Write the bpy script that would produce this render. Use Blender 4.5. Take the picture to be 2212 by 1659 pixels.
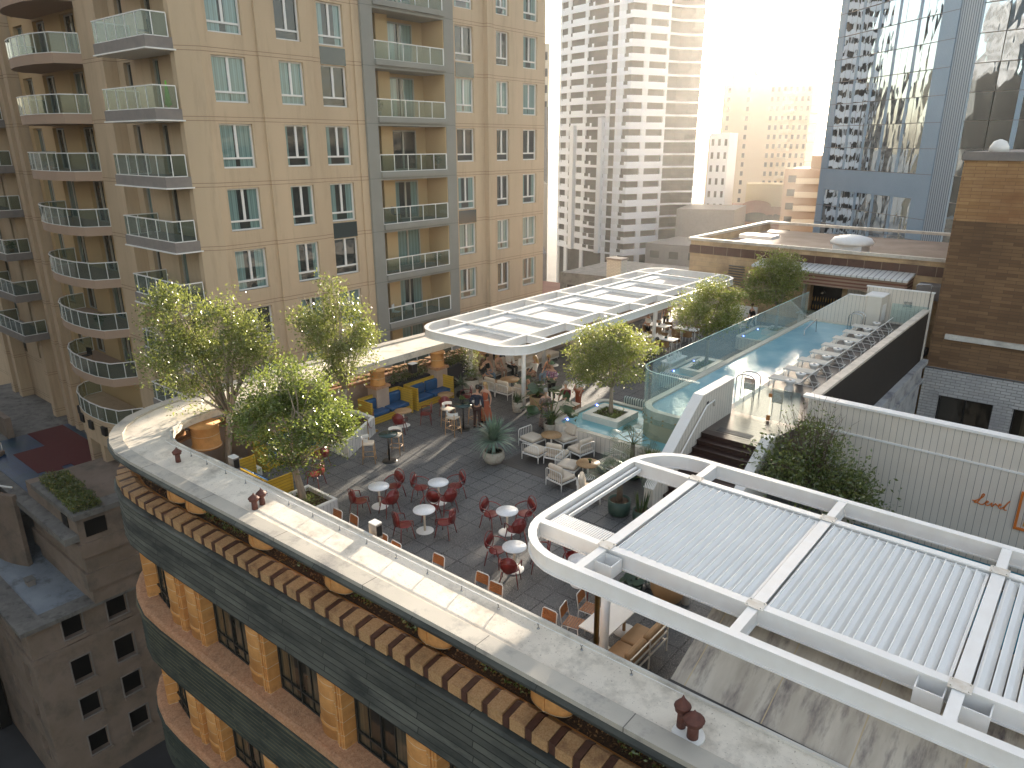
import bpy, bmesh, math, random
from mathutils import Vector, Matrix, noise
R = math.radians
S = bpy.context.scene
for o in list(bpy.data.objects): bpy.data.objects.remove(o)
# ---------------------------------------------------------------- camera, sky, sun, exposure
cam = bpy.data.objects.new("camera", bpy.data.cameras.new("camera")); S.collection.objects.link(cam)
cam.location = (0, 0, 11.2); cam.rotation_euler = (R(90 - 18.5), 0, R(39.6))
cam.data.sensor_width = 36; cam.data.lens = 1560 / 2212 * 36; cam.data.shift_x = -10 / 2212
cam.data.clip_start = .1; cam.data.clip_end = 6000
S.camera = cam
SUN_AZ, SUN_EL = 106.0, 9.6          # degrees, counter-clockwise from +X
W = bpy.data.worlds.new("World"); S.world = W; W.use_nodes = True
nt = W.node_tree; nt.nodes.clear()
sky = nt.nodes.new("ShaderNodeTexSky"); sky.sky_type = 'NISHITA'; sky.sun_disc = False
sky.sun_elevation = R(SUN_EL); sky.sun_rotation = R(90 - SUN_AZ)
sky.air_density = 1.0; sky.dust_density = 2.2; sky.ozone_density = 1.0; sky.altitude = 50
bg = nt.nodes.new("ShaderNodeBackground"); bg.inputs[1].default_value = .15
wo = nt.nodes.new("ShaderNodeOutputWorld")
hs_ = nt.nodes.new("ShaderNodeHueSaturation"); hs_.inputs['Saturation'].default_value = .62
wm_ = nt.nodes.new("ShaderNodeMix"); wm_.data_type = 'RGBA'; wm_.blend_type = 'MULTIPLY'; wm_.inputs[0].default_value = 1; wm_.inputs[7].default_value = (1.05, 1, .95, 1)
nt.links.new(sky.outputs[0], hs_.inputs['Color']); nt.links.new(hs_.outputs[0], wm_.inputs[6]); nt.links.new(wm_.outputs[2], bg.inputs[0]); nt.links.new(bg.outputs[0], wo.inputs[0])
sl = bpy.data.lights.new("sun", 'SUN'); sl.energy = 5; sl.angle = R(1.0); sl.color = (1, .87, .7)
so = bpy.data.objects.new("sun", sl); S.collection.objects.link(so)
sd = Vector((math.cos(R(SUN_AZ)) * math.cos(R(SUN_EL)), math.sin(R(SUN_AZ)) * math.cos(R(SUN_EL)), math.sin(R(SUN_EL))))
so.rotation_euler = sd.to_track_quat('Z', 'Y').to_euler()
S.view_settings.view_transform = 'Standard'; S.view_settings.look = 'None'; S.view_settings.gamma = 1
S.view_settings.exposure = 1.98
S.render.engine = 'CYCLES'
S.cycles.max_bounces = 8; S.cycles.transparent_max_bounces = 12; S.cycles.volume_bounces = 0
# ---------------------------------------------------------------- materials
MATS = {}
def newmat(name):
    m = bpy.data.materials.new(name); m.use_nodes = True; t = m.node_tree
    return m, t, t.nodes['Principled BSDF']
def nd(t, typ, **kw):
    n = t.nodes.new(typ)
    for k, v in kw.items(): setattr(n, k, v)
    return n
def lk(t, a, b): t.links.new(a, b)
def mathn(t, op, a, b=None, clamp=False):
    n = nd(t, 'ShaderNodeMath', operation=op); n.use_clamp = clamp
    for i, v in enumerate((a, b)):
        if v is None: continue
        if isinstance(v, (int, float)): n.inputs[i].default_value = v
        else: lk(t, v, n.inputs[i])
    return n.outputs[0]
def mixc(t, f, a, b, bt='MIX'):
    n = nd(t, 'ShaderNodeMix', data_type='RGBA', blend_type=bt)
    if isinstance(f, (int, float)): n.inputs[0].default_value = f
    else: lk(t, f, n.inputs[0])
    for i, v in ((6, a), (7, b)):
        if isinstance(v, tuple): n.inputs[i].default_value = v + (1,) if len(v) == 3 else v
        else: lk(t, v, n.inputs[i])
    return n.outputs[2]
def coords(t, axes='xyz', world=False):
    if world: c = nd(t, 'ShaderNodeNewGeometry').outputs['Position']
    else: c = nd(t, 'ShaderNodeTexCoord').outputs['Object']
    if axes == 'xyz': return c
    s = nd(t, 'ShaderNodeSeparateXYZ'); lk(t, c, s.inputs[0]); k = nd(t, 'ShaderNodeCombineXYZ')
    for i, a in enumerate(axes): lk(t, s.outputs['xyz'.index(a)], k.inputs[i])
    return k.outputs[0]
def noisef(t, vec, scale, detail=4, rough=.6, lo=.35, hi=.65, stretch=None):
    if stretch:
        mp = nd(t, 'ShaderNodeMapping'); mp.inputs['Scale'].default_value = stretch; lk(t, vec, mp.inputs[0]); vec = mp.outputs[0]
    n = nd(t, 'ShaderNodeTexNoise'); n.inputs['Scale'].default_value = scale; n.inputs['Detail'].default_value = detail
    n.inputs['Roughness'].default_value = rough; lk(t, vec, n.inputs['Vector'])
    mr = nd(t, 'ShaderNodeMapRange'); mr.inputs[1].default_value = lo; mr.inputs[2].default_value = hi; lk(t, n.outputs[0], mr.inputs[0])
    return mr.outputs[0]
def bump(t, b, h, strength, dist=.02):
    n = nd(t, 'ShaderNodeBump'); n.inputs['Strength'].default_value = strength; n.inputs['Distance'].default_value = dist
    lk(t, h, n.inputs['Height']); lk(t, n.outputs[0], b.inputs['Normal'])
def M(name, c, rough=.6, metal=0, c2=None, ns=3, stain=None, ss=1.2, stretch=None, bmp=0, bs=40, bd=.01, grooves=None, speck=None, spec=None, coat=0, world=False, var=0):
    """painted / stone / metal: base colour with a second tone, stains, grooves (axis, pitch, width, colour), specks"""
    m, t, b = newmat(name); co = coords(t, world=world)
    col = c
    if c2: col = mixc(t, noisef(t, co, ns, stretch=stretch), c, c2)
    if stain: col = mixc(t, noisef(t, co, ss, 6, .7, .5, .72, stretch), col, stain)
    if speck:
        v = nd(t, 'ShaderNodeTexNoise'); v.inputs['Scale'].default_value = speck[1]; v.inputs['Detail'].default_value = 2; lk(t, co, v.inputs['Vector'])
        col = mixc(t, mathn(t, 'GREATER_THAN', v.outputs[0], speck[2]), col, speck[0])
    if var:
        oi = nd(t, 'ShaderNodeObjectInfo'); hs = nd(t, 'ShaderNodeHueSaturation')
        lk(t, mathn(t, 'ADD', mathn(t, 'MULTIPLY', oi.outputs['Random'], var), 1 - var / 2), hs.inputs['Value'])
        if isinstance(col, tuple): hs.inputs['Color'].default_value = col + (1,)
        else: lk(t, col, hs.inputs['Color'])
        col = hs.outputs[0]
    hgt = None
    if grooves:
        s = nd(t, 'ShaderNodeSeparateXYZ'); lk(t, co, s.inputs[0])
        for (ax, pitch, wd, gc, off) in grooves:
            f = mathn(t, 'FRACT', mathn(t, 'DIVIDE', mathn(t, 'ADD', s.outputs['xyz'.index(ax)], off), pitch))
            g = mathn(t, 'LESS_THAN', f, wd / pitch); col = mixc(t, g, col, gc)
            inv = mathn(t, 'SUBTRACT', 1, g); hgt = inv if hgt is None else mathn(t, 'MULTIPLY', hgt, inv)
    if isinstance(col, tuple): b.inputs['Base Color'].default_value = col + (1,)
    else: lk(t, col, b.inputs['Base Color'])
    b.inputs['Roughness'].default_value = rough; b.inputs['Metallic'].default_value = metal
    if spec is not None: b.inputs['Specular IOR Level'].default_value = spec
    if coat: b.inputs['Coat Weight'].default_value = coat; b.inputs['Coat Roughness'].default_value = .1
    if bmp:
        n = nd(t, 'ShaderNodeTexNoise'); n.inputs['Scale'].default_value = bs; n.inputs['Detail'].default_value = 5; lk(t, co, n.inputs['Vector'])
        h = n.outputs[0]
        if hgt is not None: h = mathn(t, 'ADD', mathn(t, 'MULTIPLY', h, .4), hgt)
        bump(t, b, h, bmp, bd)
    elif hgt is not None: bump(t, b, hgt, .6, .006)
    MATS[name] = m; return m
def brick(name, axes, c1, c2, mort, bw, bh, ms=.02, off=.5, rough=.8, bmp=.3, dirt=None, ds=.6, speck=None, dst=None, spec=None):
    m, t, b = newmat(name); co = coords(t, axes)
    n = nd(t, 'ShaderNodeTexBrick'); n.offset = off
    n.inputs['Scale'].default_value = 1; n.inputs['Brick Width'].default_value = bw; n.inputs['Row Height'].default_value = bh
    n.inputs['Mortar Size'].default_value = ms; n.inputs['Mortar Smooth'].default_value = .1; n.inputs['Bias'].default_value = 0
    n.inputs['Color1'].default_value = c1 + (1,); n.inputs['Color2'].default_value = c2 + (1,); n.inputs['Mortar'].default_value = mort + (1,)
    lk(t, co, n.inputs['Vector']); col = n.outputs[0]
    if dirt: col = mixc(t, noisef(t, co, ds, 6, .65, .42, .7, dst), col, dirt)
    if speck:
        v = nd(t, 'ShaderNodeTexNoise'); v.inputs['Scale'].default_value = speck[1]; v.inputs['Detail'].default_value = 2; lk(t, co, v.inputs['Vector'])
        col = mixc(t, mathn(t, 'GREATER_THAN', v.outputs[0], speck[2]), col, speck[0])
    lk(t, col, b.inputs['Base Color']); b.inputs['Roughness'].default_value = rough
    if spec is not None: b.inputs['Specular IOR Level'].default_value = spec
    if bmp: bump(t, b, mathn(t, 'SUBTRACT', 1, n.outputs['Fac']), bmp, .01)
    MATS[name] = m; return m
def glassy(name, tint=(.8, .9, .88), alpha=.25, rough=.02, dcol=(.2, .3, .3)):
    """thin pane seen from both sides: mostly see-through, with reflections and a tint"""
    m, t, b = newmat(name); t.nodes.remove(b)
    out = t.nodes['Material Output']; tr = nd(t, 'ShaderNodeBsdfTransparent'); tr.inputs[0].default_value = tint + (1,)
    gl = nd(t, 'ShaderNodeBsdfGlossy'); gl.inputs['Roughness'].default_value = rough; gl.inputs[0].default_value = (1, 1, 1, 1)
    df = nd(t, 'ShaderNodeBsdfDiffuse'); df.inputs[0].default_value = dcol + (1,)
    lw_ = nd(t, 'ShaderNodeLayerWeight'); lw_.inputs[0].default_value = .5
    fr_ = mathn(t, 'ADD', mathn(t, 'MULTIPLY', mathn(t, 'POWER', lw_.outputs['Facing'], 4), .55), .035)
    mx = nd(t, 'ShaderNodeMixShader'); mx.inputs[0].default_value = alpha; lk(t, tr.outputs[0], mx.inputs[1]); lk(t, df.outputs[0], mx.inputs[2])
    m2 = nd(t, 'ShaderNodeMixShader'); lk(t, fr_, m2.inputs[0]); lk(t, mx.outputs[0], m2.inputs[1]); lk(t, gl.outputs[0], m2.inputs[2])
    lk(t, m2.outputs[0], out.inputs[0]); MATS[name] = m; return m
def pane(name, dark=(.012, .02, .022), curt=(.16, .24, .23), axes='yz', frac=.55, rough=.03, wob=.0, folds=True, spec=.5, tintmix=.75):
    """window pane: dark room, or curtain folds, chosen per object; sharp reflections on top"""
    m, t, b = newmat(name); co = coords(t, 'xyz'); oi = nd(t, 'ShaderNodeObjectInfo')
    s = nd(t, 'ShaderNodeSeparateXYZ'); lk(t, co, s.inputs[0]); u = s.outputs['xyz'.index(axes[0])]; z = s.outputs[2]
    wv = mathn(t, 'SINE', mathn(t, 'ADD', mathn(t, 'MULTIPLY', u, 55), mathn(t, 'MULTIPLY', oi.outputs['Random'], 40)))
    w2 = mathn(t, 'SINE', mathn(t, 'MULTIPLY', u, 23))
    fold = mathn(t, 'MULTIPLY', mathn(t, 'ADD', mathn(t, 'ADD', wv, w2), 2.4), .22, True)
    cc = mixc(t, fold if folds else .6, tuple(v * .45 for v in curt), curt)
    lo = mathn(t, 'FRACT', mathn(t, 'MULTIPLY', oi.outputs['Random'], 17.3))
    sel = mathn(t, 'LESS_THAN', oi.outputs['Random'], frac)
    part = mathn(t, 'GREATER_THAN', mathn(t, 'ABSOLUTE', u), mathn(t, 'MULTIPLY', lo, .5))
    f = mathn(t, 'MULTIPLY', sel, part)
    col = mixc(t, f, dark, cc); lk(t, col, b.inputs['Base Color'])
    b.inputs['Roughness'].default_value = .5; b.inputs['Specular IOR Level'].default_value = .2
    b.inputs['Coat Weight'].default_value = 1; b.inputs['Coat Roughness'].default_value = rough; b.inputs['Coat IOR'].default_value = 1.7
    if wob:
        n = nd(t, 'ShaderNodeTexNoise'); n.inputs['Scale'].default_value = .9; lk(t, co, n.inputs['Vector'])
        bn = nd(t, 'ShaderNodeBump'); bn.inputs['Strength'].default_value = 1; bn.inputs['Distance'].default_value = wob; lk(t, n.outputs[0], bn.inputs['Height'])
        lk(t, bn.outputs[0], b.inputs['Coat Normal'])
    MATS[name] = m; return m
def leafmat(name, a, b_, c=None, rough=.28, trans=.45):
    m, t, b = newmat(name); co = coords(t)
    f = noisef(t, co, 2.2, 3, .6, .35, .65); col = mixc(t, f, a, b_)
    if c: col = mixc(t, noisef(t, co, 14, 1, .5, .6, .66), col, c)
    lk(t, col, b.inputs['Base Color']); b.inputs['Roughness'].default_value = rough; b.inputs['Specular IOR Level'].default_value = .9
    tl = nd(t, 'ShaderNodeBsdfTranslucent'); lk(t, mixc(t, .5, col, (.3, .33, .06)), tl.inputs[0])
    mx = nd(t, 'ShaderNodeMixShader'); mx.inputs[0].default_value = trans
    lk(t, b.outputs[0], mx.inputs[1]); lk(t, tl.outputs[0], mx.inputs[2]); lk(t, mx.outputs[0], t.nodes['Material Output'].inputs[0])
    MATS[name] = m; return m
def watermat(name, col, deep=None, wave=1.0, ws=5, rough=.04):
    m, t, b = newmat(name); co = coords(t, world=True)
    c = mixc(t, noisef(t, co, .5, 3, .6), col, deep or col); lk(t, c, b.inputs['Base Color'])
    b.inputs['Roughness'].default_value = rough; b.inputs['IOR'].default_value = 1.33; b.inputs['Specular IOR Level'].default_value = .6
    n = nd(t, 'ShaderNodeTexNoise'); n.inputs['Scale'].default_value = ws; n.inputs['Detail'].default_value = 3; lk(t, co, n.inputs['Vector'])
    bump(t, b, n.outputs[0], wave * .3, .05); MATS[name] = m; return m
# ---------------------------------------------------------------- mesh builder
class MB:
    def __init__(s): s.v = []; s.f = []; s.sm = []
    def add(s, vs, fs, smooth=False):
        o = len(s.v); s.v += [tuple(p) for p in vs]
        for f in fs: s.f.append([i + o for i in f]); s.sm.append(smooth)
        return s
    def box(s, x0, x1, y0, y1, z0, z1):
        v = [(x, y, z) for z in (z0, z1) for y in (y0, y1) for x in (x0, x1)]
        return s.add(v, [(0, 2, 3, 1), (4, 5, 7, 6), (0, 1, 5, 4), (2, 6, 7, 3), (0, 4, 6, 2), (1, 3, 7, 5)])
    def rbox(s, x0, x1, y0, y1, z0, z1, r=.04, n=3):
        """soft cushion: rounded box by lofted inset rings"""
        ring = lambda i, z: [(cx + sx * (max(0.0, 0) + i * math.cos(a)) , cy + sy * 0 + i * math.sin(a), z) for (cx, cy, a0) in ((x1 - r, y1 - r, 0), (x0 + r, y1 - r, 90), (x0 + r, y0 + r, 180), (x1 - r, y0 + r, 270)) for k in range(n + 1) for a in (R(a0 + 90 * k / n),) for sx in (1,) for sy in (1,)]
        levels = []
        for k in range(n + 1):
            a = R(90 * k / n); levels.append((r * math.sin(a), z0 + r - r * math.cos(a)))
        for k in range(n + 1):
            a = R(90 * k / n); levels.append((r * math.cos(a), z1 - r + r * math.sin(a)))
        vs = []; m = 4 * (n + 1)
        for (i, z) in levels: vs += ring(max(i, .001), z)
        fs = []
        for l in range(len(levels) - 1):
            for k in range(m): fs.append((l * m + k, l * m + (k + 1) % m, (l + 1) * m + (k + 1) % m, (l + 1) * m + k))
        fs.append(tuple(range(m))[::-1]); fs.append(tuple((len(levels) - 1) * m + k for k in range(m)))
        return s.add(vs, fs, True)
    def xf(s, M_, start=0):
        for i in range(start, len(s.v)): s.v[i] = tuple(M_ @ Vector(s.v[i]))
        return s
    def beam(s, p, q, w, h, up=(0, 0, 1)):
        """box from p to q (axis), w across, h along up; centred"""
        p, q = Vector(p), Vector(q); d = (q - p).normalized(); u = Vector(up)
        a = d.cross(u)
        if a.length < 1e-5: a = Vector((1, 0, 0))
        a.normalize(); u = a.cross(d)
        v = [b + a * sx * w / 2 + u * sz * h / 2 for b in (p, q) for sz in (-1, 1) for sx in (-1, 1)]
        return s.add(v, [(0, 2, 3, 1), (4, 5, 7, 6), (0, 1, 5, 4), (2, 6, 7, 3), (0, 4, 6, 2), (1, 3, 7, 5)])
    def tube(s, pts, r, n=8, closed=False):
        pts = [Vector(p) for p in pts]; L = len(pts); rs = r if isinstance(r, (list, tuple)) else [r] * L
        vs = []; prev = None
        for i, p in enumerate(pts):
            if closed: d = pts[(i + 1) % L] - pts[i - 1]
            else: d = pts[min(i + 1, L - 1)] - pts[max(i - 1, 0)]
            d.normalize()
            if prev is None: a = d.orthogonal().normalized()
            else:
                a = prev - d * prev.dot(d)
                a = a.normalized() if a.length > 1e-6 else d.orthogonal().normalized()
            prev = a; b = d.cross(a)
            for k in range(n):
                t = 2 * math.pi * k / n; vs.append(p + (a * math.cos(t) + b * math.sin(t)) * rs[i])
        fs = []
        for i in range(L if closed else L - 1):
            j = (i + 1) % L
            for k in range(n): fs.append((i * n + k, i * n + (k + 1) % n, j * n + (k + 1) % n, j * n + k))
        if not closed: fs += [tuple(range(n))[::-1], tuple((L - 1) * n + k for k in range(n))]
        return s.add(vs, fs, n > 4)
    def lathe(s, prof, n=20, c=(0, 0, 0), sx=1, sy=1, smooth=True):
        vs = [(c[0] + r * sx * math.cos(2 * math.pi * k / n), c[1] + r * sy * math.sin(2 * math.pi * k / n), c[2] + z) for (r, z) in prof for k in range(n)]
        fs = []
        for l in range(len(prof) - 1):
            for k in range(n): fs.append((l * n + k, l * n + (k + 1) % n, (l + 1) * n + (k + 1) % n, (l + 1) * n + k))
        fs += [tuple(range(n))[::-1], tuple((len(prof) - 1) * n + k for k in range(n))]
        return s.add(vs, fs, smooth)
    def prism(s, poly, z0, z1):
        n = len(poly); vs = [(x, y, z0) for x, y in poly] + [(x, y, z1) for x, y in poly]
        fs = [tuple(range(n))[::-1], tuple(range(n, 2 * n))] + [(k, (k + 1) % n, n + (k + 1) % n, n + k) for k in range(n)]
        return s.add(vs, fs)
    def sweep(s, path, prof, closed=False, smooth=False, caps=True):
        """prof: closed list of (offset to the left of travel, z) carried along path of (x, y)"""
        P = [Vector((p[0], p[1])) for p in path]; L = len(P); m = len(prof); vs = []
        for i in range(L):
            if closed: d0 = (P[i] - P[i - 1]).normalized(); d1 = (P[(i + 1) % L] - P[i]).normalized()
            else:
                d1 = (P[min(i + 1, L - 1)] - P[min(i, L - 2)]).normalized(); d0 = (P[max(i, 1)] - P[max(i - 1, 0)]).normalized()
            n0 = Vector((-d0.y, d0.x)); n1 = Vector((-d1.y, d1.x)); nn = (n0 + n1).normalized(); k = 1 / max(.3, nn.dot(n0))
            for (o, z) in prof: q = P[i] + nn * o * k; vs.append((q.x, q.y, z))
        fs = []
        for i in range(L if closed else L - 1):
            j = (i + 1) % L
            for k in range(m): fs.append((i * m + k, i * m + (k + 1) % m, j * m + (k + 1) % m, j * m + k))
        if not closed and caps: fs += [tuple(range(m))[::-1], tuple((L - 1) * m + k for k in range(m))]
        return s.add(vs, fs, smooth)
    def quad(s, a, b, c, d): return s.add([a, b, c, d], [(0, 1, 2, 3)])
    def build(s, name, mat, parent=None, world=False, solid=False):
        me = bpy.data.meshes.new(name); vs = s.v
        if world and parent is not None:
            l = parent.location; vs = [(x - l.x, y - l.y, z - l.z) for x, y, z in vs]
        me.from_pydata(vs, [], s.f); me.polygons.foreach_set('use_smooth', s.sm)
        me.materials.append(MATS[mat] if isinstance(mat, str) else mat); me.update()
        if not solid:
            bm = bmesh.new(); bm.from_mesh(me); bmesh.ops.recalc_face_normals(bm, faces=bm.faces); bm.to_mesh(me); bm.free()
        o = bpy.data.objects.new(name, me); S.collection.objects.link(o)
        if parent is not None: o.parent = parent
        return o
def tag(o, label=None, cat=None, group=None, kind=None):
    if label: o['label'] = label
    if cat: o['category'] = cat
    if group: o['group'] = group
    if kind: o['kind'] = kind
    return o
def thing(name, label, cat, loc=(0, 0, 0), rz=0, group=None):
    o = bpy.data.objects.new(name, None); o.empty_display_size = .2; S.collection.objects.link(o)
    o.location = loc; o.rotation_euler = (0, 0, R(rz)); return tag(o, label, cat, group)
def dup(root, loc, rz=0, label=None, group=None, parent=None):
    kids = {}
    for o in S.collection.objects:
        if o.parent is not None: kids.setdefault(o.parent.name, []).append(o)
    def cp(o, par):
        c = o.copy(); S.collection.objects.link(c); c.parent = par
        for ch in kids.get(o.name, []): cp(ch, c)
        return c
    r = cp(root, parent); r.location = loc; r.rotation_euler = (0, 0, R(rz))
    if label: r['label'] = label
    if group: r['group'] = group
    return r
def copyto(o, parent, loc=None, rz=None):
    c = o.copy(); S.collection.objects.link(c); c.parent = parent
    if loc is not None: c.location = loc
    if rz is not None: c.rotation_euler = (0, 0, R(rz))
    return c
def struct(o): return tag(o, kind='structure')
def arc(cx, cy, r, a0, a1, n=8): return [(cx + r * math.cos(R(a0 + (a1 - a0) * k / n)), cy + r * math.sin(R(a0 + (a1 - a0) * k / n))) for k in range(n + 1)]
def rrect(x0, x1, y0, y1, r, n=6): return arc(x1 - r, y0 + r, r, -90, 0, n) + arc(x1 - r, y1 - r, r, 0, 90, n) + arc(x0 + r, y1 - r, r, 90, 180, n) + arc(x0 + r, y0 + r, r, 180, 270, n)
def facade(mb, o, u, W_, z0, z1, ops, depth, n):
    """wall rectangle from plan point o along unit u, outward normal n, with openings (u0,u1,za,zb) and reveals"""
    us = sorted({0, W_} | {v for p in ops for v in p[:2]}); zs = sorted({z0, z1} | {v for p in ops for v in p[2:]})
    pt = lambda a, z, d=0: (o[0] + u[0] * a - n[0] * d, o[1] + u[1] * a - n[1] * d, z)
    for i in range(len(us) - 1):
        k = 0
        while k < len(zs) - 1:
            cu = (us[i] + us[i + 1]) / 2
            hole = lambda kk: any(p[0] < cu < p[1] and p[2] < (zs[kk] + zs[kk + 1]) / 2 < p[3] for p in ops)
            if hole(k): k += 1; continue
            e = k
            while e + 1 < len(zs) - 1 and not hole(e + 1): e += 1
            mb.quad(pt(us[i], zs[k]), pt(us[i + 1], zs[k]), pt(us[i + 1], zs[e + 1]), pt(us[i], zs[e + 1])); k = e + 1
    for (a, b, c, d) in ops:
        for p, q in (((a, c), (b, c)), ((b, c), (b, d)), ((b, d), (a, d)), ((a, d), (a, c))):
            mb.quad(pt(*p), pt(*q), pt(q[0], q[1], depth), pt(p[0], p[1], depth))
# ---------------------------------------------------------------- material library
M('concrete', (.52, .49, .44), .85, c2=(.64, .61, .55), ns=1.2, stain=(.27, .25, .22), ss=.8, bmp=.25, bs=60)
M('membrane', (.66, .59, .49), .8, c2=(.76, .69, .58), ns=.9, stain=(.42, .37, .3), ss=1.6, bmp=.35, bs=30, speck=((.4, .34, .27), 24, .68))
M('coping', (.36, .33, .28), .75, c2=(.5, .46, .39), ns=.35, stain=(.2, .19, .18), ss=1.3, bmp=.15, grooves=[('x', 3.15, .02, (.12, .11, .1), 0)])
brick('copper', 'xzy', (.07, .072, .06), (.125, .127, .105), (.016, .016, .014), 3.1, .195, .011, .5, .75, .3, dirt=(.022, .025, .023), ds=.8, dst=(.7, 2.2, 1))
brick('copper2', 'xzy', (.02, .029, .022), (.048, .058, .045), (.12, .1, .05), 3.1, .15, .011, .5, .7, .35, dirt=(.013, .017, .015), ds=1.2, dst=(1, 3, 1))
M('terracotta', (.5, .22, .06), .8, c2=(.62, .31, .1), ns=2, stain=(.38, .18, .06), ss=2.5, bmp=.12, bs=40, grooves=[('z', .42, .014, (.62, .5, .35), 0)])
M('terra_rough', (.42, .2, .1), .85, c2=(.55, .31, .17), ns=14, stain=(.3, .15, .08), ss=4, bmp=.8, bs=26, bd=.03)
M('tile_light', (.36, .19, .08), .6, c2=(.5, .32, .16), ns=30, stain=(.2, .1, .05), ss=3, bmp=.3, bs=40)
M('tile_dark', (.06, .026, .018), .5, c2=(.1, .045, .03), ns=6, bmp=.1)
M('soil', (.03, .02, .012), .95, c2=(.1, .05, .02), ns=30, bmp=.8, bs=40, bd=.03)
M('pinkwall', (.42, .31, .24), .85, c2=(.48, .36, .28), ns=2, bmp=.1)
M('white', (.78, .76, .72), .45, c2=(.74, .71, .66), ns=2, bmp=.03)
M('whitemetal', (.8, .79, .77), .4, c2=(.76, .74, .71), ns=3)
M('creammetal', (.74, .68, .58), .4)
M('rust', (.35, .12, .03), .8, c2=(.5, .22, .06), ns=12)
M('louver', (.8, .8, .78), .6, c2=(.76, .76, .74), ns=1.5)
brick('paver', 'xyz', (.09, .09, .092), (.125, .123, .12), (.025, .025, .025), .6, .6, .022, 0, .6, .4, dirt=(.065, .065, .065), ds=.5, speck=((.32, .31, .29), 46, .6), spec=.35)
M('deckwood', (.05, .045, .042), .5, c2=(.075, .068, .062), ns=3, stretch=(1, 8, 1), grooves=[('y', .14, .012, (.01, .01, .01), 0)])
M('deckpool', (.06, .045, .038), .3, c2=(.11, .085, .07), ns=2.5, stretch=(1, 10, 1), grooves=[('y', .14, .012, (.03, .025, .02), 0)])
M('stairwood', (.028, .014, .01), .35, c2=(.045, .024, .018), ns=4, stretch=(1, 8, 1))
M('cladx', (.66, .6, .52), .6, c2=(.62, .56, .48), ns=.8, grooves=[('x', .2, .012, (.16, .14, .13), 0)], world=True)
M('clady', (.66, .61, .53), .6, c2=(.62, .57, .49), ns=.8, grooves=[('y', .2, .012, (.16, .14, .13), 0)], world=True)
M('darkclad', (.018, .013, .01), .75, c2=(.035, .027, .02), ns=5, stretch=(1, 6, .3), grooves=[('y', .15, .02, (.005, .004, .003), 0)], world=True)
M('copetop', (.6, .54, .46), .6, c2=(.52, .46, .38), ns=3, stain=(.4, .35, .3), ss=1.5)
M('poolrim', (.62, .57, .47), .5, c2=(.55, .51, .42), ns=6)
M('pooltile', (.3, .3, .2), .25, c2=(.42, .42, .3), ns=60, stain=(.22, .26, .2), ss=30)
M('palewet', (.5, .52, .46), .3, c2=(.6, .6, .54), ns=40)
watermat('poolwater', (.2, .4, .48), (.34, .54, .6), .35, 5, .05)
watermat('lowwater', (.2, .46, .52), (.3, .58, .6), .7, 9, .05)
watermat('darkwater', (.02, .12, .2), (.03, .2, .26), .5, 4, .05)
M('yellow', (.6, .38, .035), .5, c2=(.54, .33, .03), ns=3, grooves=[('z', .11, .012, (.22, .12, .01), 0)])
M('blueseat', (.003, .055, .15), .6, c2=(.004, .075, .2), ns=4, bmp=.15, bs=8)
M('navy', (.006, .009, .02), .7)
M('redmetal', (.16, .014, .012), .35, c2=(.2, .02, .016), ns=5, coat=.3)
M('marble', (.72, .73, .74), .3, c2=(.8, .8, .79), ns=20, speck=((.35, .33, .35), 60, .66))
M('creampost', (.66, .58, .46), .45)
M('teak', (.35, .2, .09), .5, c2=(.45, .28, .13), ns=4, stretch=(1, 9, 1), grooves=[('x', .07, .006, (.1, .05, .02), 0)])
M('slatwood', (.3, .11, .03), .45, c2=(.4, .16, .05), ns=5)
M('cushion', (.62, .53, .42), .9, c2=(.57, .48, .38), ns=5, bmp=.1, bs=90)
M('tan', (.42, .26, .13), .7, c2=(.38, .23, .11), ns=3)
M('rattan', (.3, .17, .07), .7, c2=(.2, .11, .045), ns=60)
M('stoolwood', (.42, .24, .1), .5)
M('greentop', (.02, .045, .045), .2, c2=(.035, .07, .065), ns=8)
M('black', (.01, .01, .011), .4)
M('steel', (.5, .5, .5), .2, metal=1)
M('brass', (.35, .22, .07), .3, metal=1)
M('greypot', (.4, .36, .29), .85, c2=(.48, .43, .35), ns=4, stain=(.25, .2, .15), ss=5, bmp=.1)
M('greenpot', (.03, .06, .045), .5, c2=(.04, .075, .055), ns=3)
M('ventrust', (.085, .028, .02), .7, c2=(.13, .045, .03), ns=10, bmp=.2)
M('bark', (.24, .19, .14), .85, c2=(.36, .3, .23), ns=6, bmp=.5, bs=20, stretch=(2, 2, .5))
M('barkdark', (.1, .07, .05), .9, c2=(.14, .1, .07), ns=8)
leafmat('leaf1', (.065, .095, .018), (.21, .25, .055), (.5, .48, .28))
leafmat('leaf2', (.04, .08, .012), (.13, .2, .033), (.38, .42, .18))
leafmat('leaf3', (.09, .13, .02), (.24, .27, .05), (.5, .42, .28))
leafmat('leafdark', (.05, .08, .022), (.13, .17, .045), (.28, .29, .12), trans=.35)
leafmat('palmleaf', (.02, .05, .025), (.06, .12, .05), trans=.2, rough=.35)
leafmat('yucca', (.07, .14, .11), (.2, .3, .22), trans=.15, rough=.4)
leafmat('snake', (.02, .05, .015), (.12, .16, .05), trans=.1, rough=.4)
leafmat('dryleaf', (.12, .05, .015), (.3, .14, .03), trans=.1, rough=.7)
leafmat('tuftleaf', (.3, .2, .04), (.5, .38, .1), trans=.4)
glassy('balglass', (.72, .8, .77), .12, .02, (.1, .15, .15))
glassy('poolglass', (.93, .98, .975), .1, .02, (.5, .66, .66))
M('apt', (.47, .33, .215), .85, c2=(.44, .305, .2), ns=.6, bmp=.06, bs=60, world=True, grooves=[('z', 3.03, .025, (.24, .16, .1), 2.94), ('z', 3.03, .025, (.24, .16, .1), 2.76)])
M('aptjoint', (.22, .15, .1), .9)
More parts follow.
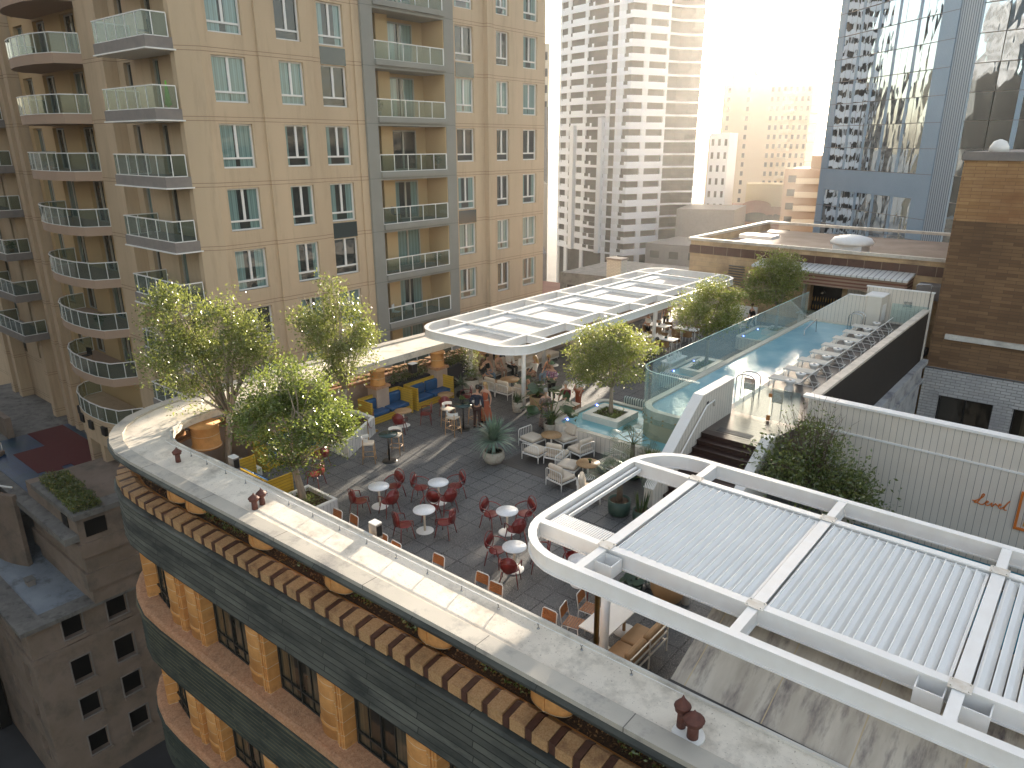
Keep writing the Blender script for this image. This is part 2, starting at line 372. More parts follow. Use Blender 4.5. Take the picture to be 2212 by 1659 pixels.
M('aptgrey', (.25, .245, .215), .8, c2=(.23, .225, .195), ns=.8, world=True, grooves=[('z', 3.03, .025, (.13, .13, .12), 2.94)])
M('slabgrey', (.2, .175, .16), .8, c2=(.24, .21, .185), ns=2)
M('slabtan', (.4, .28, .2), .85)
M('frame', (.72, .7, .66), .5)
M('doorframe', (.4, .37, .31), .5)
pane('aptpane', (.008, .016, .018), (.2, .32, .3), 'yz', .62, .02, .02)
pane('aptpanex', (.01, .018, .02), (.15, .24, .23), 'xz', .4, .02, .03)
M('spandrel', (.03, .045, .05), .1, coat=.5)
M('podium', (.25, .19, .15), .9, c2=(.2, .15, .11), ns=.6, stain=(.12, .1, .08), ss=.5, bmp=.08)
M('podslab', (.2, .19, .17), .9, c2=(.14, .13, .12), ns=1.2, stain=(.06, .055, .05), ss=1.5)
M('podroof', (.2, .23, .26), .7, c2=(.26, .29, .32), ns=.6, stain=(.09, .09, .09), ss=.9)
M('darkvoid', (.004, .004, .004), .5)
M('carpet', (.09, .014, .014), .9, c2=(.09, .01, .01), ns=3)
brick('bluetile', 'xyz', (.01, .035, .1), (.014, .05, .13), (.02, .04, .08), .3, .3, .02, 0, .35, .1, dirt=(.01, .05, .06), ds=.4)
M('asphalt', (.04, .04, .042), .9, c2=(.055, .055, .057), ns=.3, bmp=.2)
# ---------------------------------------------------------------- ground
struct(MB().box(-3000, 3000, -800, 3000, -26.6, -26.0).build('ground', 'asphalt'))
# ---------------------------------------------------------------- host building with the curved roof ring
OUT = [(14, 8.75), (6, 8.5), (0, 8.35), (-4, 8.22), (-8.2, 8.15), (-12.9, 8.0), (-16.6, 7.87), (-19, 7.78), (-21, 7.72), (-22.1, 7.75), (-22.9, 7.92), (-23.6, 8.2), (-24.2, 8.6), (-24.8, 9.25), (-25.2, 10.1), (-25.45, 11.1), (-25.55, 12.4), (-25.6, 14.5), (-25.5, 20), (-25.2, 26), (-25.0, 34), (-24.9, 46)]
INN = [(14, 9.9), (6, 9.8), (0, 9.7), (-4, 9.6), (-8.2, 9.58), (-12.9, 9.52), (-16.6, 9.46), (-19, 9.4), (-20.6, 9.3), (-21.4, 9.3), (-21.9, 9.4), (-22.3, 9.56), (-22.65, 9.8), (-22.95, 10.2), (-23.12, 10.7), (-23.22, 11.4), (-23.26, 12.6), (-23.28, 14.5), (-23.25, 20), (-23.2, 26), (-23.2, 34), (-23.2, 46)]
HL = (-14, 9, -26)
host = thing('hotel_building', 'stone building with dark copper bands, yellow columns and a curving concrete roof edge', 'building', HL)
def shift(path, d):
    P = [Vector(p) for p in path]; r = []
    for i in range(len(P)):
        t = (P[min(i + 1, len(P) - 1)] - P[max(i - 1, 0)]).normalized(); r.append((P[i].x - t.y * d, P[i].y + t.x * d))
    return r
mb = MB(); n = len(OUT)
vs = [(x, y, z) for z in (2.3, 2.08) for path in (OUT, INN) for (x, y) in path]
fs = []
for i in range(n - 1):
    fs += [(i, i + 1, n + i + 1, n + i), (2 * n + i, 3 * n + i, 3 * n + i + 1, 2 * n + i + 1), (i, 2 * n + i, 2 * n + i + 1, i + 1), (n + i, n + i + 1, 3 * n + i + 1, 3 * n + i)]
mb.add(vs, fs).build('roof_ring', 'membrane', host, True)
MB().sweep(OUT, [(.06, 2.26), (.06, 2.36), (-.33, 2.36), (-.33, 2.26)]).build('coping', 'coping', host, True)
fas = [(.06, 2.255), (.13, 2.2), (.11, 2.12), (.02, 2.03), (-.12, 1.98), (-.2, 1.98), (-.2, 2.075), (-.02, 2.075), (-.02, 2.255)]
MB().sweep(OUT, fas).build('fascia', 'copper', host, True)
MB().sweep(shift(INN, .07), [(.03, 2.302), (.03, 2.36), (-.03, 2.36), (-.03, 2.302)]).build('inner_kerb', 'concrete', host, True)
# parapet carrying the chequered coping, planter bed behind it
MB().sweep(OUT, [(-.42, -1.2), (-.42, 1.0), (-.62, 1.0), (-.62, -1.2)]).build('parapet_wall', 'terracotta', host, True)
MB().sweep(OUT, [(-1.15, -.3), (-1.15, 1.25), (-1.32, 1.25), (-1.32, -.3)]).build('inner_parapet', 'pinkwall', host, True)
MB().sweep(OUT, [(-1.1, 1.251), (-1.1, 1.33), (-1.37, 1.33), (-1.37, 1.251)]).build('parapet_cap', 'terra_rough', host, True)
MB().sweep(OUT, [(-.62, .5), (-.62, 1.02), (-1.15, 1.02), (-1.15, .5)]).build('planter_bed', 'soil', host, True)
def walkpath(path, step, start=0):
    P = [Vector(p) for p in path]; d = start; out = []
    seg = 0; acc = 0
    lens = [(P[i + 1] - P[i]).length for i in range(len(P) - 1)]; tot = sum(lens)
    while d < tot:
        while seg < len(lens) - 1 and d > acc + lens[seg]: acc += lens[seg]; seg += 1
        t = (P[seg + 1] - P[seg]).normalized(); out.append((P[seg] + t * (d - acc), t)); d += step
    return out
random.seed(3)
lt, dk = MB(), MB()
for k, (p, t) in enumerate(walkpath(OUT, .525, .1)):
    nrm = Vector((-t.y, t.x))
    for mbx, a, b, h in ((lt, 0, .37, 0), (dk, .37, .525, -.012)):
        o0 = .02 + h; zt = 1.1 + h; dz = random.uniform(-.025, .02); o0 += random.uniform(-.02, .015)
        q = lambda s_, o_, z_: (p.x + t.x * s_ + nrm.x * o_, p.y + t.y * s_ + nrm.y * o_, z_)
        g = .008
        vs = [q(s_, o_, z_) for s_ in (a + g, b - g) for (o_, z_) in ((o0, .84), (o0, zt + dz), (-.4, zt + .05 + dz), (-.52, zt - .02 + dz), (-.52, .84))]
        mbx.add(vs, [(0, 1, 2, 3, 4), (9, 8, 7, 6, 5)] + [(i, 5 + i, 5 + (i + 1) % 5, (i + 1) % 5) for i in range(5)])
nl = len(lt.f); lt.add(dk.v, dk.f); ck = lt.build('chequered_coping', 'tile_light', host, True); ck.data.materials.append(MATS['tile_dark'])
for i_ in range(nl, len(ck.data.polygons)): ck.data.polygons[i_].material_index = 1
def ribs(z0, z1, off, step, lap):
    pr = []; z = z1
    while z - step > z0 - .01: pr += [(off, z), (off + lap, z - step + .015)]; z -= step
    return pr + [(off, z0), (-.5, z0), (-.5, z1)]
MB().sweep(OUT, [(.1, .8), (.16, .76), (.14, .7)] + ribs(-.88, .69, .06, .195, .045) + [(-.5, .8)]).build('copper_band', 'copper', host, True)
for k, (zt, zb) in enumerate(((-3.47, -5.25), (-7.9, -9.7), (-12.3, -14.1))):
    MB().sweep(OUT, [(.1, zt), (.17, zt - .04), (.14, zt - .1)] + ribs(zb, zt - .11, .06, .15, .05) + [(-.5, zt)]).build('copper_band', 'copper2', host, True)
for zt in (-3.2, -7.65, -12.05):
    MB().sweep(OUT, [(.1, zt - .25), (.12, zt - .03), (.02, zt), (-.7, zt + .03), (-.7, zt - .25)]).build('window_sill', 'terra_rough', host, True)
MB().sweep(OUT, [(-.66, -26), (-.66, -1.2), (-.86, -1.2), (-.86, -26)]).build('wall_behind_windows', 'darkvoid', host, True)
# columns: slender ones under the ring, tall ones between windows
cmb = MB(); pr = [(.47, 0), (.47, .1), (.45, .12), (.45, .9)]
cmb.lathe(pr, 24, (0, 0, 0), 1, .55); cmb.box(-.02, .02, -.27, -.2, 0, .9)
C0 = None
def col_at(x):
    for i in range(len(OUT) - 1):
        if OUT[i + 1][0] <= x <= OUT[i][0]:
            f = (OUT[i][0] - x) / (OUT[i][0] - OUT[i + 1][0]); return OUT[i][1] + f * (OUT[i + 1][1] - OUT[i][1])
short = []
for x in (-20.05, -19.0, -15.85, -12.7, -9.55, -6.5, -3.3, -.15, 3.0, 6.1):
    loc = (x - HL[0], col_at(x) + .72 - HL[1], 1.17 - HL[2])
    short.append(copyto(C0, host, loc) if C0 else None)
    if C0 is None: C0 = cmb.build('short_column', 'terracotta', host); C0.location = loc
for (x, y, rz) in ((-23.3, 8.9, -35), (-24.55, 10.6, -60), (-24.75, 13.8, -90), (-24.75, 16.6, -90)): copyto(C0, host, (x - HL[0], y - HL[1], 1.17 - HL[2]), rz)
# square pillars and tall yellow columns along the far side, seen from the terrace
for y in (13.0, 18.75, 22.3, 25.5):
    MB().box(-23.5, -22.9, y - .33, y + .33, 0, 1.3).build('pillar', 'pinkwall', host, True)
    MB().box(-23.56, -22.84, y - .39, y + .39, 1.3, 1.4).build('pillar_cap', 'terra_rough', host, True)
    MB().lathe([(.34, 1.4), (.34, 1.46), (.31, 1.48), (.31, 2.0), (.36, 2.04), (.36, 2.078)], 20, (-23.2, y, 0)).build('yellow_column', 'terracotta', host, True)
MB().box(-22.75, -22.2, 9.95, 10.5, 0, 1.25).build('pillar', 'pinkwall', host, True)
MB().lathe([(.5, 1.25), (.5, 1.31), (.46, 1.33), (.46, 2.0), (.52, 2.078)], 24, (-22.9, 10.9, 0)).build('yellow_column', 'terracotta', host, True)
t1 = MB(); H1 = 2.31
t1.lathe([(.44, 0), (.44, H1)], 28, (-.08, 0, 0), 1, .5)
for zb in (.3, 1.85): t1.lathe([(.44, zb), (.475, zb + .02), (.475, zb + .1), (.44, zb + .12)], 28, (-.08, 0, 0), 1, .5)
t1.box(.3, .62, -.2, .2, 0, H1); t1.box(.4, .45, -.235, -.1, 0, H1); t1.box(.5, .55, -.225, -.1, 0, H1)
T0 = t1.build('tall_column', 'terracotta', host)
first = True
XC = (-20.45, -19.3, -16.1, -12.95, -9.75, -6.55, -3.35, -.2, 3.0)
for zb in (-3.19, -7.62, -12.02):
    for x in XC:
        loc = (x - HL[0], col_at(x) + .42 - HL[1], zb - HL[2])
        if first: T0.location = loc; first = False
        else: copyto(T0, host, loc)
    for (x, y, rz) in ((-23.05, 8.45, -22), (-24.75, 10.2, -62)):
        copyto(T0, host, (x - HL[0], y - HL[1], zb - HL[2]), rz)
# windows between the tall columns
wf = MB(); wp = MB(); WW = 1.95; WH = 2.3
for a in (-WW / 2, -.03, WW / 2 - .06): wf.box(a, a + .06, -.05, .05, 0, WH)
for a in (-.5, .48): wf.box(a, a + .03, -.03, .03, 0, WH)
for z in (0, .38, 1.45, WH - .06): wf.box(-WW / 2, WW / 2, -.045, .045, z, z + .055)
M('winframe', (.018, .02, .018), .5)
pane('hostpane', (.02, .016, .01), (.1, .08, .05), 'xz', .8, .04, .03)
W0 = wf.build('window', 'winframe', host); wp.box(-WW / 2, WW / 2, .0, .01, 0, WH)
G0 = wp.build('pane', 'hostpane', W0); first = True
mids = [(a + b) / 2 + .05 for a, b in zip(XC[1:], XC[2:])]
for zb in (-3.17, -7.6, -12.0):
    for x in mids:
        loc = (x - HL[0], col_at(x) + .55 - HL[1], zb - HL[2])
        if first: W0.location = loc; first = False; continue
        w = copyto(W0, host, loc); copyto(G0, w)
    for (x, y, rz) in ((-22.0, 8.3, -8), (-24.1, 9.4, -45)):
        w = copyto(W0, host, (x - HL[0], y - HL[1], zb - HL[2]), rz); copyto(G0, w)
# leaf litter and small plants in the planter bed
lm, gm = MB(), MB(); random.seed(5)
def leafq(mb, p, s, d=None, w=.5):
    d = d or Vector((random.gauss(0, 1), random.gauss(0, 1), random.gauss(0, .6))).normalized()
    a = d.cross(Vector((random.gauss(0, 1), random.gauss(0, 1), random.gauss(0, 1)))).normalized() * s * w / 2
    p = Vector(p); mb.add([p, p + d * s * .5 + a, p + d * s, p + d * s * .5 - a], [(0, 1, 2, 3)])
for (p, t) in walkpath(OUT[:18], .012, .1):
    nrm = Vector((-t.y, t.x)); o_ = -random.uniform(.63, 1.1)
    (leafq(lm, (p.x + nrm.x * o_, p.y + nrm.y * o_, 1.03 + random.random() * .08), random.uniform(.05, .1)))
    cl = noise.noise(Vector((p.x * .8, p.y * .8, 0)))
    if cl > .1:
        for _ in range(3): leafq(gm, (p.x + nrm.x * o_, p.y + nrm.y * o_, 1.06 + random.random() * .22), random.uniform(.05, .09))
tag(lm.build('leaf_litter', 'dryleaf'), kind='stuff'); tag(gm.build('ground_cover', 'leaf2'), kind='stuff')
# safety wire on little posts along the ring
wire = thing('safety_wire', 'thin wire held by small bent posts along the inner edge of the concrete roof', 'wire', (-12, 9.2, 2.3))
wy = lambda x: 9.36 + .02 * (x + 6) if x > -20.4 else 9.07
wp_ = [(x * 1.0, wy(x) - .04, 2.42) for x in [-20.6 + k * .5 for k in range(34)]]
MB().tube([(-21.6, 9.0, 2.42), (-21.1, 8.98, 2.42)] + wp_, .008, 5).build('wire', 'whitemetal', wire, True)
pm = MB(); pm.tube([(0, 0, 0), (0, 0, .09), (.03, -.02, .13)], .01, 5); pm.lathe([(.035, 0), (.03, .015)], 8); pm.tube([(0, 0, .05), (-.05, .03, .09), (0, .0, .12)], .007, 5)
p0 = pm.build('post', 'steel', wire); p0.location = (-20.11 + 12, -.15, .0)
for x in (-19.2, -18.2, -17.2, -16.2, -15.2, -14.2, -13.15, -12.15, -11.15, -10.15, -9.15, -8.15, -7.15, -6.15, -5.1): copyto(p0, wire, (x + 12, wy(x) - 9.24, 0))
# rusty roof vents
def vent(x, y, s, lab, scale=1, group=None):
    t = thing('roof_vent', lab, 'vent', (x, y, 2.3), 0, group)
    MB().lathe([(.075 * s, 0), (.07 * s, .3 * scale)], 14).build('pipe', 'ventrust', t)
    MB().lathe([(.08 * s, .27 * scale), (.12 * s, .3 * scale), (.12 * s, .36 * scale), (.14 * s, .37 * scale), (.13 * s, .39 * scale), (.03 * s, .5 * scale), (.004, .56 * scale)], 14).build('hood', 'ventrust', t); return t
vent(-20.02, 8.61, 1, 'single rusty roof vent with a pointed hood near the curved end of the concrete roof', .85)
vent(-15.69, 8.46, 1.05, 'front rusty vent of the pair half way along the concrete roof', .82)
vent(-15.77, 8.72, 1, 'rear rusty vent of the pair half way along the concrete roof', .84)
v3 = vent(-3.62, 8.72, 1.25, 'stout round-capped rusty vent on a white patch beside the sloping roof', .98)
v4 = vent(-3.86, 8.8, 1.0, 'slimmer taller rusty vent joined to the stout one by the sloping roof', 1.15)
MB().tube([(0, 0, .1), (.12, -.05, .2), (.2, -.07, .22)], .05, 8).build('branch_pipe', 'ventrust', v4)
tag(MB().lathe([(.27, 2.302), (.25, 2.32)], 20, (-3.7, 8.74, 0)).build('roof_patch', 'white'), 'pale round sealing patch under the two rusty vents by the sloping roof', 'patch')
# sloping lead-grey roof beside the near pergola
sr = thing('sloping_roof', 'stained pale sloping roof rising behind the concrete edge under the white pergola', 'roof', (0, 10, 2.3))
M('slate', (.36, .31, .25), .8, c2=(.52, .46, .38), ns=1.1, stain=(.1, .08, .085), ss=1.5, bmp=.3, bs=30, grooves=[('x', 1.35, .02, (.45, .35, .22), .2)], stretch=(2.2, .5, .5))
mb = MB(); n0 = (-4.5, 9.62, 2.32); mb.add([(-4.5, 9.62, 2.32), (14, 9.62, 2.32), (14, 11.5, 3.05), (-4.5, 11.5, 3.05), (-4.5, 9.62, 0), (14, 9.62, 0), (14, 13, 0), (-4.5, 13, 0), (14, 13, 3.05), (-4.5, 13, 3.05)], [(0, 1, 2, 3), (0, 3, 9, 7, 4), (3, 2, 8, 9), (7, 9, 8, 6)])
mb.build('roof_slope', 'slate', sr, True)
MB().box(-4.52, 14, 9.56, 9.64, 2.3, 2.345).build('gutter_edge', 'black', sr, True)
# ---------------------------------------------------------------- terrace floor and decks
fl = MB(); fl.prism([(-23.6, 9.2), (14, 9.2), (14, 15.5), (-5.6, 17.2), (-5.6, 22), (-7.6, 24.8), (-7.2, 47), (-23.6, 47)], -.3, 0)
struct(fl.build('terrace_floor', 'paver'))
struct(MB().prism([(-15.95, 21.4), (-15.95, 18.32), (-8.0, 18.32), (-8.0, 21.4)], -.05, .012).build('timber_deck', 'deckwood'))
struct(MB().box(-5.6, 14, 15, 24.85, -1.9, -1.6).build('lower_court', 'pinkwall'))
tag(MB().box(-5.2, 14, 20.5, 24.8, -1.59, -1.45).build('plunge_pool', 'darkwater'), 'narrow dark blue pool strip at the foot of the pale boarded wall', 'pool')
# ---------------------------------------------------------------- long boarded wall, dark outer wall, sign
lw = thing('boarded_wall', 'long pale vertical-boarded wall with an orange script sign, behind the near pergola', 'wall', (0, 25, 0))
MB().box(-7.3, 14, 24.9, 25.05, -1.9, 2.72).build('boarding', 'cladx', lw, True)
MB().box(-7.5, 14, 24.83, 25.2, 2.72, 2.8).build('coping', 'whitemetal', lw, True)
MB().box(-7.3, 14, 24.86, 24.9, 1.72, 1.78).build('mid_rail', 'whitemetal', lw, True)
M('orange', (.6, .16, .02), .5)
def text(name, body, loc, rot, size, mat, parent=None, ext=.012, shear=0, bold=0):
    c = bpy.data.curves.new(name, 'FONT'); c.body = body; c.size = size; c.extrude = ext; c.shear = shear; c.offset = bold; c.align_x = 'CENTER'; c.align_y = 'CENTER'
    tmp = bpy.data.objects.new('tmp', c); S.collection.objects.link(tmp); dg = bpy.context.evaluated_depsgraph_get()
    me = bpy.data.meshes.new_from_object(tmp.evaluated_get(dg)); bpy.data.objects.remove(tmp); me.materials.clear(); me.materials.append(MATS[mat])
    o = bpy.data.objects.new(name, me); S.collection.objects.link(o); o.location = loc; o.rotation_euler = rot
    if parent is not None: o.parent = parent
    return o
# script lettering drawn as one flowing stroke per letter: L e v e l
def stroke(mb, pts, x0, z0, s, r=.016):
    P = []
    for i in range(len(pts) - 1):
        a, b = pts[max(i - 1, 0)], pts[i]; c, d = pts[i + 1], pts[min(i + 2, len(pts) - 1)]
        for k in range(5):
            t = k / 5; f = lambda q: .5 * ((2 * b[q]) + (-a[q] + c[q]) * t + (2 * a[q] - 5 * b[q] + 4 * c[q] - d[q]) * t * t + (-a[q] + 3 * b[q] - 3 * c[q] + d[q]) * t ** 3)
            P.append((x0 + f(0) * s, 24.875, z0 + f(1) * s))
    P.append((x0 + pts[-1][0] * s, 24.875, z0 + pts[-1][1] * s)); mb.tube(P, r, 6)
sg = MB()
stroke(sg, [(-.25, .25), (.05, .3), (.55, .8), (.7, 1.15), (.6, 1.25), (.5, 1.0), (.35, .4), (.1, .08), (-.05, .1), (.1, .2), (.4, .05), (.7, .05), (.85, .2)], 0, 0, .3)
stroke(sg, [(.85, .25), (1.1, .4), (1.15, .55), (1.02, .55), (.95, .3), (1.1, .08), (1.35, .25), (1.5, .5), (1.52, .1), (1.75, .4), (1.8, .52), (1.9, .42), (2.05, .3)], 0, 0, .3)
stroke(sg, [(2.05, .3), (2.25, .45), (2.28, .58), (2.15, .56), (2.1, .3), (2.25, .1), (2.5, .3), (2.85, 1.0), (2.95, 1.15), (2.8, .9), (2.6, .3), (2.65, .08), (2.85, .12)], 0, 0, .3)
sob = sg.build('sign_lettering', 'orange'); sob.location = (-1.88, 0, .44); tag(sob, 'orange script word on the pale boarded wall left of the framed panel', 'sign')
lg = thing('framed_sign', 'orange square framed panel with rounded shapes at the right edge of the boarded wall', 'sign', (-.3, 24.86, -.05))
MB().box(-.47, -.4, -.03, .03, 0, 1.25).box(-.4, 1.2, -.03, .03, 0, .07).box(-.4, 1.2, -.03, .03, 1.18, 1.25).box(1.13, 1.2, -.03, .03, .07, 1.18).build('frame', 'orange', lg)
M('amber', (.55, .27, .02), .5); q = MB()
q.box(-.22, -.02, -.02, .02, .15, .95); q.lathe([(.3, -.02), (.3, .02)], 24); 
q2 = MB(); q2.add([(-.25, 0, .15), (-.05, 0, .15), (0, 0, .3), (.1, 0, .45), (.25, 0, .35), (.4, 0, .15), (.55, 0, .15), (.55, 0, 1.05), (-.2, 0, 1.05)], [tuple(range(9))]); q2.build('emblem', 'amber', lg)
dw = thing('pool_deck_wall', 'dark stained timber wall with a pale top rail behind the sun loungers', 'wall', (-7.1, 34, 0))
MB().box(-7.22, -7.05, 25.2, 42.75, 0, 2.7).build('dark_boarding', 'darkclad', dw, True)
MB().box(-7.35, -7.02, 25.2, 42.75, 2.7, 2.8).build('top_rail', 'copetop', dw, True)
MB().box(-7.3, -7.23, 25.2, 42.75, 1.75, 2.7).build('inner_boarding', 'clady', dw, True)
# ---------------------------------------------------------------- raised pool, deck, stairs
ZD = 1.75
pool = thing('raised_pool', 'long raised swimming pool with a tiled rounded end and clear glass balustrade', 'pool', (-11.3, 32, 0))
sh = [(-9.9, 41.4)] + [(-12.85, 41.4)] + [(-12.85, 23.5)] + arc(-11.85, 23.5, 1.0, 180, 270, 8) + [(-9.9, 22.5)]
MB().prism(sh, -.1, 1.45).build('tiled_shell', 'pooltile', pool, True)
rim = MB(); inner = [(-10.15, 41.3), (-12.6, 41.3), (-12.6, 23.6)] + arc(-11.75, 23.6, .85, 180, 270, 8) + [(-10.15, 22.75)]
nn = len(sh)
def ringmesh(mb, a, b, z1, z0):
    m = len(a); vs = [(x, y, z) for z in (z1, z0) for P in (a, b) for x, y in P]; fs = []
    for i in range(m):
        j = (i + 1) % m; fs += [(i, j, m + j, m + i), (2 * m + i, 3 * m + i, 3 * m + j, 2 * m + j), (i, 2 * m + i, 2 * m + j, j), (m + i, m + j, 3 * m + j, 3 * m + i)]
    mb.add(vs, fs)
ringmesh(rim, sh, inner, 1.74, 1.451); rim.build('pool_rim', 'poolrim', pool, True)
MB().prism(inner, 1.46, 1.66).build('water', 'poolwater', pool, True)
# balustrade: separate glass sheets
gy = [41.3, 39.0, 36.9, 34.9, 33.0, 31.2, 29.5, 27.9, 26.4, 25.0, 23.75]
for a, b in zip(gy, gy[1:]): MB().box(-12.885, -12.87, b + .012, a - .012, 1.25, 3.25).build('glass_sheet', 'poolglass', pool, True)
cr = arc(-11.85, 23.5, 1.03, 180, 270, 10)
for a, b in ((0, 3), (3, 6), (6, 10)): MB().sweep(cr[a:b + 1], [(.007, 1.25), (.007, 3.25), (-.007, 3.25), (-.007, 1.25)]).build('glass_sheet', 'poolglass', pool, True)
MB().box(-11.84, -10.3, 22.46, 22.475, 1.25, 3.22).build('glass_sheet', 'poolglass', pool, True)
topg = MB(); topg.sweep([(-12.877, 41.3), (-12.877, 23.5)] + arc(-11.85, 23.5, 1.027, 180, 270, 10) + [(-10.3, 22.468)], [(.012, 3.245), (.012, 3.262), (-.012, 3.262), (-.012, 3.245)]); M('glassedge', (.55, .75, .7), .1); topg.build('glass_top_edge', 'glassedge', pool, True)
bl = MB()
for x in (-11.6, -11.1, -10.7, -10.35):
    for z in (1.33, 1.5): bl.lathe([(.03, 0), (.03, .02)], 8); bl.xf(Matrix.Translation((x, 22.44, z)) @ Matrix.Rotation(R(90), 4, 'X'), len(bl.v) - 16)
for a in (190, 205, 222, 240, 256):
    for z in (1.33, 1.5):
        s0 = len(bl.v); bl.lathe([(.03, 0), (.03, .02)], 8)
        bl.xf(Matrix.Translation((-11.85 + 1.04 * math.cos(R(a)), 23.5 + 1.04 * math.sin(R(a)), z)) @ Matrix.Rotation(R(a), 4, 'Z') @ Matrix.Rotation(R(90), 4, 'Y'), s0)
bl.build('fixing_bolts', 'brass', pool, True)
def rail(mb, x, y, z0, h, l, ax=1, r=.022):
    p = [(0, 0, 0), (0, 0, h * .8)] + [(l * .5 - l * .5 * math.cos(R(a)), 0, h * .8 + h * .2 * math.sin(R(a))) for a in (30, 60, 90, 120, 150)] + [(l, 0, h * .8), (l, 0, .0)]
    mb.tube([(x + (q[0] if ax else 0), y + (0 if ax else q[0]), z0 + q[2]) for q in p], r, 8)
for (x_, y_, h_, l_) in ((-10.5, 26.2, 1.0, .75), (-10.5, 26.75, 1.0, .75), (-10.35, 40.3, .95, .7), (-10.35, 40.85, .95, .7)): hr = MB(); rail(hr, x_, y_, 1.66, h_, l_); hr.build('ladder_rail', 'steel', pool, True)
MB().tube([(-11.7, 37.6, 1.3), (-11.7, 37.6, 2.0), (-11.5, 38.7, 2.35), (-11.5, 38.9, 1.4)], .025, 8).build('step_rail', 'steel', pool, True)
ew = MB(); ew.add([(x, y, z) for y in (41.42, 41.55) for (x, z) in ((-12.85, 1.0), (-12.85, 1.8), (-10.8, 3.35), (-9.9, 3.35), (-9.9, 1.0))], [(0, 1, 2, 3, 4), (9, 8, 7, 6, 5)] + [(i, 5 + i, 5 + (i + 1) % 5, (i + 1) % 5) for i in range(5)])
ew.build('end_wall', 'cladx', pool, True)
MB().beam((-12.87, 41.48, 1.8), (-10.8, 41.48, 3.37), .17, .04).beam((-10.8, 41.48, 3.37), (-9.9, 41.48, 3.37), .17, .04).build('end_wall_cap', 'whitemetal', pool, True)
cab = thing('shower_screen', 'pale boarded shower block behind the last sun lounger', 'screen', (-9.5, 42.5, ZD))
MB().box(-9.95, -9.15, 41.56, 42.9, ZD, 3.36).build('boarding', 'clady', cab, True)
MB().box(-10.0, -9.1, 41.56, 42.95, 3.36, 3.42).build('cap', 'whitemetal', cab, True)
MB().box(-9.146, -9.12, 41.9, 42.6, 2.0, 2.9).build('towel_shelf', 'white', cab, True)
bw = thing('shower_wall', 'pale boarded wall with a shower arm at the far end of the pool deck', 'wall', (-8.6, 43, 0))
MB().box(-10.3, -7.0, 43.0, 43.12, 0, 3.62).build('boarding', 'cladx', bw, True)
MB().box(-10.35, -6.97, 42.97, 43.16, 3.62, 3.68).build('cap', 'whitemetal', bw, True)
MB().tube([(-7.15, 42.9, ZD), (-7.15, 42.9, 4.0), (-7.2, 42.85, 4.12), (-7.75, 42.6, 4.12), (-7.85, 42.55, 4.0)], .025, 8).build('shower_arm', 'steel', bw, True)
MB().box(-8.35, -7.95, 42.955, 42.97, 2.75, 3.05).build('small_panel', 'steel', bw, True)
MB().box(-8.9, -7.1, 42.86, 42.88, 1.9, 2.9).build('glass_screen', 'poolglass', bw, True)
struct(MB().prism([(-9.9, 22.12), (-7.8, 22.12), (-7.3, 24.9), (-7.3, 43), (-9.9, 43)], .2, ZD).build('pool_deck', 'deckpool'))
tag(MB().box(-9.45, -8.25, 22.25, 22.62, ZD + .002, ZD + .012).build('tactile_mat', 'deckwood'), 'ridged mat of small studs at the top of the dark stairs', 'mat')
stairs = thing('stairs', 'dark timber staircase climbing to the pool deck between pale boarded balustrades', 'stairs', (-8.8, 20.5, 0))
st = MB(); N = 10
for k in range(N):
    y0 = 19.0 + k * .312; z1 = (k + 1) * .175
    st.box(-9.78, -7.75, y0, 22.13, z1 - .175, z1 - .03)
    st.box(-9.79, -7.74, y0 - .03, y0 + .33, z1 - .03, z1 - (.0 if k < N - 1 else .004))
st.build('steps', 'stairwood', stairs, True)
lb = MB(); pr = [(18.62, 0), (18.62, .78), (18.85, .96), (21.7, 3.08), (24.25, 3.08), (24.25, 0)]
lb.add([(x, y, z) for x in (-10.12, -9.8) for (y, z) in pr], [tuple(range(6)), tuple(range(11, 5, -1))] + [(i, 6 + i, 6 + (i + 1) % 6, (i + 1) % 6) for i in range(6)])
lb.build('left_balustrade', 'clady', stairs, True)
cp = MB(); pts = [(18.6, .78), (18.84, .98), (21.69, 3.1), (24.27, 3.1)]
for a, b in zip(pts, pts[1:]): cp.beam((-9.96, a[0], a[1]), (-9.96, b[0], b[1]), .36, .035)
cp.build('left_coping', 'white', stairs, True)
MB().tube([(-9.74, 19.15, .72), (-9.74, 19.3, .95), (-9.74, 19.75, 1.1), (-9.74, 21.95, 2.68), (-9.74, 22.55, 2.72), (-9.74, 22.55, 2.5)], .03, 8).build('handrail', 'white', stairs, True)
rb = MB(); pr = [(18.9, 0), (18.9, .35), (21.9, 2.05), (22.3, 2.05), (22.3, 0)]
rb.add([(x, y, z) for x in (-7.74, -7.42) for (y, z) in pr], [tuple(range(5)), tuple(range(9, 4, -1))] + [(i, 5 + i, 5 + (i + 1) % 5, (i + 1) % 5) for i in range(5)])
rb.build('right_balustrade', 'white', stairs, True)
MB().box(-9.79, -9.785, 22.05, 22.2, 2.62, 2.78).build('round_marker', 'black', stairs, True)
gate = thing('pool_gate', 'glass pool gate with steel hinges at the head of the dark stairs', 'gate', (-9, 24.3, ZD))
MB().box(-9.7, -8.45, 24.3, 24.312, ZD + .05, ZD + 1.25).build('glass_leaf', 'poolglass', gate, True)
MB().box(-8.4, -7.4, 24.3, 24.312, ZD + .05, ZD + 1.25).build('glass_side', 'poolglass', gate, True)
MB().box(-8.5, -8.38, 24.28, 24.33, ZD + .9, ZD + 1.02).box(-8.5, -8.38, 24.28, 24.33, ZD + .02, ZD + .2).build('hinge', 'rust', gate, True)
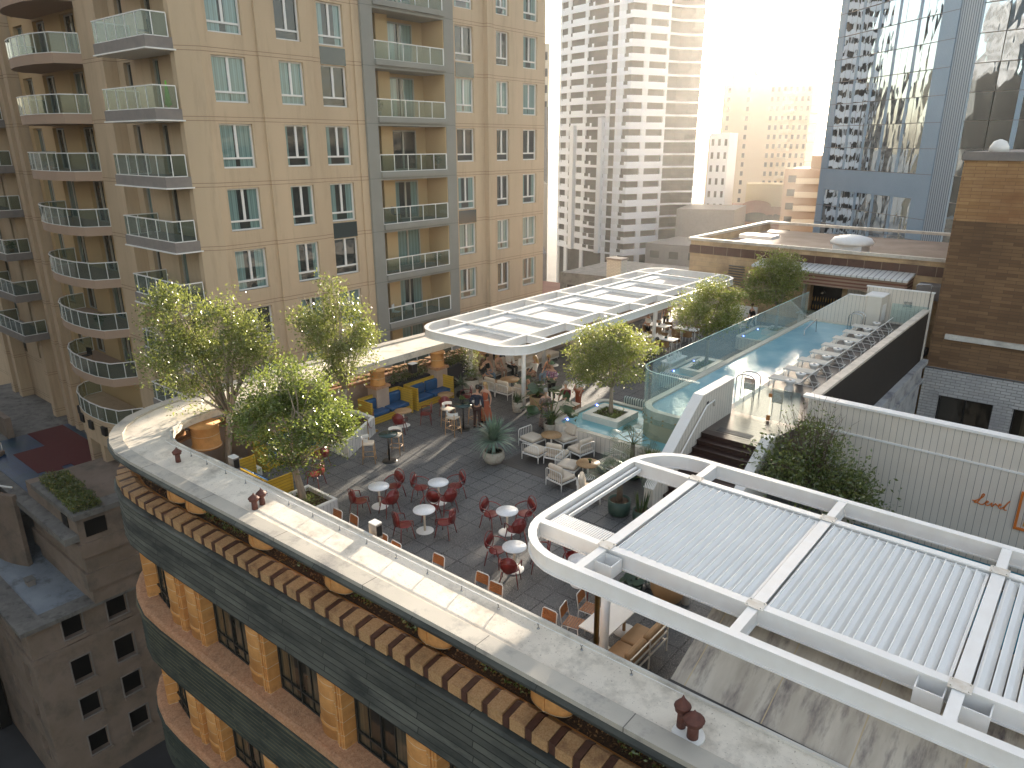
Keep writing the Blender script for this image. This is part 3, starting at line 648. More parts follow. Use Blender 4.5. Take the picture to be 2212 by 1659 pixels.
def notice(x, y, lab):
    t = thing('notice_board', lab, 'sign', (x, y, ZD))
    MB().box(-.2, .2, -.012, .012, .55, 1.0).build('panel', 'pinkwall', t)
    l = MB()
    for k in range(7): l.box(-.15, random.uniform(.06, .15), -.0145, -.0125, .9 - k * .05, .912 - k * .05)
    l.build('text_lines', 'white', t)
    MB().tube([(-.16, .02, 0), (-.16, .02, .95)], .015, 6).tube([(.16, .02, 0), (.16, .02, .95)], .015, 6).build('legs', 'steel', t)
notice(-9.75, 25.6, 'pinkish notice hung on the pool rail left of the glass gate'); notice(-8.35, 24.8, 'pinkish notice standing right of the glass gate below the loungers')
# low reflecting pools with planters
def lowpool(x0, x1, y0, y1, px0, px1, py0, py1, lab, plab, z=.7, zw=.62, zp=.88):
    t = thing('low_pool', lab, 'pool', ((x0 + x1) / 2, (y0 + y1) / 2, 0)); o = rrect(x0, x1, y0, y1, .45); i = rrect(x0 + .22, x1 - .2, y0 + .22, y1 - .2, .3)
    MB().sweep(o, [(0, 0), (0, z - .05), (.04, z - .05), (.04, 0)], closed=True).build('boarded_side', 'cladx', t, True)
    mb = MB(); ringmesh(mb, o, i, z, z - .05); mb.build('rim', 'poolrim', t, True)
    MB().prism(i, .02, zw).build('water', 'lowwater', t, True)
    for (a, b) in ((x0 + .27, y0 + .8), (x0 + .27, y1 - .8)):
        l = MB().lathe([(.035, 0), (.03, .02)], 10, (a, b, zw - .0)).build('pool_light', 'lamp', t, True)
    p = thing('square_planter', plab, 'planter', ((px0 + px1) / 2, (py0 + py1) / 2, zw))
    mb = MB(); o = [(px0, py0), (px1, py0), (px1, py1), (px0, py1)]; w = .28; i = [(px0 + w, py0 + w), (px1 - w, py0 + w), (px1 - w, py1 - w), (px0 + w, py1 - w)]
    ringmesh(mb, o, i, zp, zw - .3); mb.build('rim', 'palewet', p, True)
    MB().prism(i, zw, zp - .06).build('soil', 'soil', p, True)
    g = MB(); random.seed(int(px0 * 10))
    for _ in range(900):
        a, b = random.uniform(px0 + w, px1 - w), random.uniform(py0 + w, py1 - w); h = max(0, noise.noise(Vector((a * 2.2, b * 2.2, 3)))) * .7
        leafq(g, (a, b, zp - .05 + random.random() * h), random.uniform(.05, .09))
    g.build('planting', 'leaf2', p, True)
m, t_, b_ = newmat('lamp'); b_.inputs['Emission Color'].default_value = (.15, .2, 1, 1); b_.inputs['Emission Strength'].default_value = 8; MATS['lamp'] = m
lowpool(-15.97, -10.12, 21.4, 25.15, -15.28, -13.63, 22.62, 24.2, 'shallow blue pool with pale boarded sides round the foot of the raised pool', 'square stone planter in the shallow pool nearest the camera, holding the leafy tree')
lowpool(-15.8, -12.95, 30.0, 33.8, -15.15, -14.05, 30.65, 33.1, 'shallow pool behind the middle of the glass balustrade', 'square stone planter in the middle shallow pool')
lowpool(-15.9, -12.95, 38.6, 42.3, -15.0, -13.9, 40.4, 42.0, 'farthest shallow pool, seen through the glass balustrade', 'square stone planter in the farthest shallow pool')
M('stripe', (.45, .5, .47), .9, c2=(.5, .54, .5), ns=3, grooves=[('x', .11, .045, (.08, .11, .12), 0)])
for (x, y, lab) in ((-13.9, 25.55, 'striped roll-backed bench on the far side of the nearest shallow pool'), (-14.4, 29.55, 'striped roll-backed bench seen through the front of the glass balustrade')):
    t = thing('striped_bench', lab, 'bench', (x, y, 0))
    MB().rbox(-1.1, 1.1, -.1, .45, .15, .5, .05).build('seat', 'stripe', t); MB().rbox(-1.1, 1.1, -.3, -.1, .3, .95, .08).build('backrest', 'stripe', t); MB().box(-1.08, 1.08, -.25, .4, 0, .15).build('base', 'navy', t)
# ---------------------------------------------------------------- sun loungers and hourglass stools
lo = thing('sun_lounger', '', 'sun lounger', (-9.0, 28.45, ZD))
fr = MB(); w = .31
for sy in (-w, w): fr.tube([(-.95, sy, .33), (.35, sy, .33)], .02, 6); fr.tube([(.35, sy, .33), (.9, sy, .33)], .014, 6)
for x in (-.95, .35, .9): fr.tube([(x, -w, .33), (x, w, .33)], .018, 6)
fr.build('frame', 'whitemetal', lo)
for (x, y) in ((-.9, -w), (-.9, w), (-.72, -w), (.85, -w), (.85, w)): MB().tube([(x, y, .33), (x, y, 0)], .018, 6).build('leg', 'whitemetal', lo)
M('sling', (.62, .58, .5), .8, c2=(.58, .54, .46), ns=8)
MB().box(-.96, .3, -w + .02, w - .02, .335, .36).build('sling_seat', 'sling', lo)
bk = MB(); bk.add([(.3, -w + .02, .34), (.3, w - .02, .34), (.78, w - .02, .92), (.78, -w + .02, .92), (.32, -w + .02, .325), (.32, w - .02, .325), (.8, w - .02, .905), (.8, -w + .02, .905)], [(0, 1, 2, 3), (7, 6, 5, 4), (0, 4, 5, 1), (1, 5, 6, 2), (2, 6, 7, 3), (3, 7, 4, 0)]); bk.build('sling_back', 'sling', lo)
bf = MB()
for sy in (-w, w): bf.tube([(.3, sy, .34), (.8, sy, .93)], .018, 6); bf.tube([(.62, sy, .7), (.85, sy, .34)], .012, 6)
bf.tube([(.8, -w, .93), (.8, w, .93)], .018, 6); bf.build('back_frame', 'whitemetal', lo)
st = thing('hourglass_stool', '', 'stool', (-9.05, 28.1, ZD))
MB().lathe([(.17, 0), (.19, .03), (.17, .12), (.11, .22), (.17, .34), (.21, .42), (.2, .44)], 20).build('stool_body', 'white', st)
MB().lathe([(.06, .441), (.06, .452)], 8).build('tray_card', 'navy', st)
ordn = ['nearest', 'second', 'third', 'fourth', 'fifth', 'sixth', 'seventh', 'farthest']
for k, y in enumerate((28.45, 30.1, 31.8, 33.4, 35.0, 36.65, 38.25, 39.85)):
    lab = 'white mesh sun lounger, %s from the stairs in the row beside the pool' % ordn[k]
    if k == 0: lo['label'] = lab; lo['group'] = 'sun loungers beside the raised pool'
    else: dup(lo, (-9.0, y, ZD), 0, lab)
for k, y in enumerate((27.75, 29.3, 30.95, 32.6, 34.2, 35.8, 37.45, 39.05, 40.75)):
    lab = 'white hourglass stool, number %s along the lounger row from the stairs' % ['one', 'two', 'three', 'four', 'five', 'six', 'seven', 'eight', 'nine'][k]
    lab = 'white hourglass stool ' + ('in front of the nearest sun lounger' if k == 0 else 'behind the farthest sun lounger' if k == 8 else 'between the %s and %s sun loungers from the stairs' % (ordn[k - 1], ordn[k]))
    if k == 0: st['label'] = lab; st['group'] = 'hourglass stools among the loungers'
    else: dup(st, (-9.05, y, ZD), 0, lab)
# ---------------------------------------------------------------- pergolas
ZC = 3.5
def ibeam(mb, path, closed=False, h=.36, w=.175, z=ZC):
    a, b, c, d = z - .03, z - h + .03, z, z - h; k = w / 2 - .03
    mb.sweep(path, [(w / 2, c), (w / 2, a), (k, a), (k, b), (w / 2, b), (w / 2, d), (-w / 2, d), (-w / 2, b), (-k, b), (-k, a), (-w / 2, a), (-w / 2, c)], closed)
M('platew', (.66, .63, .58), .5, c2=(.56, .5, .42), ns=9); pb = thing('near_pergola', 'white steel pergola with rounded corners and louvred roof panels, nearest the camera', 'pergola', (-6, 12, 0))
bo = arc(-7.4, 11.0, 1.0, 180, 270, 8); 
path = [(14, 16.1), (-7.2, 16.05)] + arc(-7.2, 14.75, 1.3, 90, 180, 8)[1:] + [(-8.5, 11.25)] + arc(-7.2, 11.25, 1.3, 180, 270, 8)[1:] + [(14, 10.35)]
mb = MB(); ibeam(mb, path); mb.build('outer_beam', 'whitemetal', pb, True)
mb = MB(); ibeam(mb, [(-8.4, 10.98), (14, 11.2)], z=ZC - .004); mb.build('long_beam', 'whitemetal', pb, True)
mb = MB(); ibeam(mb, [(-8.4, 14.95), (14, 14.95)], z=ZC - .004); mb.build('long_beam', 'whitemetal', pb, True)
for x in (-6.75, -3.65, -.5, 2.65, 5.8):
    for (a, b) in ((10.04 + (x + 7.2) * .019, 10.98), (11.06, 14.87), (15.03, 16.0)):
        mb = MB(); ibeam(mb, [(x, a), (x, b)], w=.22 if a == 11.06 else .175, h=.33, z=ZC - .008); mb.build('cross_beam', 'whitemetal', pb, True)
for (x, y, z0) in ((-6.72, 11.02, 0), (-6.72, 14.9, 0), (-.5, 14.9, 0), (-.5, 11.1, 2)):
    MB().lathe([(.1, z0), (.1, 3.15)], 16, (x, y, 0)).build('post', 'whitemetal', pb, True)
gx = MB()
def gutterbox(mb, x, y):
    for (a, b, c, d) in ((-.2, .2, -.2, -.18), (-.2, .2, .18, .2), (-.2, -.18, -.18, .18), (.18, .2, -.18, .18)): mb.box(x + a, x + b, y + c, y + d, 3.13, 3.42)
    mb.box(x - .18, x + .18, y - .18, y + .18, 3.13, 3.16)
for k, (x, y) in enumerate(((-6.5, 10.68), (-.85, 10.86), (-.25, 10.86))):
    g = MB(); gutterbox(g, x, y); g.build('gutter_box', 'whitemetal', pb, True)
MB().box(-.95, -.75, 10.76, 10.96, 3.161, 3.18).box(-.34, -.16, 10.76, 10.96, 3.161, 3.2).build('leaf_debris', 'black', pb, True)
MB().tube([(-6.6, 10.75, 3.1), (-6.62, 10.78, 2.95), (-6.88, 10.95, 2.8), (-6.88, 10.98, 0)], .06, 10).build('downpipe', 'brass', pb, True)
# louvred panels: overlapping blades between the long beams
def louvres(x0, x1, nb):
    fr_ = MB(); z = 3.44; ringmesh(fr_, [(x0, 11.17), (x1, 11.17), (x1, 14.83), (x0, 14.83)], [(x0 + .05, 11.2), (x1 - .05, 11.2), (x1 - .05, 14.79), (x0 + .05, 14.79)], z - .0, z - .16); fr_.build('louvre_frame', 'whitemetal', pb, True)
    m = MB(); w = (x1 - x0 - .08) / nb
    for k in range(nb):
        a = x0 + .04 + k * w; pr = [(a, 3.39), (a + .012, 3.45), (a + w * .5, 3.425), (a + w - .02, 3.37), (a + w - .02, 3.355), (a + .01, 3.38)]
        m.add([(x, y, zz) for y in (11.1, 14.8) for (x, zz) in pr], [tuple(range(6)), tuple(range(11, 5, -1))] + [(i, 6 + i, 6 + (i + 1) % 6, (i + 1) % 6) for i in range(6)])
        m.box(a, a + .018, 11.1, 14.8, 3.38, 3.485)
    m.build('louvre_blades', 'louver', pb, True)
louvres(-6.6, -3.79, 16); louvres(-3.51, -.64, 16); louvres(-.36, 2.5, 16); louvres(2.8, 5.65, 16)
for x in (-6.75, -3.65, -.5, 2.65):
    for y in (11.0, 14.95):
        MB().box(x - .16, x + .16, y - .13, y + .13, 3.501, 3.512).box(x - .13, x - .11, y - .1, y - .08, 3.512, 3.535).box(x + .11, x + .13, y - .1, y - .08, 3.512, 3.535).box(x - .13, x - .11, y + .08, y + .1, 3.512, 3.535).box(x + .11, x + .13, y + .08, y + .1, 3.512, 3.535).build('bolted_plate', 'platew', pb, True)
# open bay: stacked blind and a strip of narrow slats
sl_ = MB()
for k in range(27): x = -8.3 + k * .057; sl_.box(x, x + .035, 11.1, 11.62, 3.38, 3.42)
sl_.build('stacked_slats', 'whitemetal', pb, True)
MB().box(-8.34, -8.28, 11.1, 14.8, 3.28, 3.4).box(-8.2, -8.16, 11.7, 14.8, 3.3, 3.38).build('blind_track', 'whitemetal', pb, True)
MB().box(-8.27, -8.21, 11.7, 14.8, 3.26, 3.33).build('folded_blind', 'black', pb, True)
MB().box(-8.44, -8.4, 11.02, 11.08, 3.15, 3.46).box(-8.4, -8.2, 11.105, 11.112, 3.15, 3.17).build('rust_streak', 'rust', pb, True)
pa = thing('far_pergola', 'white steel pergola with rounded ends shading the far lounge and dining tables', 'pergola', (-20, 31, 0))
path = rrect(-23.2, -17.35, 20.95, 42.1, 1.3, 8)
mb = MB(); ibeam(mb, path, True); mb.build('outer_beam', 'whitemetal', pa, True)
for x in (-22.0, -18.6): mb = MB(); ibeam(mb, [(x, 21.0), (x, 42.05)], z=ZC - .004); mb.build('long_beam', 'whitemetal', pa, True)
YA = [23.1, 25.88, 28.65, 31.43, 34.2, 37.0, 39.9]
for y in YA:
    for (a, b) in ((-23.1, -22.12), (-21.9, -18.7), (-18.5, -17.45)):
        mb = MB(); ibeam(mb, [(a, y), (b, y)], h=.33, z=ZC - .008); mb.build('cross_beam', 'whitemetal', pa, True)
brick('roofpanel', 'xyz', (.56, .52, .46), (.66, .61, .55), (.26, .24, .22), .45, 9, .012, 0, .8, .2, dirt=(.38, .37, .36), ds=.8)
yy = [21.15] + YA
for a, b in zip(yy, yy[1:]):
    MB().box(-21.2, -18.75, a + .3, b - .3, 3.29, 3.33).build('roof_panel', 'roofpanel', pa, True)
    f = MB(); ringmesh(f, [(-21.85, a + .1), (-18.65, a + .1), (-18.65, b - .1), (-21.85, b - .1)], [(-21.2, a + .3), (-18.75, a + .3), (-18.75, b - .3), (-21.2, b - .3)], 3.4, 3.22); f.build('panel_frame', 'whitemetal', pa, True)
for (x, y) in ((-18.88, 23.3), (-22.0, 23.3), (-18.75, 28.8), (-18.75, 34.5), (-22.0, 28.8), (-22.0, 34.5), (-22.2, 41.0), (-18.7, 40.2)):
    MB().lathe([(.1, 0), (.1, 3.15)], 14, (x, y, 0)).build('post', 'whitemetal', pa, True)
MB().box(-19.1, -18.98, 23.2, 23.32, 2.0, 2.3).build('speaker', 'white', pa, True)
# ---------------------------------------------------------------- bar building at the end of the terrace
brick('sandstone', 'xzy', (.5, .34, .18), (.58, .41, .24), (.42, .3, .18), 1.1, .32, .012, .5, .85, .25, dirt=(.28, .19, .12), ds=.7)
M('browntile', (.085, .04, .028), .4, c2=(.11, .055, .036), ns=3, grooves=[('x', .95, .03, (.3, .22, .15), 0)], world=True)
bar = thing('bar_building', 'low sandstone building with brown tile frieze and bar opening at the terrace end', 'building', (-14, 46, 0))
mb = MB(); facade(mb, (-22.6, 46), (1, 0), 15.6, -6, 4.95, [(8.3, 10.2, 1.1, 2.85)], .6, (0, -1)); mb.build('front_wall', 'sandstone', bar, True)
MB().box(-22.6, -22.5, 46.05, 60, -6, 4.9).build('side_wall', 'sandstone', bar, True)
MB().box(-22.64, -7, 45.93, 45.995, 4.05, 4.6).build('tile_frieze', 'browntile', bar, True)
cp = MB(); ringmesh(cp, [(-22.75, 45.85), (-6.95, 45.85), (-6.95, 60), (-22.75, 60)], [(-22.45, 46.15), (-7.25, 46.15), (-7.25, 59.5), (-22.45, 59.5)], 5.08, 4.9); cp.build('parapet', 'copetop', bar, True)
M('brownroof', (.2, .14, .1), .8, c2=(.28, .21, .16), ns=.5); MB().box(-22.2, -7.4, 46.4, 59.5, 4.3, 4.45).build('roof', 'brownroof', bar, True)
MB().box(-20.5, -18.2, 49, 50.5, 4.9, 5.15).build('roof_hatch', 'whitemetal', bar, True)
MB().box(-13.9, -12.2, 48, 50, 4.45, 5.1).lathe([(1.25, 5.1), (1.3, 5.25), (1.1, 5.5), (.5, 5.65), (.05, 5.68)], 20, (-13.05, 49, 0)).build('roof_fan', 'whitemetal', bar, True)
lv = MB()
for k in range(11): lv.beam((-19.7, 45.93, 1.75 + k * .17), (-18.6, 45.93, 1.75 + k * .17), .14, .03, (0, .6, .8))
lv.build('louvre_vent', 'slabgrey', bar, True)
MB().box(-8.25, -7.05, 44.9, 46, 2.9, 3.7).build('grey_step', 'slabgrey', bar, True)
MB().box(-22.4, -17.0, 44.6, 44.75, 0, 1.2).build('low_white_wall', 'white', bar, True)
aw = MB(); aw.add([(-17.5, 44.2, 3.95), (-8.6, 44.2, 3.95), (-8.6, 45.95, 4.15), (-17.5, 45.95, 4.15), (-17.5, 44.2, 3.83), (-8.6, 44.2, 3.83), (-8.6, 45.95, 4.0), (-17.5, 45.95, 4.0)], [(0, 1, 2, 3), (4, 7, 6, 5), (0, 4, 5, 1), (1, 5, 6, 2), (3, 2, 6, 7), (0, 3, 7, 4)])
M('awn', (.6, .6, .58), .5, grooves=[('x', .3, .06, (.25, .25, .25), 0)]); aw.build('awning_roof', 'awn', bar, True)
M('stripew', (.3, .2, .14), .7, grooves=[('z', .2, .09, (.16, .06, .035), 0)], world=True)
MB().box(-17.4, -8.7, 44.35, 44.45, 3.1, 3.8).box(-8.75, -8.65, 44.45, 45.95, 2.9, 3.9).build('awning_fascia', 'stripew', bar, True)
MB().box(-14.6, -14.5, 45.5, 45.99, 0, 3.1).box(-12.0, -9.0, 45.6, 45.98, 0, 3.1).build('white_pier', 'cladx', bar, True)
MB().box(-14.5, -12.1, 46.6, 46.7, 1.0, 3.0).build('bar_interior', 'darkvoid', bar, True)
rd = random.Random(4); bt = MB()
for k in range(26): bt.lathe([(.035, 0), (.035, .2), (.012, .24), (.012, .3)], 6, (-14.3 + k * .08, 46.45, 1.25 + (k % 2) * .5))
bt.build('bottles', 'brass', bar, True)
MB().box(-14.6, -12.0, 45.2, 45.9, 0, 1.1).build('bar_counter', 'cladx', bar, True); MB().box(-14.7, -11.9, 45.1, 45.95, 1.1, 1.16).build('bar_top', 'marble', bar, True)
m, t_, b_ = newmat('warmlamp'); b_.inputs['Emission Color'].default_value = (1, .6, .25, 1); b_.inputs['Emission Strength'].default_value = 6; MATS['warmlamp'] = m
for x in (-14.8, -13.2): t = tag(MB().tube([(x, 45.0, 3.1), (x, 45.0, 2.75)], .01, 4).lathe([(.02, 2.75), (.14, 2.6), (.15, 2.55)], 12, (x, 45.0, 0)).build('pendant_lamp', 'black'), 'black pendant lamp %s the bar opening' % ('left of' if x < -14 else 'in front of'), 'lamp')
# ---------------------------------------------------------------- tall brown brick building
brick('brownbrick', 'xzy', (.15, .08, .038), (.3, .175, .085), (.1, .065, .04), .9, .17, .012, .5, .85, .3, dirt=(.1, .058, .03), ds=.25, dst=(.3, .3, 2))
brick('tanbrick', 'xzy', (.34, .19, .08), (.46, .28, .13), (.22, .13, .065), .9, .17, .012, .5, .85, .3, dirt=(.2, .09, .04), ds=.6, dst=(.3, .3, 2))
brick('whitebrick', 'xzy', (.42, .41, .39), (.5, .49, .47), (.22, .21, .2), .46, .16, .018, .5, .8, .4, dirt=(.28, .27, .27), ds=.5)
brick('sidebrick', 'yzx', (.36, .36, .36), (.44, .44, .43), (.25, .25, .25), .46, .12, .01, .5, .8, .3, dirt=(.1, .1, .12), ds=.35)
bb = thing('brick_building', 'tall brown brick building with white-painted lower courses at the right edge', 'building', (0, 43, -10))
MB().box(-6.95, 22, 43.4, 60, 10.35, 10.75).build('stone_coping', 'slabgrey', bb, True)
MB().box(-6.85, 22, 43.5, 60, 7.4, 10.35).build('tan_band', 'tanbrick', bb, True)
MB().box(-6.85, 22, 43.5, 60, -.4, 7.4).build('brick_wall', 'brownbrick', bb, True)
mb = MB(); facade(mb, (-6.85, 43.3), (1, 0), 29, -14, -.4, [(.9 + k * 3.45, 3.45 + k * 3.45, -4.2, -1.85) for k in range(7)], .25, (0, -1)); mb.build('white_painted_wall', 'whitebrick', bb, True)
MB().box(-6.85, 22, 43.3, 43.5, -.45, -.4).build('ledge', 'whitebrick', bb, True)
MB().box(-6.2, 22, 43.28, 43.5, 1.25, 1.5).build('pale_string_course', 'concrete', bb, True)
for k in range(5):
    x = -5.95 + k * 3.45
    w = MB(); w.box(x, x + 2.55, 43.5, 43.54, -4.2, -4.1).box(x, x + 2.55, 43.5, 43.54, -1.95, -1.85).box(x, x + .07, 43.5, 43.54, -4.1, -1.95).box(x + 2.48, x + 2.55, 43.5, 43.54, -4.1, -1.95).box(x + 1.24, x + 1.3, 43.5, 43.54, -4.1, -1.95)
    W_ = w.build('window', 'black', bb, True); MB().box(0, 2.55, 0, .01, -4.2, -1.85).build('pane', 'hostpane', W_).location = (x - 0, 43.545 - 43, 10)
    MB().box(x - .1, x + 2.65, 43.24, 43.3, -1.85, -1.6).build('lintel', 'whitebrick', bb, True)
MB().lathe([(.45, 10.75), (.42, 11.0), (.28, 11.25), (.05, 11.35)], 16, (-5.6, 44.5, 0)).build('roof_dome', 'white', bb, True)
lwall = thing('lightwell_wall', 'weathered white-painted brick wall with cornice below the dark timber wall', 'wall', (-7.2, 34, -6))
M('peel', (.4, .4, .4), .85, c2=(.46, .46, .45), ns=2, stain=(.14, .13, .15), ss=.8, bmp=.15, stretch=(1, 1, 1))
MB().box(-7.3, -6.95, 25.1, 43.3, -14, 0).build('painted_wall', 'peel', lwall, True)
MB().box(-6.95, -6.75, 25.1, 43.3, -.25, .0).build('upper_cornice', 'peel', lwall, True); MB().box(-6.95, -6.82, 25.1, 43.3, -1.3, -1.1).build('lower_cornice', 'peel', lwall, True)
# ---------------------------------------------------------------- cream apartment building on the left
MATS['apt'] = M('apt', (.54, .405, .265), .85, c2=(.48, .36, .235), ns=.35, stain=(.41, .305, .2), ss=1.8, stretch=(1, 1, .12), bmp=.06, bs=60, world=True, grooves=[('z', 3.03, .03, (.26, .17, .11), 2.81), ('z', 3.03, .03, (.26, .17, .11), 2.99)])
M('aptinner', (.5, .35, .18), .85)
ap = thing('apartment_building', 'tall cream rendered apartment block with curved and box glass balconies', 'building', (-36, 30, -26))
XF = -34.3; FP = 3.03; KS = range(-2, 8)
cols = [(19.17, 20.93), (22.68, 24.12), (25.28, 26.93), (35.44, 37.12), (39.1, 40.42), (41.93, 43.52)]
def apwall(y0, y1, x, ops, mat='apt', z0=-26, z1=27, d=.22, nm='wall'):
    mb = MB(); facade(mb, (x, y0), (0, 1), y1 - y0, z0, z1, [(a - y0, b - y0, c, e) for (a, b, c, e) in ops], d, (1, 0)); return mb.build(nm, mat, ap, True)
wz = lambda k: (18.12 - FP * k - 2.07, 18.12 - FP * k)
def colops(i): return [(cols[i][0], cols[i][1]) + wz(k) for k in KS]
apwall(18.7, 21.6, XF, colops(0)); apwall(21.6, 24.75, XF + .12, colops(1)); apwall(24.75, 27.45, XF, colops(2)); apwall(27.45, 27.95, XF + .1, [])
apwall(35.05, 38.1, XF, colops(3)); apwall(38.1, 38.7, XF + .35, []); apwall(38.7, 40.9, XF + .2, colops(4)); apwall(40.9, 44.4, XF + .2, colops(5))
sm = MB()
for (y, a, b) in ((21.6, 0, .12), (24.75, 0, .12), (27.45, 0, .1), (38.1, 0, .35), (38.7, .2, .35), (35.05, 0, .25)): sm.quad((XF + a, y, -26), (XF + b, y, -26), (XF + b, y, 27), (XF + a, y, 27))
sm.build('wall_return', 'apt', ap, True)
# chamfered corner and south side
c_ = MB(); pts = [(-34.3, 18.7), (-34.6, 18.2), (-34.9, 17.75), (-35.2, 17.7), (-35.2, 18.4)]
for a, b in zip(pts, pts[1:]): c_.quad((a[0], a[1], -26), (b[0], b[1], -26), (b[0], b[1], 27), (a[0], a[1], 27))
c_.build('corner_wall', 'apt', ap, True)
nv = MB(); facade(nv, (-44.6, 18.4), (1, 0), 9.4, -26, 27, [(2.9, 3.7, 18.12 - FP * k - 2.3, 18.12 - FP * k) for k in KS] + [(5.8, 6.7, 18.12 - FP * k - 2.5, 18.12 - FP * k) for k in KS] + [(8.2, 9.2, 18.12 - FP * k - 2.5, 18.12 - FP * k) for k in KS], .25, (0, -1)); nv.build('wall', 'apt', ap, True)
MB().box(-44.9, -42.4, 17.7, 18.39, -26, 27).build('pier', 'apt', ap, True)
rv = MB(); facade(rv, (-57.5, 18.6), (1, 0), 12.7, -26, 27, [(a, b, 18.12 - FP * k - 2.5, 18.12 - FP * k + .0) for (a, b) in ((.6, 2.2), (4.0, 5.8), (8.2, 10.1), (10.9, 12.4)) for k in KS if k < 7], .3, (0, -1)); rv.build('wall', 'aptinner', ap, True)
fw = MB(); facade(fw, (-90, 18.9), (1, 0), 32.5, -26, 27, [(a, a + 1.8, 18.12 - FP * k - 2.5, 18.12 - FP * k) for a in (4, 9, 14, 19, 23.5) for k in KS], .3, (0, -1)); fw.build('wall', 'apt', ap, True)
pl = MB()
for x in (-58.1, -59.6, -62.6, -70.2, -72.0): pl.box(x - .35, x + .35, 18.0, 18.89, -26, 27)
pl.build('pilaster', 'apt', ap, True)
for x0, x1, y, d_ in ((XF - 14, XF - .3, 44.0, 0),): MB().box(x0, x1 + .1, 43.9, 44.38, -26, 27).build('end_wall', 'apt', ap, True)
MB().box(-90, XF - 3, 21, 44, -26, 26.9).build('core', 'darkvoid', ap, True)
# windows: two casements over a low light; frame mesh with a pane as sub-part
def winproto(w, h, mat, axis='y', mull=True, low=.42):
    f = MB(); a, b = -w / 2, w / 2; g = .075
    def bx(u0, u1, z0, z1, d0=-.03, d1=.05):
        if axis == 'y': f.box(d0, d1, u0, u1, z0, z1)
        else: f.box(u0, u1, -d1, -d0, z0, z1)
    bx(a, a + g, 0, h); bx(b - g, b, 0, h); bx(a + g, b - g, 0, g); bx(a + g, b - g, h - g, h)
    if low: bx(a + g, b - g, low, low + g * 1.2)
    if mull: bx(-g * .8, g * .8, (low + g * 1.2) if low else g, h - g)
    if axis == 'y' and low: f.box(.0, .16, a - .04, b + .04, -.06, 0)
    W_ = f.build('window', mat, ap); p = MB()
    if axis == 'y': p.add([(-.02, a, 0), (-.02, b, 0), (-.02, b, h), (-.02, a, h)], [(0, 1, 2, 3)])
    else: p.add([(a, .02, 0), (b, .02, 0), (b, .02, h), (a, .02, h)], [(0, 1, 2, 3)])
    P_ = p.build('pane', 'aptpane' if axis == 'y' else 'aptpanex', W_); return W_, P_
B0 = Vector((-36, 30, -26)); rnd = random.Random(11)
ca = MB()
def put(W_, P_, x, y, z, used):
    if not used[0]: W_.location = Vector((x, y, z)) - B0; used[0] = True; return W_
    w = copyto(W_, ap, Vector((x, y, z)) - B0); copyto(P_, w); return w
for i, (a, b) in enumerate(cols):
    W_, P_ = winproto(b - a, 2.07, 'frame'); used = [False]
    x = XF + (0, .12, 0, 0, .2, .2)[i] - .2
    for k in range(-1, 7): put(W_, P_, x, (a + b) / 2, wz(k)[0], used)
for (i, k) in ((2, 0), (3, 0), (3, 3), (2, 3)): MB().box(XF - .05, XF + .02, cols[i][0], cols[i][1], wz(k)[0] - .93, wz(k)[0] - .08).build('spandrel_panel', 'spandrel', ap, True)
# recessed balconies in the grey frame
gf = MB(); facade(gf, (XF + .25, 27.95), (0, 1), 7.1, -26, 27, [(.8, 6.3, 15.62 - FP * k, 18.17 - FP * k) for k in KS], 1.9, (1, 0)); gf.build('grey_frame', 'aptgrey', ap, True)
MB().box(XF - .2, XF + .249, 27.93, 27.949, -26, 27).box(XF - .2, XF + .249, 35.051, 35.07, -26, 27).build('grey_frame_side', 'aptgrey', ap, True)
MB().box(XF - 1.75, XF - 1.65, 28.7, 34.3, -26, 27).build('recess_wall', 'aptinner', ap, True)
MB().box(XF - 1.64, XF - .9, 29.9, 30.8, -26, 27).build('recess_pillar', 'aptinner', ap, True)
MB().box(XF - 1.64, XF + .2, 34.2, 34.248, -26, 27).build('recess_side', 'aptinner', ap, True)
W1, P1 = winproto(2.2, 2.35, 'doorframe', low=0); W2, P2 = winproto(1.0, 2.35, 'doorframe', low=0, mull=False); u1, u2 = [False], [False]
def railing(path, z, name='balcony_rail', parent=None, mat='white', gap=1.05, h=.98):
    """top rail, posts and glass along plan path (world)"""
    rb = MB(); n_ = 0
    rb.sweep(path, [(.03, z - .05), (.03, z), (-.03, z), (-.03, z - .05)]); rb.sweep(path, [(.02, z - h), (.02, z - h + .04), (-.02, z - h + .04), (-.02, z - h)])
    for (p, t) in walkpath(path, gap, 0): rb.box(p.x - .02, p.x + .02, p.y - .02, p.y + .02, z - h, z - .05)
    p = path[-1]; rb.box(p[0] - .02, p[0] + .02, p[1] - .02, p[1] + .02, z - h, z - .05)
    o = rb.build(name, mat, parent, True)
    g = MB().sweep(path, [(.006, z - h + .04), (.006, z - .05), (-.006, z - .05), (-.006, z - h + .04)]).build('glass', 'balglass', o, False)
    for v in g.data.vertices: v.co -= B0
    return o
for k in range(-1, 7):
    zf = 15.62 - FP * k
    put(W1, P1, XF - 1.6, 32.2, zf, u1); put(W2, P2, XF - 1.6, 29.2, zf, u2)
    railing([(XF + .2, 28.78), (XF + .2, 34.22)], zf + .98, parent=ap, gap=1.08)
    sl2 = MB().box(XF - .1, XF + .4, 28.75, 34.25, zf - .3, zf).build('balcony_slab', 'aptgrey', ap, True)
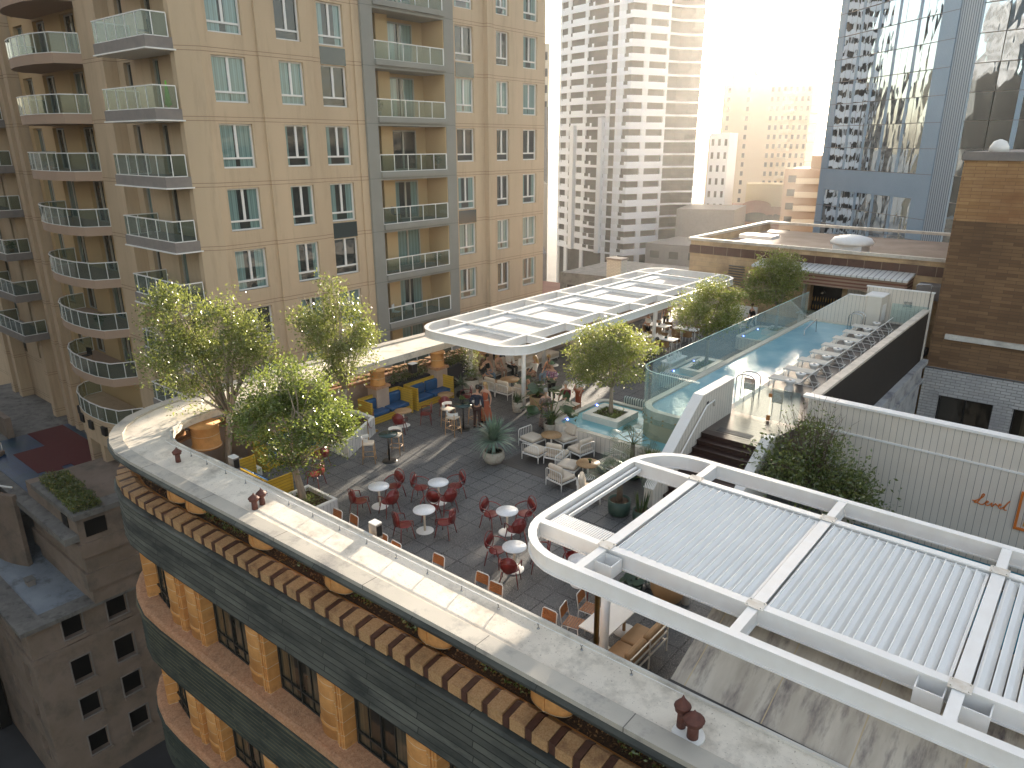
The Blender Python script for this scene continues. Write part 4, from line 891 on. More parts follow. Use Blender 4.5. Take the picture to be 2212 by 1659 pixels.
# box balconies, curved balconies, far wing balconies (south side)
W3, P3 = winproto(.88, 2.4, 'doorframe', 'x', low=0, mull=False); W4, P4 = winproto(1.85, 2.45, 'doorframe', 'x', low=0); u3, u4 = [False], [False]
CUR = [(-53.4, 18.5), (-53.3, 17.5), (-52.6, 16.8), (-51.4, 16.3), (-50, 16.05), (-48.5, 16.0), (-47, 16.1), (-45.5, 16.5), (-44.9, 17.7)]
for k in range(-1, 8):
    zf = 15.7 - FP * k
    if k < 7:
        MB().box(-40.3, -34.9, 16.5, 18.35, zf - .48, zf).build('box_balcony', 'slabgrey', ap, True)
        MB().box(-40.36, -34.84, 16.44, 18.37, zf - .54, zf - .48).build('balcony_edge', 'white', ap, True)
        railing([(-40.2, 18.3), (-40.2, 16.56), (-34.95, 16.56), (-34.95, 17.6)], zf + 1.02, parent=ap, gap=1.05, h=1.02)
        for x in (-41.3, -38.35): put(W3, P3, x, 18.62, 18.12 - FP * k - 2.38, u3)
        W_ = put(W3, P3, -35.9, 18.62, 18.12 - FP * k - 2.38, u3)
        for x in (-56.1, -52.6, -48.35, -45.85): put(W4, P4, x, 18.86, 18.12 - FP * k - 2.48, u4)
        MB().box(-67.5, -61.2, 16.7, 18.4, zf - .5, zf).build('box_balcony', 'slabgrey', ap, True)
        railing([(-67.4, 18.3), (-67.4, 16.8), (-61.3, 16.8), (-61.3, 18.3)], zf + 1.02, parent=ap, gap=1.2, h=1.02)
        for x in (-85.1, -80.1, -75.1, -70.1, -65.6): put(W4, P4, x, 19.16, 18.12 - FP * k - 2.48, u4)
    cb = MB(); cb.prism(CUR + [(-44.9, 18.55), (-53.4, 18.55)], zf - .5 if k < 7 else -7.3, zf); cb.build('curved_balcony', 'slabtan' if k < 7 else 'apt', ap, True)
    railing(CUR, zf + 1.02, parent=ap, gap=1.0, h=1.02)
for (x, y) in ((-52.4, 16.55), (-50.7, 16.05), (-48.9, 15.88), (-47.1, 15.95), (-45.6, 16.3)): MB().box(x - .28, x + .28, y - .02, y + .4, -6.4, -5.85).build('square_opening', 'darkvoid', ap, True)
for (x, y) in ((-52.6, 17.0), (-50.9, 16.4), (-48.2, 16.2), (-45.6, 16.8)): MB().box(x - .28, x + .28, y - .1, y + .45, -9.5, -7.3).build('column', 'apt', ap, True)
# little balconies peeping past the right end
for k in range(-1, 7):
    z = 18.95 - FP * k
    MB().box(-37.2, -35.4, 44.4, 45.7, z - .5, z).build('end_balcony', 'slabgrey', ap, True)
    MB().box(-37.15, -37.13, 44.4, 45.65, z, z + 1.1).box(-37.15, -35.45, 45.63, 45.65, z, z + 1.1).box(-35.47, -35.45, 44.4, 45.63, z, z + 1.1).build('balcony_glass', 'balglass', ap, True)
# clutter on the balconies
pr = thing('folded_parasol', 'bright green folded parasol on a box balcony of the apartment block', 'parasol', (-35.4, 17.4, 15.7 - FP)); M('limegreen', (.15, .5, .05), .7)
MB().lathe([(.02, 0), (.02, .1), (.16, .2), (.1, .7), (.02, 1.25)], 9).build('canopy', 'limegreen', pr)
# ---------------------------------------------------------------- garden court, podium block
struct(MB().box(-75, -41.3, 11.0, 40, -9.9, -9.5).build('garden_court', 'podslab'))
for (a, b, c, d, nm) in ((-60, -44, 11.8, 18, 'bluetile'),): struct(MB().box(a, b, c, d, -9.5, -9.46).build('tiled_pool_floor', nm))
cp_ = MB(); cp_.box(-60, -50.5, 15.2, 17.6, -9.46, -9.44); cp_.box(-56.5, -51.8, 13.2, 15.2, -9.46, -9.44); cp_.box(-51.8, -48.0, 13.6, 14.6, -9.46, -9.44); cp_.box(-50.2, -46.2, 12.0, 13.6, -9.46, -9.44); struct(cp_.build('red_paving', 'carpet'))
pd = thing('podium_building', 'brown rendered block with square windows, stepped ledges and flat slab roof, lower left', 'building', (-46, 12, -26))
mb = MB(); rows = [(-15.7, -14.4), (-18.75, -17.2), (-21.3, -19.9), (-24.0, -22.6)]
facade(mb, (-41.75, 8.4), (0, 1), 14, -26, -14.25, [(a, b, c, d) for (c, d) in rows for (a, b) in ((1.7, 2.75), (4.1, 5.2))], .3, (1, 0))
facade(mb, (-70, 8.4), (1, 0), 28.25, -26, -14.25, [(a, a + 1.0, c, d) for (c, d) in rows for a in (3, 8, 13, 18, 22.5, 25.8)], .3, (0, -1)); mb.build('wall', 'podium', pd, True)
MB().box(-69.5, -42.1, 8.8, 22, -26, -14.3).build('core', 'darkvoid', pd, True)
MB().sweep([(-70, 8.4), (-41.75, 8.4), (-41.75, 22)], [(-.35, -14.25), (-.35, -14.0), (.9, -14.0), (.9, -14.25)]).build('roof_slab_edge', 'podslab', pd, True)
MB().sweep([(-70, 8.4), (-41.75, 8.4), (-41.75, 22)], [(-.1, -16.45), (-.1, -16.1), (0, -16.1), (0, -16.45)]).build('string_course', 'podium', pd, True)
MB().box(-70, -42.6, 9.25, 22, -14.25, -14.08).build('flat_roof', 'podroof', pd, True)
for (c, d) in rows:
    for (a, b) in ((10.1, 11.15), (12.5, 13.6)):
        fm = MB(); sill = MB(); fm.box(-41.8, -41.7, a - .07, a, c - .07, d + .07).box(-41.8, -41.7, b, b + .07, c - .07, d + .07).box(-41.8, -41.7, a, b, c - .07, c).box(-41.8, -41.7, a, b, d, d + .07)
        sill.box(-41.75, -41.6, a - .05, b + .12, c - .28, c - .07); fm.build('window_frame', 'slabgrey', pd, True); sill.build('window_sill', 'podium', pd, True)
ub = MB(); ub.box(-49, -41.25, 11.75, 20, -10.1, -8.55); ub.box(-49.5, -41.15, 11.62, 20, -11.0, -10.1); ub.box(-49.6, -41.32, 11.8, 20, -12.0, -11.0); ub.box(-49.7, -41.2, 11.66, 20, -13.1, -12.0); ub.box(-49.6, -41.36, 11.85, 20, -14.07, -13.1)
ub.build('stepped_block', 'podium', pd, True)
MB().box(-47.5, -41.1, 11.6, 13.2, -8.55, -8.25).box(-42.4, -41.1, 13.2, 20, -8.55, -8.25).build('planter_wall', 'podslab', pd, True)
MB().box(-41.3, -41.2, 12.1, 13.2, -9.75, -8.8).build('square_opening', 'darkvoid', pd, True); MB().box(-43.4, -42.6, 11.7, 11.8, -9.75, -8.8).build('square_opening', 'darkvoid', pd, True)
cw = MB(); arcp = arc(-52, 16.5, 6.4, 215, 300, 14)
cw.sweep(arcp, [(-.15, -14.1), (-.15, -9.2), (.15, -9.2), (.15, -14.1)]); cw.build('curved_garden_wall', 'podium', pd, True)
rl = MB().tube([(x, y, -8.65) for x, y in arcp], .06, 8)
for x, y in arcp[::3]: rl.tube([(x, y, -9.25), (x, y, -8.65)], .04, 6)
rl.build('white_rail', 'white', pd, True)
dg = thing('dark_green_building', 'dark green rendered wall low in the left corner', 'building', (-56, 6, -26)); M('dkgreen', (.02, .035, .03), .8)
mb = MB(); facade(mb, (-75, 7.6), (1, 0), 24, -26, -17.5, [(a, a + .8, c, c + 1.2) for c in (-20.5, -23.5) for a in (14, 18, 21.5)], .3, (0, -1)); mb.build('wall', 'dkgreen', dg, True); MB().box(-75, -51, 7.7, 8.3, -26, -17.5).build('core', 'darkvoid', dg, True)
tag(MB().box(-64, -60, 14.0, 14.4, -9.46, -7.9).build('garden_wall', 'podium'), 'plain rendered wall closing the far side of the sunken garden court', 'wall')
# ---------------------------------------------------------------- towers in the distance
M('towerwhite', (.74, .75, .77), .7); M('towerglass', (.018, .017, .018), .4, c2=(.05, .045, .042), ns=.35, spec=.25); M('towerpier', (.66, .66, .66), .7)
wt = thing('white_tower', 'tall white apartment tower of curved bands with dark windows', 'tower', (-96, 160, -26))
FPT = [(-113.4, 153.5), (-111.5, 151.4), (-107, 149.7), (-101, 148.3), (-95.3, 147.3), (-89, 146.4), (-87.3, 150), (-85.6, 154), (-84, 158.5), (-82, 161), (-80.3, 162.3), (-93, 176), (-112, 174)]
core = shift(FPT + [FPT[0]], .5)[:-1]
def ins(path, d): return [(p[0], p[1]) for p in shift(path, d)]
vis = FPT[:11]
for k in range(27):
    z = -14 + k * 2.8 + (38.2 - (-14 + 19 * 2.8)) * 0
    MB().sweep(vis, [(-.0, z), (-.0, z + 1.45), (.6, z + 1.45), (.6, z)]).build('spandrel_band', 'towerwhite', wt, True)
def onpath(path, t):
    P = [Vector(p) for p in path]; L = [(P[i + 1] - P[i]).length for i in range(len(P) - 1)]; d = t * sum(L)
    for i, l in enumerate(L):
        if d <= l or i == len(L) - 1: u = (P[i + 1] - P[i]).normalized(); return P[i] + u * d, u
        d -= l
pm_ = MB(); nt_ = MB(); bgm = MB()
for (t0, t1_) in ((.0, .05), (.125, .155), (.265, .29), (.43, .455), (.495, .54), (.66, .69), (.795, .81)):
    pts_ = [onpath(vis, t0 + (t1_ - t0) * q / 3)[0] for q in range(4)]
    pm_.sweep([(p.x, p.y) for p in pts_], [(.03, -26), (.03, 62), (.4, 62), (.4, -26)])
pm_.build('pier', 'towerpier', wt, True)
for k in range(27):
    z = -14 + k * 2.8; nt_ = MB().sweep(ins(vis, .35), [(0, z + 1.45), (0, z + 2.8), (.2, z + 2.8), (.2, z + 1.45)])
    for (t0, t1_) in ((.29, .32), (.54, .565), (.155, .17)):
        pts_ = [onpath(vis, t0)[0], onpath(vis, t1_)[0]]; nt_.sweep([(p.x, p.y) for p in pts_], [(-.02, z + .75), (-.02, z + 1.46), (.1, z + 1.46), (.1, z + .75)])
    for (t0, t1_) in ((.46, .495), (.81, .995)):
        pts_ = [onpath(vis, t0 + (t1_ - t0) * q / 3)[0] for q in range(4)]; bgm.sweep([(p.x, p.y) for p in pts_], [(-.05, z + .45), (-.05, z + 1.5), (.1, z + 1.5), (.1, z + .45)])
    pts_ = [onpath(vis, .34 + .03 * q)[0] for q in range(4)]; bgm.sweep([(p.x, p.y) for p in pts_], [(-.25, z + .6), (-.25, z + 1.5), (-.2, z + 1.5), (-.2, z + .6)])
    nt_.sweep([(p.x, p.y) for p in [onpath(vis, .05)[0], onpath(vis, .085)[0]]], [(-.03, z + 1.0), (-.03, z + 1.46), (.1, z + 1.46), (.1, z + 1.0)]); nt_.build('window_row', 'towerglass', wt, True)
bgm.build('balcony_glass', 'towerglass', wt, True)
MB().prism(ins(vis, .6) + [(-93, 176), (-112, 174)], -26, 62).build('core', 'towerglass', wt, True)
pb_ = MB(); 
for (t0) in (.19, .4): p, u = onpath(vis, t0); n_ = Vector((-u.y, u.x)); pb_.add([(p.x + u.x * a + -n_.x * b, p.y + u.y * a - n_.y * b, z) for z in (-14, 15 if t0 < .3 else 16.6) for (a, b) in ((0, -.3), (1.3, -.3), (1.3, 1.0), (0, 1.0))], [(0, 3, 2, 1), (4, 5, 6, 7), (0, 1, 5, 4), (1, 2, 6, 5), (2, 3, 7, 6), (3, 0, 4, 7)])
pb_.build('projecting_pier', 'towerpier', wt, True)
def block(name, lab, poly, z0, z1, mat, fh, wins, wmat='towerglass', cat='building', group=None, roofz=None, depth=.35):
    """poly: plan corners; wins: {edge index: [(u0, u1)...]} ; window rows every fh"""
    c = (sum(p[0] for p in poly) / len(poly), sum(p[1] for p in poly) / len(poly)); t = thing(name, lab, cat, (c[0], c[1], z0), 0, group)
    mb = MB(); area = sum(poly[i][0] * poly[(i + 1) % len(poly)][1] - poly[(i + 1) % len(poly)][0] * poly[i][1] for i in range(len(poly)))
    for i in range(len(poly)):
        a, b = Vector(poly[i]), Vector(poly[(i + 1) % len(poly)]); L = (b - a).length; u = (b - a) / L; n_ = (u.y, -u.x) if area > 0 else (-u.y, u.x)
        ops = [(w0 * L, w1 * L, z, z + fh * .5) for (w0, w1) in wins.get(i, []) for z in [z1 - fh * (k + .85) for k in range(int((z1 - z0) / fh))] if z > z0]
        facade(mb, a, u, L, z0, z1, ops, depth, n_)
    mb.build('wall', mat, t, True)
    sh_ = [(c[0] + (x - c[0]) * .97, c[1] + (y - c[1]) * .97) for x, y in poly]
    MB().prism(sh_, z0, z1 - .1).build('glazing', wmat, t, True)
    MB().prism(poly, z1, z1 + .4).build('roof', mat, t, True); return t
M('beige', (.52, .42, .3), .85); M('beige2', (.6, .52, .4), .85)
ev = lambda n_, f=.5, a=0, b=1: [(a + (b - a) * (k + .5 - f / 2) / n_, a + (b - a) * (k + .5 + f / 2) / n_) for k in range(n_)]
bt_ = block('beige_tower', 'hazy beige apartment tower with a spire, between the white tower and the glass tower', [(-106.5, 231.7), (-93.6, 237.0), (-82, 241.5), (-86, 262), (-108, 258)], -26, 28.5, 'beige', 2.8, {0: [(.1, .16), (.52, .58)], 1: ev(7, .45)})
MB().prism([(-105, 233.5), (-94, 238), (-87, 240.5), (-90, 255), (-104, 252)], 28.5, 31.5).build('penthouse', 'beige', bt_, True)
MB().lathe([(.7, 31.5), (.5, 33), (.3, 33.2), (.5, 34), (.3, 34.2), (.45, 35), (.25, 35.2), (.4, 36), (.15, 36.4), (.05, 39.5)], 8, (-98.6, 236.5, 0)).build('spire', 'beige2', bt_, True)
for k in range(14):
    z = 27.2 - k * 2.8; MB().prism([(-89.9, 238.0), (-87.0, 238.3), (-86.6, 239.7), (-89.6, 238.7)], z - 1.9, z - .9).build('balcony', 'beige2', bt_, True)
    MB().prism([(-82.2, 240.5), (-79.8, 241.9), (-80.2, 243.2), (-82.6, 242.2)], z - 2.2, z - 1.9).build('balcony', 'beige2', bt_, True)
block('beige_annex', 'lower left wing of the hazy beige tower with stacked balconies', [(-109.6, 230.2), (-103.5, 232.8), (-105, 250), (-112, 248)], -26, 13, 'beige', 2.8, {0: [(.5, .85)]})
M('redbrick', (.24, .1, .065), .85, c2=(.3, .14, .09), ns=.4); M('brickbeige', (.36, .25, .17), .85); M('yellowrender', (.5, .38, .2), .85)
rb_ = block('red_brick_building', 'red brick building with an arched gable and three arched windows', [(-76.2, 174.0), (-64.0, 179.0), (-68, 190), (-80, 185)], -26, -4.2, 'redbrick', 3.6, {0: ev(6, .55)})
ag = MB(); U = Vector((12.2, 5.0)).normalized()
def pu(a, z, d=0): return (-76.2 + U.x * a + U.y * d, 174.0 + U.y * a - U.x * d, z)
gp = [(0, -4.2), (0, -3.6), (3.2, -3.6)] + [(6.6 + 3.4 * math.cos(R(a)), -3.5 + 1.3 * math.sin(R(a))) for a in range(170, 5, -15)] + [(10.0, -3.6), (13.2, -3.6), (13.2, -4.2)]
ag.add([pu(a, z, d) for d in (0, -.6) for a, z in gp], [tuple(range(len(gp))), tuple(range(2 * len(gp) - 1, len(gp) - 1, -1))] + [(i, len(gp) + i, len(gp) + (i + 1) % len(gp), (i + 1) % len(gp)) for i in range(len(gp))]); ag.build('arched_gable', 'redbrick', rb_, True)
aw_ = MB()
for (c0, w, zb, h) in ((6.6, 2.9, -7.3, 1.1), (2.0, .8, -7.3, .8), (11.2, .8, -7.3, .8)):
    pts_ = [(c0 - w, zb), (c0 - w, zb + 1.2)] + [(c0 + w * math.cos(R(a)), zb + 1.2 + h * math.sin(R(a))) for a in range(165, 0, -15)] + [(c0 + w, zb + 1.2), (c0 + w, zb)]
    aw_.add([pu(a, z, .05) for a, z in pts_], [tuple(range(len(pts_)))])
aw_.build('arched_windows', 'towerglass', rb_, True)
block('yellow_rooftop', 'dull yellow rooftop block rising behind the red brick gable', [(-74.0, 178.5), (-64.6, 182.3), (-68, 190), (-77, 186)], -5, 1.1, 'yellowrender', 4, {})
block('balcony_building', 'brick and cream building with stepped balconies, next to the glass tower', [(-61.4, 169), (-53.5, 172.2), (-56, 186), (-65, 182)], -26, 5.2, 'brickbeige', 3, {0: [(.1, .3)]})
bl_ = MB()
for k in range(10): z = 3.6 - k * 3; bl_.prism([(-58.8, 169.2), (-53.4, 171.4), (-53.7, 172.2), (-59.1, 170.0)], z - 1.2, z)
tag(bl_.build('stacked_balconies', 'beige2'), 'cream stacked balconies on the brick and cream building beside the glass tower', 'balconies')
block('stepped_top', 'brick rooftop tier above the balcony building', [(-57.5, 174), (-53, 175.8), (-55, 184), (-60, 182)], 5.2, 8.0, 'brickbeige', 4, {})
block('grey_roofed_building', 'low building with a grey mansard roof right of the white tower', [(-78, 150.5), (-67.0, 156.5), (-70, 170), (-82, 165)], -26, -3.3, 'slabgrey', 3, {})
block('cream_office', 'narrow pale grey block just behind the right side of the white tower', [(-80.6, 170), (-76.6, 172), (-78, 180), (-84, 178)], -26, 13, 'towerpier', 3, {0: ev(3, .4)})
for k, (x, y, w, h, lab) in enumerate(((-95.5, 122.5, 5, 29, 'pale balconied block glimpsed between the cream apartments and the white tower'), (-90.5, 113, 9, 17, 'dark domed roof building glimpsed left of the white tower'), (-82.5, 102, 10, 4, 'pinkish banded building low between the apartments and the white tower'), (-76, 92, 12, -6, 'grey terrace house roofs beyond the far corner of the pergola'))):
    block('distant_building', lab, [(x - w, y - 4), (x + w / 2, y), (x + w / 2 - 12, y + 14), (x - w - 10, y + 10)], -26, h, ('beige2', 'slabgrey', 'beige', 'slabgrey')[k], 3, {0: ev(5, .5)})
for k, (x, y, s, h, m_) in enumerate(((-62, 118, 12, -13, 'slabgrey'), (-48, 104, 10, -10, 'podslab'), (-66, 140, 10, -9, 'slabgrey'), (-44, 78, 9, -4.5, 'podslab'), (-57, 76, 12, -9, 'redbrick'), (-30, 72, 12, -6, 'podslab'), (-16, 90, 14, -8, 'slabgrey'))):
    block('low_roof', ['flat grey roof in front of the white tower base', 'dark flat roof right of the white tower base', 'pale flat roof behind the far pergola tip', 'dark roof just past the far corner of the pergola', 'brick roof beside the cream apartments far end', 'flat roof behind the bar building, left', 'flat roof behind the bar building, right'][k], [(x - s, y - s * .6), (x + s, y - s * .3), (x + s * .8, y + s), (x - s, y + s * .8)], -26, h, m_, 3, {0: ev(5, .5)})
ch = thing('tiled_chimney', 'pale glazed-brick chimney stack rising past the far pergola', 'chimney', (-39.4, 63.8, -6)); brick('chimbrick', 'xzy', (.5, .48, .42), (.56, .54, .48), (.3, .29, .27), .4, .15, .015)
MB().box(-.85, .85, -.6, .6, 0, 5.8).build('stack', 'chimbrick', ch); MB().box(-.95, .95, -.7, .7, 5.8, 6.0).build('cap', 'slabgrey', ch)
# glass tower
gt = thing('glass_tower', 'mirror-glass office tower with pale blue ribbed metal cladding', 'tower', (-30, 135, -26))
M('cladblue', (.33, .42, .51), .4, c2=(.29, .38, .47), ns=.2, metal=.3, grooves=[('x', .22, .03, (.25, .31, .38), 0)], world=True)
M('cladrib', (.4, .45, .5), .4, metal=.3, grooves=[('x', .35, .13, (.12, .15, .18), 0)], world=True)
m, t_, b_ = newmat('mirror'); b_.inputs['Base Color'].default_value = (.62, .72, .8, 1); b_.inputs['Metallic'].default_value = 1; b_.inputs['Roughness'].default_value = .03
co = coords(t_, world=True); n_ = nd(t_, 'ShaderNodeTexNoise'); n_.inputs['Scale'].default_value = .55; n_.inputs['Detail'].default_value = 1.5
mp = nd(t_, 'ShaderNodeMapping'); mp.inputs['Scale'].default_value = (1, 1, .35); lk(t_, co, mp.inputs[0]); lk(t_, mp.outputs[0], n_.inputs['Vector']); bump(t_, b_, n_.outputs[0], .25, .2); MATS['mirror'] = m
A_, B_ = Vector((-46.3, 146.3)), Vector((-23.7, 126.0)); U = (B_ - A_); LG = U.length; U /= LG; NG = Vector((U.y, -U.x))
Q_ = lambda a, z, d=0: (A_.x + U.x * a + NG.x * d, A_.y + U.y * a + NG.y * d, z)
def slab(mb, a0, a1, z0, z1, d0, d1): mb.add([Q_(a, z, d) for d in (d0, d1) for z in (z0, z1) for a in (a0, a1)], [(0, 1, 3, 2), (4, 6, 7, 5), (0, 4, 5, 1), (2, 3, 7, 6), (0, 2, 6, 4), (1, 5, 7, 3)])
cl, gl_ = MB(), MB(); TOP = 75
slab(cl, -.1, 2.0, -26, TOP, -.3, .12); slab(cl, LG - 3.6, LG, -26, TOP, -.3, .12); slab(cl, 2.0, LG - 3.6, 2.9, 6.6, -.3, .1)
gw = (LG - 5.6) / 5; jt = MB()
for k in range(1, 5): slab(cl, 2 + gw * k - .3, 2 + gw * k + .3, -26, TOP, -.28, .06)
rr_ = random.Random(2)
zs_ = [-26, -22, -18, -14, -10.4, -6.8, -3.2, .0, 2.9] + [6.6, 10.3, 14.0] + [14 + 3.72 * k for k in range(1, 17)]
for i in range(len(zs_) - 1):
    if zs_[i] == 2.9: continue
    for k in range(5):
        for q in range(3):
            a0 = 2 + gw * k + gw * q / 3 + .03; a1 = 2 + gw * k + gw * (q + 1) / 3 - .03; e = [rr_.uniform(-.02, .02) for _ in range(4)]
            gl_.add([Q_(a0, zs_[i] + .04, e[0]), Q_(a1, zs_[i] + .04, e[1]), Q_(a1, zs_[i + 1] - .04, e[2]), Q_(a0, zs_[i + 1] - .04, e[3])], [(0, 1, 2, 3)])
    slab(jt, -.1, LG, zs_[i] - .05, zs_[i] + .03, -.1, .14)
cl.build('metal_cladding', 'cladblue', gt, True); gl_.build('mirror_panels', 'mirror', gt, True, solid=True); jt.build('joint_lines', 'slabgrey', gt, True)
MB().prism([(-46.2, 146.6), (-23.7, 126.5), (-20.3, 123.5), (17, 114.2), (60, 150), (-20, 175)], -26, TOP).build('core', 'slabgrey', gt, True)
MB().prism([(-23.7, 126.0), (-20.5, 122.7), (-19.9, 123.5), (-23.3, 127)], -26, TOP).build('ribbed_corner', 'cladrib', gt, True)
A_, B_ = Vector((-20.4, 123.0)), Vector((17, 113.4)); U = (B_ - A_); LG = U.length; U /= LG; NG = Vector((U.y, -U.x))
g2, j2, c2_ = MB(), MB(), MB()
zs2 = [6.6 + 3.72 * k for k in range(-8, 19)]
for i in range(len(zs2) - 1):
    for k in range(11):
        e = [rr_.uniform(-.03, .03) for _ in range(4)]; a0, a1 = k * 3.3 + .05, k * 3.3 + 3.25
        g2.add([Q_(a0, zs2[i] + .04, e[0]), Q_(a1, zs2[i] + .04, e[1]), Q_(a1, zs2[i + 1] - .04, e[2]), Q_(a0, zs2[i + 1] - .04, e[3])], [(0, 1, 2, 3)])
    slab(j2, 0, LG, zs2[i] - .05, zs2[i] + .03, -.1, .14)
slab(c2_, 6.6 - .3, 6.6 + .3, -26, TOP, -.1, .1); slab(c2_, 13.2 - .3, 13.2 + .3, -26, TOP, -.1, .1); slab(c2_, 19.8 - .3, 19.8 + .3, -26, TOP, -.1, .1)
g2.build('mirror_panels', 'mirror', gt, True, solid=True); j2.build('joint_lines', 'slabgrey', gt, True); c2_.build('metal_cladding', 'cladblue', gt, True)
# city that the mirror glass and windows reflect; first tower added to block skylight
M('darktower', (.05, .05, .06), .4); rr_ = random.Random(8)
for k, (x, y, w, h, m_) in enumerate(((-62, -34, 46, 62, 'darktower'), (-168, 136, 11, 85, 'darktower'), (-205, 165, 16, 30, 'slabgrey'), (-240, 185, 18, 24, 'beige'), (-300, 215, 20, 46, 'darktower'), (-200, 60, 16, 30, 'slabgrey'), (-60, -90, 20, 45, 'darktower'), (20, -80, 18, 35, 'beige'), (80, -40, 16, 40, 'beige2'), (-150, -60, 22, 60, 'darktower'), (90, 40, 14, 26, 'beige'))):
    block('city_tower', ['added sky-blocking dark slab tower', 'slim dark tower', 'grey slab block', 'wide beige block', 'far dark tower', 'grey block', 'tall dark block', 'beige block', 'pale block', 'broad dark tower', 'squat beige block'][k] + ' of the city outside the picture, seen only as a reflection', [(x - w / 2, y - w / 2), (x + w / 2, y - w / 2), (x + w / 2, y + w / 2), (x - w / 2, y + w / 2)], -26, h, m_, 3.6, {i: ev(6, .6) for i in range(4)}, group='city towers outside the picture')

for (x, y, lab) in ((-46.5, 10.2, 'small grey vent box on the flat podium roof, near its corner'), (-50.0, 10.6, 'round drain vent on the flat podium roof'), (-55.0, 10.0, 'grey vent box on the far part of the podium roof')):
    t = thing('roof_vent_box', lab, 'vent', (x, y, -14.08)); MB().box(-.3, .3, -.2, .2, 0, .35).build('casing', 'slabgrey', t); MB().box(-.34, .34, -.24, .24, .351, .4).build('lid', 'podslab', t)
# ---------------------------------------------------------------- trees
def tree(lab, base, fork, blobs, tips, per, ls, mat, seed, r0=.11, spread=.2, thin=-.12, lean=(0, 0), group=None, bare=0, bark='bark', fr=2.0, grow=1.12):
    rd = random.Random(seed); B = Vector(base); t = thing('tree', lab, 'tree', base, 0, group); blobs = [(b[0], b[1], b[2], b[3] * grow, b[4] * grow) for b in blobs]
    F = Vector((lean[0], lean[1], fork)); tr = MB()
    tr.tube([(0, 0, -.05), (F.x * .2, F.y * .2, F.z * .35), (F.x * .7, F.y * .7, F.z * .75), tuple(F)], [r0 * 1.25, r0, r0 * .85, r0 * .75], 9); tr.build('trunk', bark, t)
    br = MB(); nodes = []
    tgt = []
    for b in blobs:
        for _ in range(3):
            d = Vector((rd.gauss(0, 1), rd.gauss(0, 1), rd.gauss(.3, .8))).normalized() * .55
            tgt.append(Vector((b[0] + d.x * b[3], b[1] + d.y * b[3], b[2] + d.z * b[4])))
    for g in tgt:
        m1 = F.lerp(g, .35) + Vector((rd.uniform(-.15, .15), rd.uniform(-.15, .15), .12)); m2 = F.lerp(g, .7) + Vector((rd.uniform(-.15, .15), rd.uniform(-.15, .15), .1))
        br.tube([tuple(F - Vector((0, 0, .08))), tuple(m1), tuple(m2), tuple(g)], [r0 * .45, r0 * .3, r0 * .18, r0 * .08], 5)
        for a, b_, n_ in ((F, m1, 3), (m1, m2, 4), (m2, g, 4)):
            for q in range(n_): nodes.append(a.lerp(b_, q / n_))
        nodes.append(g)
    cr = MB(); made = 0; guard = 0; vols = [b[3] * b[3] * b[4] for b in blobs]
    while made < tips and guard < tips * 12:
        guard += 1; b = rd.choices(blobs, vols)[0]
        d = Vector((rd.gauss(0, 1), rd.gauss(0, 1), rd.gauss(0, 1))).normalized() * (rd.random() ** .42)
        p = Vector((b[0] + d.x * b[3], b[1] + d.y * b[3], b[2] + d.z * b[4]))
        if noise.noise((p + B) * 1.15) + .35 * noise.noise((p + B) * fr * 1.7) < thin: continue
        made += 1; q = min(nodes, key=lambda n_: (n_ - p).length_squared + (2 if n_.z > p.z + .2 else 0))
        if (q - p).length > .25 and made % 2 == 0: br.tube([tuple(q), tuple(q.lerp(p, .5) + Vector((0, 0, .05))), tuple(p)], [.012, .009, .004], 3)
        out = (p - Vector((b[0], b[1], b[2] - b[4] * .6))).normalized()
        if rd.random() < bare: br.tube([tuple(p), tuple(p + out * .35 + Vector((0, 0, .25)))], [.006, .003], 3); continue
        for _ in range(per):
            c = p + Vector((rd.gauss(0, spread), rd.gauss(0, spread), rd.gauss(0, spread * .8)))
            s = ls * rd.uniform(.7, 1.3); dd = (out * .7 + Vector((rd.gauss(0, .7), rd.gauss(0, .7), rd.gauss(-.1, .6)))).normalized()
            a = dd.cross(Vector((rd.gauss(0, 1), rd.gauss(0, 1), rd.gauss(0, 1)))); a = a.normalized() * s * .24 if a.length > 1e-4 else Vector((s * .2, 0, 0))
            cr.v += [tuple(c), tuple(c + dd * s * .45 + a), tuple(c + dd * s), tuple(c + dd * s * .45 - a)]; o = len(cr.v) - 4; cr.f.append([o, o + 1, o + 2, o + 3]); cr.sm.append(False)
    br.build('limbs', bark, t); cr.build('crown', mat, t, solid=True); return t
random.seed(1)
LX, LY = .77, .637
def bl(l, z, r, h, d=0): return (LX * l - LY * d, LY * l + LX * d, z, r, h)
tree('tall leafy tree at the curved left end of the roof edge, tallest of all', (-22.75, 11.45, 0), 2.3, [bl(-.95, 5.3, 1.15, 1.25), bl(-1.35, 4.0, 1.1, 1.1), bl(-1.2, 6.3, .55, .7), bl(.75, 5.2, 1.1, 1.0), bl(.7, 6.1, .45, .65), bl(1.5, 5.0, .75, .9), bl(0, 4.1, 1.3, .9), bl(1.75, 4.0, .85, .7), bl(-1.1, 3.0, .8, .6)], 1150, 15, .11, 'leaf1', 21, .13, .17, .02, (.15, .25))
tree('dense rounded tree in the white planter box behind the paired roof vents', (-18.2, 11.45, .45), 1.25, [bl(-.4, 3.1, 1.25, 1.1), bl(.55, 2.9, 1.15, 1.1), bl(0, 3.9, .9, .7), bl(-1.15, 2.7, .8, .8), bl(1.2, 2.4, .55, .8), bl(-.5, 1.5, .6, .35), bl(.55, 1.25, .4, .3)], 1050, 18, .105, 'leaf2', 22, .115, .15, -.05, (-.15, -.1))
